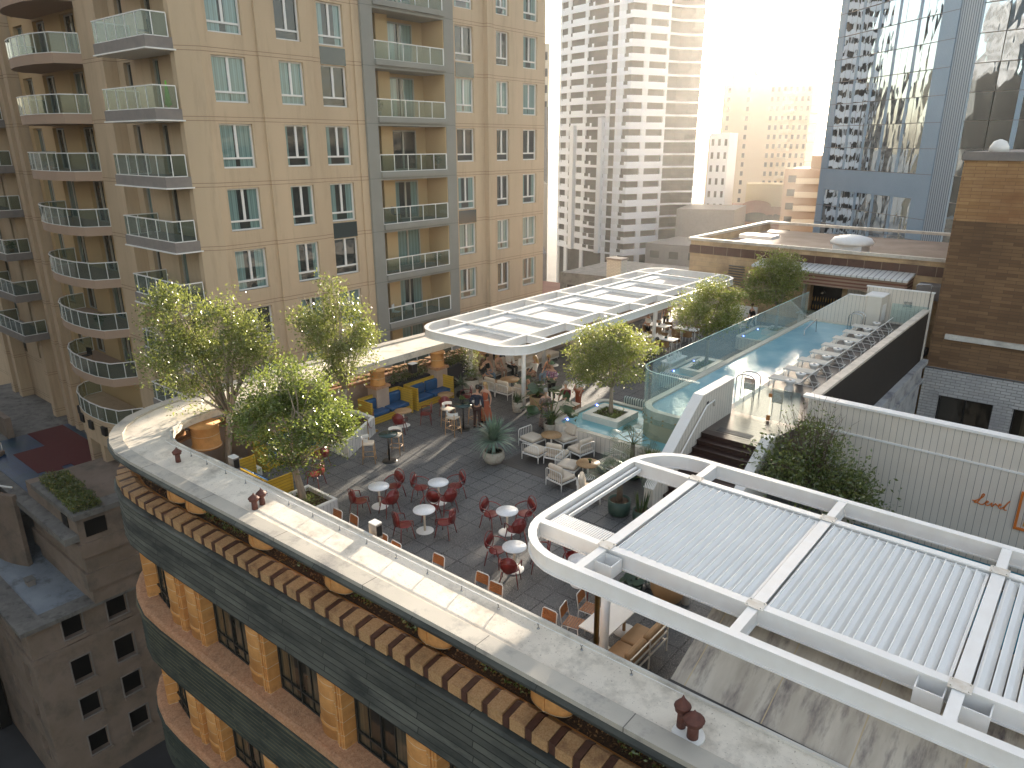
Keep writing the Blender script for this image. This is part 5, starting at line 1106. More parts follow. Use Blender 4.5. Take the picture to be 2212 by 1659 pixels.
tree('loose pointed tree behind the yellow booths, against the cream apartments', (-22.6, 16.5, .6), 1.3, [bl(-.1, 3.6, 1.25, 1.0), bl(-.1, 4.9, .65, .8), bl(-.2, 5.7, .3, .6), bl(-1.0, 4.2, .7, .9), bl(-1.3, 4.8, .3, .5), bl(.9, 3.9, .7, .9), bl(.1, 2.6, 1.3, .8)], 760, 15, .11, 'leaf1', 23, .1, .17, .03, (0, .1))
tree('round leafy tree with pale blossom-like glints in the nearest pool planter', (-14.5, 23.5, .8), 1.15, [bl(-.1, 2.5, 1.35, .85), bl(-.9, 2.2, .8, .75), bl(.8, 2.4, .85, .7), bl(-.3, 3.2, .8, .45), bl(-1.0, 1.55, .55, .3)], 900, 16, .11, 'leaf3', 24, .085, .16, -.12, grow=1.3)
tree('round leafy tree in the middle pool planter, seen partly through the glass', (-14.6, 32.4, .8), 1.2, [bl(-.2, 2.7, 1.3, .8), bl(.3, 3.5, .9, .55), bl(-.7, 2.2, .7, .6), bl(.7, 2.3, .8, .6)], 760, 15, .12, 'leaf3', 25, .08, .16, -.12, grow=1.25)
tree('leafy tree in the farthest pool planter, in front of the bar building', (-14.5, 41.3, .8), 1.4, [bl(-.5, 2.8, 1.2, .9), bl(-.2, 3.8, 1.0, .7), bl(-1.2, 2.4, .8, .7), bl(.4, 3.3, .8, .8)], 680, 15, .13, 'leaf3', 26, .08, .17, -.12, grow=1.25)
tree('sparse dark tree with bare upper twigs beside the dark stairs', (-6.0, 22.3, -.4), 1.0, [bl(-.2, 1.6, 1.5, .9), bl(1.0, 1.3, 1.1, .7), bl(-1.1, 1.9, .9, .7), bl(.9, .7, 1.2, .5), bl(-.3, 2.6, .9, .6)], 620, 13, .14, 'leafdark', 27, .08, .2, -.02, bark='barkdark')
tw = MB(); rd = random.Random(9); tf = MB()
for _ in range(42):
    a = rd.uniform(0, 6.28); r = rd.random() ** .6 * 1.15; p0 = Vector((-6.2 + math.cos(a) * r * .45, 22.3 + math.sin(a) * r * .45, 1.3)); p1 = Vector((-6.3 + math.cos(a) * r, 22.3 + math.sin(a) * r, rd.uniform(2.7, 3.9) - r * .35))
    mdl = p0.lerp(p1, .5) + Vector((0, 0, .2)); tw.tube([tuple(p0), tuple(mdl), tuple(p1)], [.014, .01, .004], 3)
    for _k in range(3): e_ = mdl.lerp(p1, rd.random()); tw.tube([tuple(e_), tuple(e_ + Vector((rd.uniform(-.2, .2), rd.uniform(-.2, .2), rd.uniform(.15, .35))))], [.006, .003], 3)
    for _k in range(5): leafq(tf, mdl.lerp(p1, rd.random()) + Vector((rd.gauss(0, .08), rd.gauss(0, .08), rd.gauss(0, .08))), .1)
tt = [o for o in S.collection.objects if o.name.startswith('tree') and o.get('label', '').startswith('sparse')][0]
tw.build('bare_twigs', 'barkdark', tt, True); tf.build('sparse_leaves', 'leafdark', tt, True)
tree('far street tree beyond the tip of the long pergola', (-37, 57, -6), 1.2, [(0, 0, 3.2, 1.6, 1.2), (1, .5, 2.5, 1.0, .9)], 260, 16, .2, 'leafdark', 31, .1, .3, -.1)
hd = thing('clipped_shrubs', 'dark flowering shrubs filling the planter above the lower left block', 'shrub', (-44.3, 12.6, -8.3)); g = MB(); rd = random.Random(6); fl_ = MB()
for _ in range(7000):
    a, b = rd.uniform(-3.0, 3.0), rd.uniform(-.7, .75); h = .55 + .35 * noise.noise(Vector((a * 1.3, b * 1.3, 0))); z = rd.random() * h
    leafq(g if rd.random() > .06 else fl_, (a, b, z), rd.uniform(.1, .17))
g.build('foliage', 'leafdark', hd); fl_.build('blossom', 'tuftleaf', hd)
hd.rotation_euler = (0, 0, R(-3))
# ---------------------------------------------------------------- potted plants
def potshape(kind, parent, r, h, mat):
    pr = {'bowl': [(r * .45, 0), (r * .75, h * .12), (r, h * .5), (r * .97, h * .8), (r * .86, h), (r * .8, h), (r * .8, h - .05)], 'tall': [(r * .62, 0), (r * .8, h * .08), (r * .95, h * .5), (r, h), (r * .93, h), (r * .9, h - .06)], 'drum': [(r * .7, 0), (r * .93, h * .12), (r, h * .4), (r, h), (r * .92, h), (r * .9, h - .06)]}[kind]
    MB().lathe(pr, 26).build('pot', mat, parent); MB().lathe([(r * .82, h - .07), (r * .8, h - .05)], 16).build('soil', 'soil', parent)
def blades(mb, n_, h, ln, w, seed, up=.5, droop=.5, r0=.04, seg=4, jit=.3):
    rd = random.Random(seed)
    for k in range(n_):
        a = rd.uniform(0, 6.283); e = rd.uniform(up - jit, up + jit); L = ln * rd.uniform(.75, 1.1); p = Vector((math.cos(a) * r0, math.sin(a) * r0, h)); d = Vector((math.cos(a) * math.cos(e), math.sin(a) * math.cos(e), math.sin(e))); s = Vector((-math.sin(a), math.cos(a), 0)); o = len(mb.v)
        for i in range(seg + 1):
            f = i / seg; ww = w * (1 - f) ** .6 * (.6 + .4 * min(1, f * 4)); mb.v += [tuple(p - s * ww / 2), tuple(p + s * ww / 2 + Vector((0, 0, .004)))]
            p = p + d * L / seg; d = (d + Vector((0, 0, -droop / seg))).normalized()
        for i in range(seg): mb.f.append([o + 2 * i, o + 2 * i + 1, o + 2 * i + 3, o + 2 * i + 2]); mb.sm.append(True)
def bigleaves(mb, n_, h, ln, lw, seed, up=1.0, st=None, slit=True):
    rd = random.Random(seed)
    for k in range(n_):
        a = k * 2.4 + rd.uniform(-.3, .3); e = rd.uniform(up - .35, up + .3); L = ln * rd.uniform(.5, 1); d = Vector((math.cos(a) * math.cos(e), math.sin(a) * math.cos(e), math.sin(e))); p = Vector((0, 0, h)); q = p + d * L
        st.tube([tuple(p), tuple(p.lerp(q, .5) + Vector((0, 0, .08))), tuple(q)], [.018, .013, .008], 4)
        u = Vector((math.cos(a), math.sin(a), rd.uniform(-.9, .2))).normalized(); s = u.cross(Vector((0, 0, 1))).normalized(); s = (s + Vector((0, 0, rd.uniform(-.4, .4)))).normalized(); W_ = lw * rd.uniform(.7, 1.1); n7 = 7; o = len(mb.v)
        for i in range(n7 + 1):
            f = i / n7; ww = W_ * .62 * math.sin(math.pi * min(1, f * .9 + .1)) ** .7; c = q + u * W_ * 1.35 * f + Vector((0, 0, -.25 * W_ * f * f)); up_ = Vector((0, 0, .12 * W_))
            mb.v += [tuple(c - s * ww + up_), tuple(c), tuple(c + s * ww + up_)]
        for i in range(n7):
            for j in (0, 1):
                if slit and i % 2 and rd.random() < .35: continue
                mb.f.append([o + 3 * i + j, o + 3 * i + j + 1, o + 3 * i + 4 + j, o + 3 * i + 3 + j]); mb.sm.append(True)
def plant(lab, x, y, kind, r, h, pmat, foliage, z=0):
    t = thing('potted_plant', lab, 'plant', (x, y, z)); potshape(kind, t, r, h, pmat); foliage(t, h); return t
def f_yucca(t, h):
    m = MB(); MB().tube([(0, 0, h - .1), (0, 0, h + .35)], .06, 8).build('stem', 'barkdark', t); blades(m, 170, h + .4, .95, .075, 3, .55, 1.1, .05, 5, .75); blades(m, 50, h + .5, .95, .07, 4, 1.25, .2, .04, 5, .2); m.build('blades', 'yucca', t)
def f_snake(n_=26, hh=.5):
    def f(t, h): m = MB(); blades(m, n_, h - .05, hh, .075, n_, 1.42, .05, .14, 3, .12); m.build('blades', 'snake', t)
    return f
def f_big(n_, ln, lw, s, extra=None):
    def f(t, h):
        m, st = MB(), MB(); bigleaves(m, n_, h - .05, ln, lw, s, 1.05, st); m.build('leaves', 'palmleaf', t); st.build('stems', 'leaf2', t)
        if extra: extra(t, h)
    return f
def f_palm(n_, ln, s, hh=.6, mat='palmleaf'):
    def f(t, h):
        rd = random.Random(s); m = MB(); MB().tube([(0, 0, h - .1), (0, 0, h + hh)], [.11, .07], 8).build('stem', 'barkdark', t); st = MB()
        for k in range(n_):
            a = k * 2.4; e = rd.uniform(.1, 1.3); L = ln * rd.uniform(.6, 1); d = Vector((math.cos(a) * math.cos(e), math.sin(a) * math.cos(e), math.sin(e))); q = Vector((0, 0, h + hh)) + d * L; st.tube([(0, 0, h + hh), tuple(q)], [.012, .008], 4)
            s_ = d.cross(Vector((0, 0, 1))).normalized(); up_ = s_.cross(d)
            for j in range(17):
                b = R(-80 + 160 * j / 16); v = (d * math.cos(b) + s_ * math.sin(b) + Vector((0, 0, -.15))).normalized(); l2 = L * .75; w = s_ * math.cos(b) * .011 - d * math.sin(b) * .011; e1 = q + v * l2 * .6; e2 = q + v * l2 + Vector((0, 0, -.3 * l2)); m.add([tuple(q), tuple(e1 - w), tuple(e2), tuple(e1 + w)], [(0, 1, 2, 3)])
        m.build('fronds', mat, t); st.build('stalks', 'leaf2', t)
    return f
def f_shrub(n_, r, hh, mat, seed):
    def f(t, h):
        rd = random.Random(seed); m = MB()
        for _ in range(n_): d = Vector((rd.gauss(0, 1), rd.gauss(0, 1), rd.gauss(0, 1))).normalized() * rd.random() ** .4; leafq(m, (d.x * r, d.y * r, h + hh * .5 + d.z * hh * .5), rd.uniform(.06, .12))
        m.build('foliage', mat, t)
    return f
plant('big spiky blue-green yucca in a pale stained bowl pot beside the timber deck', -16.15, 18.2, 'bowl', .41, .5, 'greypot', f_yucca)
plant('low snake plant in a pale tapered pot beside the near post of the far pergola', -18.85, 22.85, 'tall', .25, .5, 'greypot', f_snake())
plant('large tan pot with dark split-leaf plant just behind the near pergola post', -18.45, 23.75, 'tall', .36, .6, 'tan', f_big(13, 1.0, .42, 5))
plant('tall banana-leaf plant in a grey pot at the corner of the shallow pool', -16.2, 21.75, 'tall', .3, .5, 'greypot', f_big(16, 1.5, .5, 7, f_snake(34, .5)))
plant('tall pale pot with climbing white-flowered vine beside the blue booth', -21.85, 23.1, 'tall', .38, .85, 'greypot', f_palm(9, .35, 3, .1, 'leaf2'))
plant('spiky dracaena at floor level beside the end of the yellow booth', -22.0, 22.55, 'bowl', .22, .3, 'black', lambda t, h: (lambda m: (blades(m, 70, h + .4, .6, .045, 8, .5, 1.2, .03, 4, .6), m.build('blades', 'palmleaf', t)))(MB()))
plant('fan palm in a big dark green pot by the foot of the stairs', -10.55, 17.85, 'drum', .36, .52, 'greenpot', f_palm(26, .75, 12, .75))
plant('snake plant in a smaller dark green pot beside the fan palm', -9.75, 17.85, 'drum', .27, .42, 'greenpot', f_snake(18, .7))
plant('feathery palm in the corner between the lounge chairs and the shallow pool', -11.6, 20.35, 'drum', .32, .5, 'greenpot', f_palm(16, .7, 14, .8))
plant('grassy clump of bright blades beside the raised pool end', -11.2, 20.95, 'drum', .28, .5, 'greypot', lambda t, h: (lambda m: (blades(m, 120, h, .6, .035, 18, 1.0, .7, .08, 4, .5), m.build('blades', 'leaf2', t)))(MB()))
plant('reddish-leaved plant in a dark green pot under the near pergola', -8.0, 14.45, 'drum', .25, .42, 'greenpot', f_big(12, .3, .26, 19))
plant('small dark plant in a round white pot under the near pergola', -7.75, 15.0, 'bowl', .24, .36, 'white', f_big(8, .2, .2, 20))
plant('large empty-looking round beige bowl pot under the near pergola', -7.15, 14.75, 'bowl', .46, .72, 'tan', f_shrub(60, .15, .05, 'leafdark', 2))
plant('yellow grassy tuft seen through the front of the pool balustrade', -16.0, 30.45, 'tall', .22, .45, 'greypot', lambda t, h: (lambda m: (blades(m, 160, h, .55, .02, 22, 1.1, .5, .05, 4, .45), m.build('blades', 'tuftleaf', t)))(MB()))
plant('dark fern in a pot near the bar, seen through the far end of the glass', -13.6, 43.6, 'tall', .3, .5, 'greypot', f_palm(14, .8, 33, .5))
# vine on the left post of the far pergola
vt = thing('flowering_vine', 'white-flowered vine climbing the left post of the far pergola', 'plant', (-22.0, 23.3, 0)); m, m2, st_ = MB(), MB(), MB(); rd = random.Random(4)
for k in range(2600):
    z = rd.uniform(.8, 3.2); r = .15 + .5 * math.sin(min(1, max(0, (z - .6) / 2.4)) * 3.0) * abs(noise.noise(Vector((z * 2, k * .01, 0)))) * 1.8; a = rd.uniform(0, 6.28); leafq(m if rd.random() < .72 else m2, (math.cos(a) * r * rd.random() ** .5, math.sin(a) * r * rd.random() ** .5, z), rd.uniform(.06, .11))
M('blossom', (.7, .62, .58), .6); m.build('foliage', 'leaf1', vt); m2.build('blossom', 'blossom', vt); st_.tube([(.12, 0, .8), (-.1, .1, 1.6), (.12, -.1, 2.4), (0, .12, 3.1)], .02, 5).build('stem', 'bark', vt)
# navy trough planters with shrubs between the far columns
for (y0, y1, lab) in ((19.75, 21.85, 'dark navy trough of shrubs between the yellow columns behind the booths'), (23.0, 24.7, 'dark navy trough of shrubs behind the white lounge sofas'), (26.3, 28.2, 'dark navy trough behind the long sofa')):
    t = thing('trough_planter', lab, 'planter', (-23.55, (y0 + y1) / 2, 0)); MB().box(-.22, .32, -(y1 - y0) / 2, (y1 - y0) / 2, 0, 1.1).build('trough', 'navy', t); m = MB(); rd = random.Random(int(y0))
    for _ in range(1100): leafq(m, (rd.uniform(-.2, .28), rd.uniform(-(y1 - y0) / 2, (y1 - y0) / 2), 1.1 + rd.random() * .65), rd.uniform(.07, .13))
    m.build('foliage', 'leafdark', t)
# planter boxes
M('boardbox', (.62, .6, .57), .6, grooves=[('x', .13, .01, (.2, .19, .18), 0), ('y', .13, .01, (.2, .19, .18), 0)])
def pbox(lab, poly, h, seed, gm_='leaf2', n_=500):
    c = (sum(p[0] for p in poly) / len(poly), sum(p[1] for p in poly) / len(poly)); t = thing('planter_box', lab, 'planter', (c[0], c[1], 0)); i = [(c[0] + (x - c[0]) * .86, c[1] + (y - c[1]) * .86) for x, y in poly]
    m = MB(); ringmesh(m, poly, i, h - .04, 0); m.build('boards', 'boardbox', t, True); m = MB(); ringmesh(m, poly, i, h, h - .04); m.build('top_trim', 'white', t, True); MB().prism(i, .02, h - .14).build('soil', 'soil', t, True)
    g = MB(); rd = random.Random(seed)
    for _ in range(n_): leafq(g, (c[0] + rd.gauss(0, .3), c[1] + rd.gauss(0, .3), h - .12 + rd.random() * .18), rd.uniform(.05, .09))
    g.build('ground_plants', gm_, t, True)
pbox('white boarded planter box holding the dense tree beside the roof edge', [(-18.85, 10.75), (-17.3, 10.75), (-17.3, 12.1), (-18.85, 12.1)], .6, 3)
pbox('white boarded corner planter box in front of the first yellow booth', [(-23.0, 15.0), (-20.6, 15.05), (-21.75, 17.3), (-23.0, 17.3)], .72, 5)
pbox('low dark planting bed at the foot of the tallest tree', [(-23.1, 10.6), (-21.9, 10.4), (-21.8, 12.2), (-23.1, 12.2)], .3, 7, n_=900)
# ---------------------------------------------------------------- yellow booths
def booth(lab, x, y, L, rz=0, D=.88, H_=1.0):
    """back along local -X, opening to +X, length along Y"""
    t = thing('booth', lab, 'booth seat', (x, y, 0), rz, 'yellow boarded booths with blue cushions')
    MB().box(-D, -D + .05, -L / 2, L / 2, 0, H_).build('back_panel', 'yellow', t)
    for s in (-1, 1): MB().box(-D + .05, 0, s * (L / 2) - .025, s * (L / 2) + .025, 0, H_).box(-.03, .04, s * L / 2 - .04, s * L / 2 + .04, 0, H_ + .04).build('side_panel', 'yellow', t)
    MB().box(-.14, -.1, -L / 2 + .026, L / 2 - .026, 0, .3).build('front_panel', 'yellow', t)
    MB().box(-D + .02, .03, -L / 2 - .03, -L / 2 + .03, H_, H_ + .03).box(-D + .02, .03, L / 2 - .03, L / 2 + .03, H_, H_ + .03).box(-D - .01, -D + .06, -L / 2 + .031, L / 2 - .031, H_, H_ + .03).build('top_trim', 'yellow', t)
    for s in (-1, 1):
        MB().rbox(-D + .1, -.08, s * L / 4 - L / 4 + .04, s * L / 4 + L / 4 - .04, .3, .47, .05).build('seat_cushion', 'blueseat', t)
        MB().rbox(-D + .07, -D + .27, s * L / 4 - L / 4 + .05, s * L / 4 + L / 4 - .05, .47, .92, .06).build('back_cushion', 'blueseat', t)
    return t
booth('first yellow booth with blue cushions, beside the white corner planter', -22.35, 18.75, 2.2); booth('second yellow booth with blue cushions, beside the dracaena and pale pot', -22.3, 21.25, 2.2)
booth('yellow booth half hidden behind the dense rounded tree', -21.9, 13.6, 2.2); booth('small yellow booth with its back to the concrete roof edge', -20.35, 11.75, 2.2, 90)
# ---------------------------------------------------------------- tables and chairs
def face(x, y, tx, ty): return math.degrees(math.atan2(ty - y, tx - x)) - 90
def roundtable(name, lab, x, y, h, r, top, post, base, group=None, br_=.27, pr=.035):
    t = thing(name, lab, 'table', (x, y, 0), 0, group)
    MB().lathe([(r, h - .03), (r + .004, h - .015), (r, h)], 30).build('table_top', top, t); MB().lathe([(pr, .02), (pr, h - .03)], 12).build('column', post, t)
    MB().lathe([(br_, 0), (br_, .012), (br_ * .9, .02)], 26).build('base', base, t); return t
TB = [(-16.78, 13.33, 'first from the white planter box'), (-15.51, 14.75, 'farthest from the concrete edge'), (-14.52, 13.18, 'in the middle of the five'), (-12.54, 14.71, 'left of the near pergola corner'), (-11.08, 13.3, 'partly under the near pergola corner')]
for x, y, l in TB: roundtable('cafe_table', 'small round white terrazzo table, ' + l, x, y, .73, .335, 'marble', 'creampost', 'white', 'round white terrazzo tables')
def redchair():
    t = thing('red_armchair', '', 'chair', (0, 0, 0)); M_ = 'redmetal'
    MB().lathe([(.22, .425), (.235, .435), (.235, .45), (.2, .455)], 22, (0, .02, 0), 1, .95).build('seat', M_, t)
    b = MB(); s0 = 0; b.lathe([(.2, -.008), (.2, .008)], 22, (0, 0, 0), 1, 1.15); b.xf(Matrix.Translation((0, -.235, .68)) @ Matrix.Rotation(R(80), 4, 'X')); b.build('back_disc', M_, t)
    fr = MB(); ring = [(.225 * math.cos(a), -.24 - .04 * math.sin(a), .69 + .25 * math.sin(a)) for a in [2 * math.pi * k / 20 for k in range(20)]]; fr.tube(ring, .014, 6, True); fr.build('back_ring', M_, t)
    a_ = MB(); P = [(-.27, .2, .44), (-.285, .17, .64), (-.28, .02, .69), (-.26, -.16, .7), (-.16, -.25, .72), (0, -.27, .73), (.16, -.25, .72), (.26, -.16, .7), (.28, .02, .69), (.285, .17, .64), (.27, .2, .44)]; a_.tube(P, .017, 6); a_.build('arm_rail', M_, t)
    for (sx, sy) in ((-1, 1), (1, 1), (-1, -1), (1, -1)): MB().tube([(sx * .19, sy * .17, .44), (sx * .26, sy * .24, 0)], [.018, .013], 6).build('leg', M_, t)
    return t
RC = redchair(); usedrc = False
def rc(x, y, tx, ty, lab):
    global usedrc
    rz = face(x, y, tx, ty)
    if not usedrc: usedrc = True; RC.location = (x, y, 0); RC.rotation_euler = (0, 0, R(rz)); RC['label'] = lab; RC['group'] = 'dark red armchairs'; return
    dup(RC, (x, y, 0), rz, lab)
tl = ['the table nearest the white planter box', 'the table farthest from the concrete edge', 'the middle terrazzo table', 'the table left of the near pergola corner', 'the table under the near pergola corner']
for (x, y, k, s) in ((-16.9, 12.62, 0, 'front left of'), (-16.15, 13.2, 0, 'right of'), (-16.85, 14.05, 0, 'behind'), (-16.1, 14.5, 1, 'left of'), (-15.3, 15.35, 1, 'behind'), (-14.85, 14.5, 1, 'front right of'), (-14.7, 12.5, 2, 'front left of'), (-13.85, 13.4, 2, 'right of'), (-14.85, 13.78, 2, 'behind'), (-13.15, 14.65, 3, 'left of'), (-12.35, 15.35, 3, 'behind'), (-11.95, 14.4, 3, 'front right of'), (-11.65, 13.2, 4, 'left of'), (-10.75, 12.72, 4, 'in front of'), (-10.55, 13.75, 4, 'right of')):
    rc(x, y, TB[k][0], TB[k][1], 'dark red armchair %s %s' % (s, tl[k]))
rc(-9.85, 14.35, -9.3, 14.0, 'dark red armchair seen through the near pergola frame, left one'); rc(-8.7, 13.6, -9.3, 14.0, 'dark red armchair seen through the near pergola frame, right one'); roundtable('cafe_table', 'round white terrazzo table hidden mostly under the near pergola beam', -9.3, 13.9, .73, .335, 'marble', 'creampost', 'white')
for (x, y, lab, h) in ((-21.5, 18.6, 'round wooden table at the first yellow booth', .66), (-21.6, 21.2, 'round wooden table at the second yellow booth', .66)): roundtable('booth_table', lab, x, y, h, .36, 'teak', 'white', 'white')
rc(-21.0, 17.95, -21.5, 18.6, 'dark red armchair in front of the first booth table'); rc(-20.95, 19.35, -21.5, 18.8, 'dark red armchair right of the first booth table'); rc(-21.05, 20.6, -21.6, 21.2, 'dark red armchair in front of the second booth table'); rc(-21.1, 21.95, -21.6, 21.3, 'dark red armchair right of the second booth table'); rc(-19.6, 12.9, -20.2, 12.6, 'dark red armchair glimpsed behind the trunk of the dense tree'); rc(-20.7, 13.9, -21.3, 13.7, 'dark red armchair behind the foliage of the dense tree')
# wooden-backed metal chairs along the roof edge
def slatchair():
    t = thing('slatted_chair', '', 'chair', (0, 0, 0)); s = MB()
    for k in range(7): s.box(-.2, .2, -.19 + k * .06, -.145 + k * .06, .445, .46)
    s.build('seat', 'slatwood', t); b = MB()
    for k in range(5): b.box(-.19, .19, -.235 - k * .008, -.222 - k * .008, .6 + k * .05, .643 + k * .05)
    b.build('back_slats', 'slatwood', t); f = MB(); f.tube([(-.21, -.2, .44), (-.21, -.23, .6), (-.2, -.27, .83), (-.16, -.275, .865), (.16, -.275, .865), (.2, -.27, .83), (.21, -.23, .6), (.21, -.2, .44)], .013, 6); f.tube([(-.21, -.2, .44), (-.21, .2, .44), (.21, .2, .44), (.21, -.2, .44)], .011, 5); f.build('frame', 'whitemetal', t)
    for (x, y) in ((-.21, -.2), (.21, -.2), (-.21, .2), (.21, .2)): MB().tube([(x, y, .44), (x, y * 1.15, 0)], .012, 5).build('leg', 'whitemetal', t)
    return t
SC = slatchair(); first = True
for k, (x, y, rz, lab) in enumerate(((-16.29, 11.1, 182, 'orange slatted chair nearest the white planter box'), (-15.67, 11.2, 176, 'orange slatted chair second from the white planter box'), (-14.2, 11.05, 180, 'orange slatted chair right behind the grey speaker on the roof edge'), (-13.57, 10.98, 178, 'orange slatted chair mostly hidden right of the grey speaker'), (-12.2, 11.27, 182, 'lone orange slatted chair half way along the roof edge'), (-10.72, 11.37, 184, 'left one of the touching pair of orange slatted chairs'), (-10.18, 11.27, 184, 'right one of the touching pair of orange slatted chairs'), (-8.51, 11.25, 182, 'orange slatted chair left of the pergola downpipe'), (-8.15, 11.95, -78, 'orange slatted chair at the near end of the long white table'), (-8.15, 12.65, -82, 'orange slatted chair behind the pergola post at the long white table'))):
    if first: SC.location = (x, y, 0); SC.rotation_euler = (0, 0, R(rz)); SC['label'] = lab; SC['group'] = 'orange slatted chairs'; first = False
    else: dup(SC, (x, y, 0), rz, lab)
for k, (x, lab) in enumerate(((-15.95, 'square table hidden below the roof edge, left'), (-13.9, 'square table hidden below the roof edge, middle'), (-10.45, 'square table hidden below the roof edge, right'))):
    roundtable('edge_table', lab, x, 10.45, .73, .3, 'white', 'white', 'white')
lt_ = thing('long_table', 'long white table with round white feet beside the tan sofa', 'table', (-7.4, 12.5, 0)); MB().box(-.36, .36, -.9, .9, .7, .73).build('table_top', 'white', lt_)
for y in (-.55, .45): MB().lathe([(.28, 0), (.28, .02)], 24, (.05, y, 0)).build('base', 'white', lt_); MB().lathe([(.04, .02), (.04, .7)], 10, (.05, y, 0)).build('column', 'tan', lt_)
sf = thing('tan_sofa', 'tan upholstered sofa with a pale rail back beside the long white table', 'sofa', (-6.6, 12.15, 0))
for y in (-.78, .02): MB().rbox(-.4, .3, y, y + .76, .3, .44, .05).build('seat_cushion', 'tan', sf)
for y in (-.78, .02): MB().rbox(.16, .34, y, y + .76, .44, .8, .07).build('back_cushion', 'tan', sf)
f = MB(); 
for z in (.35, .55, .75): f.beam((.38, -.82, z), (.38, .82, z), .03, .03)
for y in (-.82, 0, .82): f.beam((.38, y, 0), (.38, y, .78), .03, .03, (1, 0, 0))
for y in (-.82, .82): f.beam((-.4, y, 0), (-.4, y, .3), .03, .03, (1, 0, 0))
f.beam((-.4, -.82, .28), (.38, -.82, .28), .03, .03).beam((-.4, .82, .28), (.38, .82, .28), .03, .03); f.build('frame', 'creammetal', sf)
# white lounge furniture
def lounge(cush=True, name='lounge_chair'):
    t = thing(name, '', 'lounge chair', (0, 0, 0)); w = .37
    f = MB(); f.beam((-w, -w, .27), (w, -w, .27), .035, .05).beam((-w, w, .27), (w, w, .27), .035, .05).beam((-w, -w + .018, .27), (-w, w - .018, .27), .035, .05).beam((w, -w + .018, .27), (w, w - .018, .27), .035, .05); f.build('seat_frame', 'white', t)
    b = MB(); b.tube([(-w, -w, .28), (-w, -w - .01, .62), (-w + .05, -w - .02, .68), (w - .05, -w - .02, .68), (w, -w - .01, .62), (w, -w, .28)], .017, 6)
    for k in range(1, 8): x = -w + 2 * w * k / 8; b.tube([(x, -w, .28), (x, -w - .02, .68)], .008, 4)
    b.build('back_rail', 'white', t); MB().rbox(-w + .02, w - .02, -w + .03, w - .02, .295, .42, .05).build('seat_cushion', 'cushion', t)
    if cush:
        c = MB().rbox(-.32, .32, -.08, .08, -.2, .22, .075); c.xf(Matrix.Translation((0, -.25, .63)) @ Matrix.Rotation(R(14), 4, 'X')); c.build('back_cushion', 'cushion', t)
    for (x, y) in ((-w, -w), (w, -w), (-w, w), (w, w)): MB().tube([(x, y, .25), (x, y, 0)], .018, 6).build('leg', 'white', t)
    return t
LA, LB = lounge(True), lounge(False); ua = [False, False]
def lc(k, x, y, rz, lab, s=1):
    b = (LA, LB)[k]
    if not ua[k]: ua[k] = True; b.location = (x, y, 0); b.rotation_euler = (0, 0, R(rz)); b['label'] = lab; b['group'] = 'white railed lounge chairs'
    else: dup(b, (x, y, 0), rz, lab)
for a in ((1, -16.05, 20.35, -95, 'cushionless-backed white lounge seat farthest left on the timber deck'), (1, -15.2, 19.5, 2, 'white lounge seat in front of the left teak table, low rail toward the camera'), (0, -14.4, 19.75, 12, 'white lounge chair with its back to the camera at the middle of the deck'), (0, -14.0, 20.65, 80, 'white lounge chair with cushion leaning right, by the shallow pool wall'), (0, -15.1, 21.2, 165, 'white lounge chair with a big cushion against the shallow pool corner'), (1, -13.5, 19.25, -80, 'white lounge seat left of the second teak table'), (0, -13.15, 18.3, -8, 'white lounge chair nearest the camera at the deck edge'), (1, -12.45, 20.35, 170, 'white lounge seat behind the feathery palm'), (0, -11.85, 18.1, -60, 'white lounge chair cut by the near pergola beam'),
          (0, -20.5, 24.05, 0, 'right-hand of two white lounge seats whose rails face the camera under the far pergola'), (0, -21.3, 24.05, 0, 'left-hand of two white lounge seats whose rails face the camera under the far pergola'), (0, -19.6, 24.2, 0, 'white lounge seat with folded blanket right behind the pergola post'), (0, -22.35, 24.15, -60, 'white lounge seat at the corner beside the pale pot, cushion upright'), (0, -22.75, 25.0, -88, 'white lounge seat against the dark trough, near end'), (0, -22.8, 25.8, -90, 'white lounge seat against the dark trough, middle'), (0, -22.8, 26.6, -90, 'white lounge seat against the dark trough, far end'), (0, -18.2, 43.3, 200, 'white lounge chair alone in front of the bar building, left'), (0, -17.3, 43.0, 160, 'white lounge chair alone in front of the bar building, right')): lc(*a)
for (x, y, h, r, lab) in ((-15.35, 20.65, .56, .4, 'slatted teak round table among the lounge chairs, left one'), (-12.8, 19.4, .56, .42, 'slatted teak round table with a tiny pot, right one')): roundtable('teak_table', lab, x, y, h, r, 'teak', 'white', 'white', 'slatted teak round tables')
tp = thing('small_pot', 'tiny dark pot plant on the right-hand teak table', 'plant', (-12.75, 19.45, .56)); MB().lathe([(.04, 0), (.05, .09)], 12).build('pot', 'black', tp); g = MB(); rd = random.Random(3); [leafq(g, (rd.gauss(0, .02), rd.gauss(0, .02), .09 + rd.random() * .05), .06) for _ in range(40)]; g.build('foliage', 'leaf2', tp)
roundtable('teak_table', 'low wooden table in the middle of the seated group under the far pergola', -21.1, 25.0, .5, .48, 'teak', 'white', 'white'); roundtable('drum_table', 'small low round side table beside the black-clad woman', -21.75, 24.6, .38, .25, 'tan', 'white', 'white')
ls_ = thing('long_sofa', 'long pale upholstered sofa curving along the dark troughs under the far pergola', 'sofa', (-22.7, 28.7, 0))
for k in range(5):
    y = -1.7 + k * .72; MB().rbox(-.3, .42, y, y + .7, .2, .44, .05).build('seat_cushion', 'cushion', ls_); MB().rbox(-.42, -.24, y, y + .7, .44, .92, .07).build('back_cushion', 'cushion', ls_)
MB().box(-.4, .4, -1.7, 1.88, .12, .2).build('base_frame', 'white', ls_)
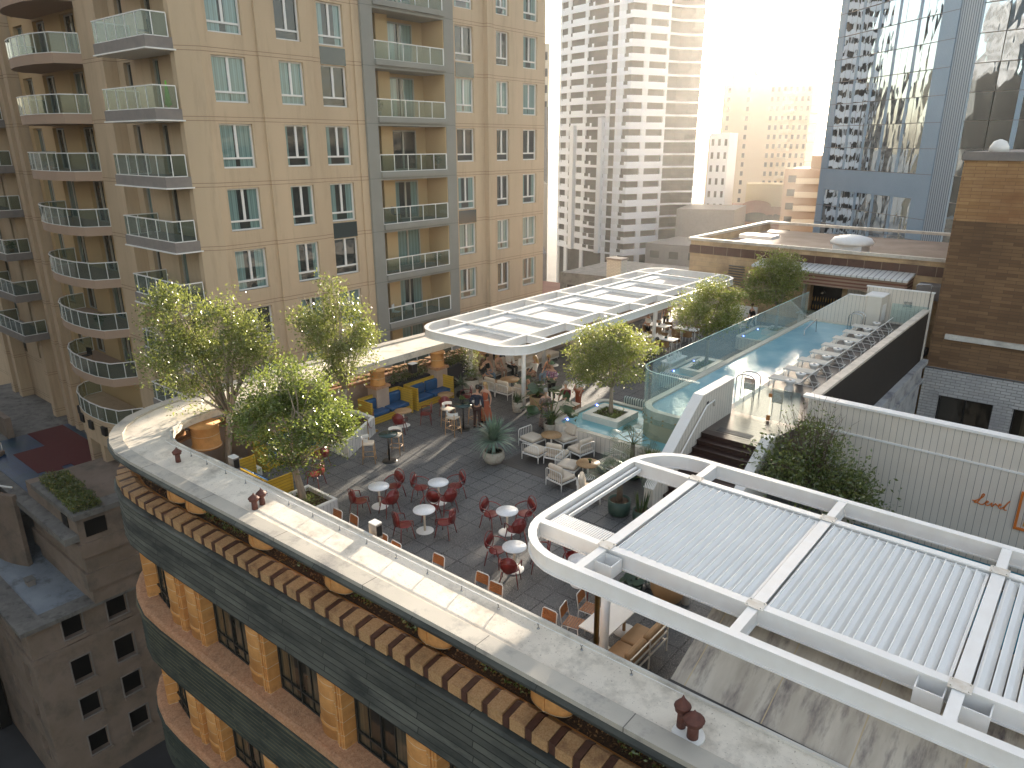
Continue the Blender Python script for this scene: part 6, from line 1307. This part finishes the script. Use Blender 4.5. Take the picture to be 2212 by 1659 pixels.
for (x, y) in ((-.35, -1.6), (.35, -1.6), (-.35, 1.8), (.35, 1.8)): MB().tube([(x, y, .12), (x, y, 0)], .02, 6).build('leg', 'white', ls_)
ac = thing('pale_armchair', 'pale high-backed armchair past the end of the long sofa', 'armchair', (-21.7, 31.2, 0), 200); MB().rbox(-.35, .35, -.35, .35, .18, .44, .06).build('seat_cushion', 'cushion', ac); MB().rbox(-.35, .35, -.38, -.22, .44, .95, .07).build('back_cushion', 'cushion', ac)
for (x, y) in ((-.3, -.3), (.3, -.3), (-.3, .3), (.3, .3)): MB().tube([(x, y, .18), (x, y, 0)], .02, 6).build('leg', 'white', ac)
for (x, y, lab) in ((-20.9, 28.2, 'small round side table in front of the long sofa, near one'), (-20.9, 30.2, 'small round side table in front of the long sofa, far one')): roundtable('side_table', lab, x, y, .5, .26, 'white', 'teak', 'white')
db = thing('daybed', 'square cream daybed with a red-brown rail beside the shallow pool corner', 'daybed', (-16.65, 23.1, 0)); MB().rbox(-.42, .42, -.8, .8, .12, .72, .05).build('mattress', 'cushion', db); q = MB()
for k in range(11): q.beam((.46, -.4 + k * .11, .3), (.46, -.4 + k * .11, .7), .02, .02, (1, 0, 0))
q.beam((.46, -.42, .7), (.46, .72, .7), .03, .03); q.build('side_rail', 'slatwood', db)
bc = thing('bar_cart', 'pale serving counter with rows of bottles and glasses behind the glass balustrade', 'counter', (-16.1, 31.9, 0)); MB().box(-.25, .25, -.8, .8, 0, .85).build('cabinet', 'cladx', bc); MB().box(-.3, .3, -.85, .85, .85, .9).build('counter_top', 'marble', bc); q = MB()
for k in range(26): q.lathe([(.035, .9), (.03, 1.05), (.012, 1.1), (.012, 1.16)], 6, (rd.uniform(-.2, .2), -.75 + k * .055, 0))
M('clearglass', (.8, .82, .8), .1); q.build('glassware', 'clearglass', bc)
# bar tables and stools
for (x, y, lab) in ((-19.25, 15.88, 'tall round dark green bar table left of centre, with two stools'), (-19.28, 19.88, 'tall round dark green bar table with a potted succulent, beside the standing man')): roundtable('bar_table', lab, x, y, 1.08, .35, 'greentop', 'black', 'black', None, .28, .04)
sp = thing('small_pot', 'succulent in a dark pot on the second bar table', 'plant', (-19.4, 19.95, 1.08)); MB().lathe([(.07, 0), (.09, .17), (.08, .18)], 14).build('pot', 'black', sp); g = MB(); [leafq(g, (rd.gauss(0, .04), rd.gauss(0, .04), .18 + rd.random() * .12), .1) for _ in range(120)]; g.build('foliage', 'leaf2', sp)
bs_ = thing('bar_stool', '', 'bar stool', (0, 0, 0)); MB().rbox(-.22, .22, -.2, .2, .72, .78, .025).build('seat', 'cushion', bs_); b = MB(); b.sweep(arc(0, 0, .25, 180, 360, 10), [(.01, .88), (.01, 1.0), (-.01, 1.0), (-.01, .88)]); b.build('backrest', 'white', bs_)
for (sx, sy) in ((-1, -1), (1, -1), (-1, 1), (1, 1)): MB().tube([(sx * .2, sy * .18, .73 if sy > 0 else .95), (sx * .24, sy * .23, 0)], [.017, .014], 6).build('leg', 'stoolwood', bs_)
fr_ = MB()
for a, b2 in (((-.225, -.21), (.225, -.21)), ((-.225, .21), (.225, .21)), ((-.225, -.21), (-.225, .21)), ((.225, -.21), (.225, .21))): fr_.tube([(a[0], a[1], .3), (b2[0], b2[1], .3)], .011, 5)
fr_.build('footrest', 'stoolwood', bs_)
first = True
for (x, y, tx, ty, lab) in ((-19.75, 15.35, -19.25, 15.88, 'bar stool left of the first dark green bar table'), (-19.6, 16.5, -19.25, 15.88, 'bar stool behind the first dark green bar table'), (-20.0, 19.75, -19.28, 19.88, 'bar stool left of the second bar table'), (-19.2, 19.2, -19.28, 19.88, 'bar stool in front of the second bar table'), (-19.25, 20.6, -19.28, 19.88, 'bar stool behind the second bar table, beside the man in navy')):
    rz = face(x, y, tx, ty)
    if first: bs_.location = (x, y, 0); bs_.rotation_euler = (0, 0, R(rz)); bs_['label'] = lab; bs_['group'] = 'pale woven bar stools'; first = False
    else: dup(bs_, (x, y, 0), rz, lab)
for (x, y, lab) in ((-21.2, 16.5, 'brass rope stanchion with a dark red rope at the corner planter'), (-21.95, 17.42, 'second brass rope stanchion close to the yellow booth post')):
    t = thing('stanchion', lab, 'stanchion', (x, y, 0)); MB().lathe([(.16, 0), (.15, .03), (.02, .06), (.018, .9), (.035, .93), (.01, .97)], 16).build('post', 'brass', t)
    if x > -21.5: MB().tube([(0, 0, .86), (-.2, .25, .5), (-.4, .5, .35), (-.6, .75, .6), (-.72, .88, .86)], .02, 6).build('rope', 'redmetal', t)
# outdoor speakers fixed on the inner roof edge
for (x, y, z, lab) in ((-12.5, 9.75, 2.36, 'grey boxy outdoor speaker standing at the inner roof edge above the cafe tables'), (-18.7, 9.62, 2.36, 'grey boxy outdoor speaker on the inner roof edge beside the low yellow booth')):
    t = thing('outdoor_speaker', lab, 'speaker', (x, y, z)); MB().box(-.13, .13, -.1, .1, -.28, .12).build('cabinet', 'slabgrey', t); MB().box(-.13, .13, -.1, .1, .121, .15).build('lid', 'white', t); MB().box(.131, .14, -.08, .08, -.2, .08).build('grille', 'black', t)
t = thing('outdoor_speaker', 'dark box speaker hanging under the far concrete roof edge behind the booths', 'speaker', (-22.95, 20.55, 1.75)); MB().box(-.13, .13, -.15, .15, -.2, .2).build('cabinet', 'black', t); MB().box(-.15, .15, -.17, .17, .201, .23).build('lid', 'white', t)
# dining tables and rattan chairs under the far pergola
def dtable(x, y, lab):
    t = thing('dining_table', lab, 'table', (x, y, 0), 0, 'white dining tables'); MB().rbox(-.75, .75, -.4, .4, .7, .735, .015).build('table_top', 'marble', t)
    for (a, b) in ((-.65, -.3), (.65, -.3), (-.65, .3), (.65, .3)): MB().tube([(a, b, .7), (a, b, 0)], .02, 6).build('leg', 'white', t)
    w = MB(); 
    for q_ in range(4): w.lathe([(.03, .736), (.035, .74), (.005, .745), (.005, .82), (.03, .86), (.028, .92)], 7, (-.5 + q_ * .33, .1 * (-1) ** q_, 0))
    w.build('glassware', 'clearglass', t); MB().lathe([(.06, .736), (.09, .8), (.05, .84)], 10, (.1, 0, 0)).build('bowl', 'greenpot', t)
DT = [(-20.6, 38.3, 'farthest dining table under the pergola'), (-18.75, 35.75, 'dining table left of the right-hand post'), (-20.3, 35.6, 'dining table in the inner row, middle'), (-18.9, 33.3, 'dining table nearest the glass balustrade with two seated men'), (-20.6, 33.1, 'dining table in the inner row, near'), (-18.8, 38.6, 'dining table beside the middle pool tree')]
for a in DT: dtable(*a)
rt = thing('rattan_chair', '', 'chair', (0, 0, 0)); MB().rbox(-.22, .22, -.22, .22, .4, .45, .02).build('seat', 'rattan', rt); b = MB(); b.sweep(arc(0, 0, .26, 185, 355, 12), [(.012, .45), (.012, .78), (-.012, .78), (-.012, .45)]); b.build('back_shell', 'rattan', rt)
for (x, y) in ((-.2, -.2), (.2, -.2), (-.2, .2), (.2, .2)): MB().tube([(x, y, .4), (x * 1.15, y * 1.15, 0)], .014, 5).build('leg', 'white', rt)
first = True; side = ['left front', 'right front', 'left rear', 'right rear']
for i, (tx, ty, l) in enumerate(DT):
    for j, (dx, dy) in enumerate(((-.38, -.62), (.38, -.62), (-.38, .62), (.38, .62))):
        x, y = tx + dx, ty + dy; lab = 'rattan chair, %s seat of the %s' % (side[j], l.split(' under')[0].split(' with')[0])
        if first: rt.location = (x, y, 0); rt.rotation_euler = (0, 0, 0); rt['label'] = lab; rt['group'] = 'rattan dining chairs'; first = False
        else: dup(rt, (x, y, 0), 0 if dy < 0 else 180, lab)

# things kept on the balconies of the apartment block
def bplant(x, y, k, lab, r=.16, h=.3, hh=.6):
    z = 15.64 - 3.03 * k; t = thing('balcony_plant', lab, 'plant', (x, y, z)); potshape('tall', t, r, h, ('tan', 'greypot')[k % 2]); g = MB(); rd = random.Random(k * 7 + int(y))
    for _ in range(160): d = Vector((rd.gauss(0, 1), rd.gauss(0, 1), rd.gauss(0, 1))).normalized() * rd.random() ** .4; leafq(g, (d.x * .28, d.y * .28, h + hh * .5 + d.z * hh * .5), rd.uniform(.1, .2))
    g.build('foliage', 'leafdark', t)
bplant(XF - .3, 33.6, 4, 'leafy plant on the grey framed balcony fifth down, right end'); bplant(XF - .3, 29.3, 1, 'small plant on the upper grey framed balcony, left end'); bplant(XF - .3, 33.8, 2, 'bushy plant on the middle grey framed balcony, right end')
bplant(-36.0, 17.2, -1, 'dark plant on the highest box balcony corner'); bplant(-38.8, 17.2, 3, 'leafy plant on a lower box balcony'); bplant(-47.0, 16.9, 5, 'leafy plant on a low curved balcony'); bplant(-50.5, 17.0, 2, 'plant on a curved balcony half way up'); bplant(-62.5, 17.5, 4, 'plant on the far left wing balcony')
def bchair(x, y, k, rz, lab, mat='clothwhite'):
    z = 15.64 - 3.03 * k; t = thing('balcony_chair', lab, 'chair', (x, y, z), rz); MB().box(-.22, .22, -.22, .22, .42, .46).build('seat', mat, t); MB().box(-.22, .22, -.24, -.2, .46, .9).build('backrest', mat, t)
    for (a, b) in ((-.2, -.2), (.2, -.2), (-.2, .2), (.2, .2)): MB().tube([(a, b, .42), (a * 1.1, b * 1.1, 0)], .015, 5).build('leg', 'stoolwood', t)
# ---------------------------------------------------------------- people
for nm, c in (('skin', (.45, .24, .15)), ('skin2', (.55, .32, .22)), ('hairdark', (.012, .008, .006)), ('hairblond', (.42, .27, .11)), ('hairgrey', (.35, .33, .3)), ('hairbrown', (.09, .04, .02)), ('clothnavy', (.01, .016, .035)), ('clothblack', (.01, .01, .011)), ('clothwhite', (.7, .68, .64)), ('jeans', (.16, .24, .32)), ('maroon', (.14, .01, .02)), ('orangedress', (.42, .1, .04)), ('brownpants', (.04, .015, .012)), ('greenhat', (.08, .14, .07))): M(nm, c, .8 if 'hair' not in nm else .5)
M('floral', (.45, .3, .2), .85, c2=(.12, .08, .06), ns=14, speck=((.5, .12, .1), 22, .62)); M('dotty', (.06, .05, .05), .85, c2=(.35, .25, .2), ns=25)
M('check', (.4, .12, .2), .85, grooves=[('x', .07, .03, (.65, .55, .6), 0), ('z', .07, .03, (.12, .04, .12), 0)])
def skinmesh(verts, edges, root=0, sub=1):
    me = bpy.data.meshes.new('tmp'); bm = bmesh.new(); sl_ = bm.verts.layers.skin.verify(); vv = []
    for i, (p, r) in enumerate(verts):
        v = bm.verts.new(p); v[sl_].radius = (r, r) if not isinstance(r, tuple) else r; v[sl_].use_root = (i == root); vv.append(v)
    for a, b in edges: bm.edges.new((vv[a], vv[b]))
    bm.to_mesh(me); bm.free(); o = bpy.data.objects.new('tmp', me); S.collection.objects.link(o)
    k = o.modifiers.new('s', 'SKIN'); k.use_smooth_shade = True; u = o.modifiers.new('u', 'SUBSURF'); u.levels = u.render_levels = sub
    dg = bpy.context.evaluated_depsgraph_get(); dg.update(); e = o.evaluated_get(dg).to_mesh(); vs = [tuple(v.co) for v in e.vertices]; fs = [list(p.vertices) for p in e.polygons]
    o.evaluated_get(dg).to_mesh_clear(); bpy.data.objects.remove(o); return vs, fs
def hand(mb, w, d, side):
    """palm is in the skin mesh; five tapered fingers that leave it"""
    d = Vector(d).normalized(); s = d.cross(Vector((0, 0, 1))); s = s.normalized() if s.length > .1 else Vector((1, 0, 0)); w = Vector(w)
    for k, (o_, L) in enumerate(((-.027, .062), (-.009, .075), (.01, .07), (.027, .055))):
        p = w + s * o_ + d * .03; q = p + d * L * .55 + Vector((0, 0, -.006)); mb.tube([tuple(p), tuple(q), tuple(q + (d + Vector((0, 0, -.7))).normalized() * L * .45)], [.0095, .0085, .006], 6)
    p = w - s * .03 * side - d * .01; mb.tube([tuple(p), tuple(p - s * .025 * side + d * .03), tuple(p - s * .028 * side + d * .055)], [.011, .0095, .007], 6)
def person(lab, x, y, rz, pose='stand', top='clothblack', legs='clothblack', hair='hairdark', hairlong=False, skin='skin', arms=None, dress=False, sleeves=1, scale=1.0, lean=0, z=0, hat=None, headturn=(0, 0)):
    t = thing('person', lab, 'person', (x, y, z), rz); t.scale = (scale,) * 3
    if pose == 'stand': pel, ch, dz = (0, 0, .95), (0, lean * .1, 1.32), 0
    elif pose == 'walk': pel, ch, dz = (0, 0, .94), (0, .04, 1.31), 0
    else: pel, ch, dz = (0, -.02, .53), (0, -.06 + lean * .1, .92), -.4
    cx, cy, cz = ch; nk = (0, cy + .01, cz + .2)
    hx, hy = headturn; hd = [((0, cy + .02, cz + .27), .052), ((hx * .5, cy + .035 + hy * .5, cz + .33), .078), ((hx, cy + .045 + hy, cz + .41), .088), ((hx, cy + .035 + hy, cz + .48), .062)]
    V_ = [(pel, .125), ((0, (pel[1] + cy) / 2, (pel[2] + cz) / 2 + .0), .112), (ch, (.135, .105)), ((0, cy, cz + .12), .085), (nk, .05)] + hd
    E_ = [(0, 1), (1, 2), (2, 3), (3, 4), (4, 5), (5, 6), (6, 7), (7, 8)]
    arms = arms or [((.25, -.03), (.26, .08))] * 2
    sh = []; hands = []
    for sd_, ar in ((-1, arms[0]), (1, arms[1])):
        el, wr = ar if len(ar[0]) == 3 else ((ar[0][0], cy + ar[0][1], cz - .2), (ar[1][0], cy + ar[1][1], cz - .42))
        i = len(V_); V_ += [((sd_ * .17, cy, cz + .1), .062), ((sd_ * el[0], el[1], el[2]), .042), ((sd_ * wr[0], wr[1], wr[2]), .028)]
        d = (Vector(V_[-1][0]) - Vector(V_[-2][0])).normalized(); pm_ = Vector(V_[-1][0]) + d * .07; V_.append((tuple(pm_), (.036, .02))); E_ += [(3, i), (i, i + 1), (i + 1, i + 2), (i + 2, i + 3)]; sh.append(i); hands.append((pm_, d, sd_))
    lg = []
    for sd_ in (-1, 1):
        i = len(V_)
        if pose == 'stand': P = [(sd_ * .095, 0, .86), (sd_ * .105, .02, .5), (sd_ * .11, -.02, .09), (sd_ * .13, .13, .035)]
        elif pose == 'walk': P = [(sd_ * .09, 0, .86), (sd_ * .1, sd_ * .16 + .04, .5), (sd_ * .1, sd_ * .3 - .06, .1 if sd_ > 0 else .16), (sd_ * .11, sd_ * .3 + .08, .04 if sd_ > 0 else .08)]
        else: P = [(sd_ * .1, .1, .53), (sd_ * .13, .46, .5), (sd_ * .12, .44, .1), (sd_ * .13, .58, .04)]
        V_ += [(P[0], .085), (P[1], .058), (P[2], .04), (P[3], .03)]; E_ += [(0, i), (i, i + 1), (i + 1, i + 2), (i + 2, i + 3)]; lg.append(i)
    vs, fs = skinmesh(V_, E_); b = MB(); b.add(vs, fs, True)
    for (w, d, s) in hands: hand(b, w, d, s)
    H_ = Vector(hd[2][0]); b.tube([tuple(H_ + Vector((0, .075, .0))), tuple(H_ + Vector((0, .108, -.02))), tuple(H_ + Vector((0, .08, -.035)))], [.01, .013, .012], 6)
    for s in (-1, 1): b.tube([tuple(H_ + Vector((s * .085, -.005, .02))), tuple(H_ + Vector((s * .095, -.01, -.02)))], [.014, .01], 6)
    b.build('body', skin, t)
    e = MB()
    for s in (-1, 1): e.lathe([(.003, -.008), (.009, 0), (.003, .008)], 8, tuple(H_ + Vector((s * .032, .083, .012))))
    e.build('eyes', 'hairdark', t)
    ex = .016; sub = lambda idx, ed: skinmesh([(V_[i][0], tuple(q + ex for q in V_[i][1]) if isinstance(V_[i][1], tuple) else V_[i][1] + ex) for i in idx], ed)
    a, c = sh; idx = [0, 1, 2, 3, a, a + 1, c, c + 1] + ([a + 2, c + 2] if sleeves == 2 else []); ed = [(0, 1), (1, 2), (2, 3)] + ([(3, 4), (3, 6)] + [(4, 5), (6, 7)] + ([(5, 8), (7, 9)] if sleeves == 2 else []) if sleeves else [])
    if not sleeves: idx = [0, 1, 2, 3]
    vs, fs = sub(idx, ed); MB().add(vs, fs, True).build('dress' if dress else 'shirt', top, t)
    if dress and pose != 'sit': MB().lathe([(.15, 1.0), (.2, .75), (.27, .4), (.3, .12), (.28, .12), (.13, .98)], 18, (0, 0, 0), 1, .85).build('skirt', top, t)
    else:
        a, c = lg; vs, fs = sub([0, a, a + 1, a + 2, c, c + 1, c + 2], [(0, 1), (1, 2), (2, 3), (0, 4), (4, 5), (5, 6)]); MB().add(vs, fs, True).build('skirt' if dress else 'trousers', top if dress else legs, t)
    sm_ = MB()
    for i in lg: p = Vector(V_[i + 2][0]); q = Vector(V_[i + 3][0]); sm_.tube([tuple(p + Vector((0, -.05, -.05))), tuple(p + Vector((0, .03, -.04))), tuple(q + Vector((0, .03, 0)))], [.035, .045, .03], 8)
    sm_.build('shoes', 'clothblack' if legs != 'jeans' else 'clothwhite', t)
    h = MB(); h.lathe([(.02, -.1), (.075, -.07), (.098, 0), (.096, .05), (.07, .1), (.02, .125)], 16, (H_.x, H_.y - .02, H_.z + .01))
    if hairlong: h.tube([(H_.x, H_.y - .05, H_.z + .04), (H_.x, H_.y - .1, H_.z - .1), (0, cy - .11, cz + .1), (0, cy - .12, cz - .1)], [.08, .1, .1, .04], 8)
    if hat: h2 = MB().lathe([(.17, .05), (.165, .06), (.1, .07), (.09, .15), (.03, .17)], 18, (H_.x, H_.y, H_.z)); h2.build('hat', hat, t)
    h.build('hair', hair, t); return t
up_arm = ((.22, .06, 1.0), (.2, .2, 1.28))
person('man standing in a navy shirt and dark brown trousers beside the second bar table', -18.95, 20.35, 20, 'stand', 'clothnavy', 'brownpants', sleeves=2, lean=.6, headturn=(0, .03), arms=[((.27, -.06, 1.13), (.2, .12, .95)), ((.28, -.05, 1.12), (.24, .1, .9))])
person('woman in a long orange patterned dress standing beyond the man in navy', -19.15, 21.1, 200, 'stand', 'orangedress', 'skin2', 'hairblond', True, 'skin2', dress=True, sleeves=0, scale=.96)
LP = [((.22, .1, .72), (.1, .3, .66)), ((.22, .1, .72), (.1, .3, .66))]
person('woman with long dark hair in black, seated with her back to the camera', -22.2, 24.35, -70, 'sit', 'clothblack', 'clothblack', 'hairbrown', True, 'skin2', LP, sleeves=1)
person('woman in a black sleeveless top and pale jeans, seated facing the camera', -22.6, 25.1, -110, 'sit', 'clothblack', 'jeans', 'hairdark', True, 'skin2', LP, sleeves=0)
person('blonde woman in a flowered dress leaning on the lounge seats', -22.6, 25.85, -95, 'sit', 'floral', 'floral', 'hairblond', True, 'skin2', LP, dress=True, sleeves=0, lean=.8)
person('woman in a white blouse and black trousers, seated at the far end of the group', -22.55, 26.65, -100, 'sit', 'clothwhite', 'clothblack', 'hairbrown', False, 'skin2', LP, sleeves=2, lean=.6)
person('woman in a white top seated just left of the pergola post', -20.7, 26.35, 165, 'sit', 'clothwhite', 'floral', 'hairblond', True, 'skin2', LP, sleeves=1)
bw_ = person('woman raising a brown bottle, seated right of the pergola post', -20.25, 26.9, 175, 'sit', 'floral', 'jeans', 'hairblond', False, 'skin2', [((.25, .08, .85), (.2, .2, 1.12)), LP[1]], sleeves=0)
tag(MB().lathe([(.03, 0), (.032, .15), (.012, .2), (.012, .27)], 10, (-20.03, 26.63, 1.16)).build('bottle', 'brownpants'), 'brown bottle held up by the woman right of the pergola post', 'bottle')
person('woman with wavy blonde hair seen from behind on the seat beside the pergola post', -19.65, 24.35, 10, 'sit', 'floral', 'jeans', 'hairblond', True, 'skin2', LP, sleeves=0)
person('man in a checked pink shirt and green hat standing beyond the tall plants', -18.6, 25.0, 190, 'stand', 'check', 'clothblack', 'hairgrey', False, 'skin2', [((.26, .02, 1.13), (.1, .2, 1.12)), ((.26, .02, 1.13), (.12, .2, 1.1))], sleeves=1, hat='greenhat')
person('grey-haired person in a maroon top seated at the cream daybed', -17.2, 24.1, 190, 'sit', 'maroon', 'clothblack', 'hairgrey', False, 'skin2', [((.24, .1, .75), (.15, .34, .72)), ((.24, .1, .75), (.15, .34, .72))], sleeves=1)
person('person in a white T-shirt standing behind the maroon-topped guest', -16.95, 24.75, 160, 'stand', 'clothwhite', 'orangedress', 'hairbrown', False, 'skin2', sleeves=1)
person('curly grey-haired woman in a dotted dress hidden behind the banana-leaf plant', -16.75, 22.1, 40, 'stand', 'dotty', 'dotty', 'hairgrey', False, 'skin2', dress=True, sleeves=1, scale=.95)
person('waiter in a white T-shirt and black trousers between the dining tables', -20.5, 36.95, 150, 'stand', 'clothwhite', 'clothblack', 'hairdark', False, 'skin', [((.26, 0, 1.12), (.08, .2, 1.1)), ((.26, 0, 1.12), (.1, .2, 1.08))], sleeves=1)
person('bald man in a white shirt seated at the dining table nearest the glass', -18.4, 32.55, 20, 'sit', 'clothwhite', 'tan', 'skin2', False, 'skin2', [((.24, .1, .78), (.12, .36, .76)), ((.24, .1, .78), (.15, .36, .76))], sleeves=2, z=-.02)
person('dark-haired man in a loose white shirt seated at the end of the nearest dining table', -17.85, 33.2, 100, 'sit', 'clothwhite', 'clothblack', 'hairdark', False, 'skin', LP, sleeves=2)
person('man in black walking past the bar building', -16.6, 42.9, 150, 'walk', 'clothblack', 'clothblack', 'hairbrown', False, 'skin2', sleeves=1)
person('person in a beige patterned top standing by the far dining tables', -20.9, 39.9, 200, 'stand', 'floral', 'clothblack', 'hairgrey', False, 'skin2', sleeves=1)

bchair(XF - .5, 30.0, 5, -60, 'white chair on the lowest visible grey framed balcony, left'); bchair(XF - .5, 31.1, 5, 40, 'white chair on the lowest visible grey framed balcony, middle'); bchair(XF - .5, 30.4, 3, -20, 'dark chair on the grey framed balcony fourth down', 'black')
bchair(-36.6, 17.3, 0, 150, 'black chair beside the green parasol on a box balcony', 'black'); bchair(-48.8, 16.9, 3, 160, 'dark chair on a curved balcony', 'black'); bchair(-51.0, 17.2, 6, 200, 'black chair on the second lowest curved balcony', 'black')

# ---------------------------------------------------------------- haze: the air of a low-sun afternoon
hz = MB().box(-330, 130, -110, 320, -27, 95).build('haze', newmat('hazemat')[0]); tag(hz, kind='stuff')
m = hz.data.materials[0]; t = m.node_tree; t.nodes.clear(); o_ = t.nodes.new('ShaderNodeOutputMaterial'); v = t.nodes.new('ShaderNodeVolumePrincipled')
v.inputs['Color'].default_value = (1, .98, .95, 1); v.inputs['Density'].default_value = .00024; v.inputs['Anisotropy'].default_value = .72
t.links.new(v.outputs[0], o_.inputs['Volume'])
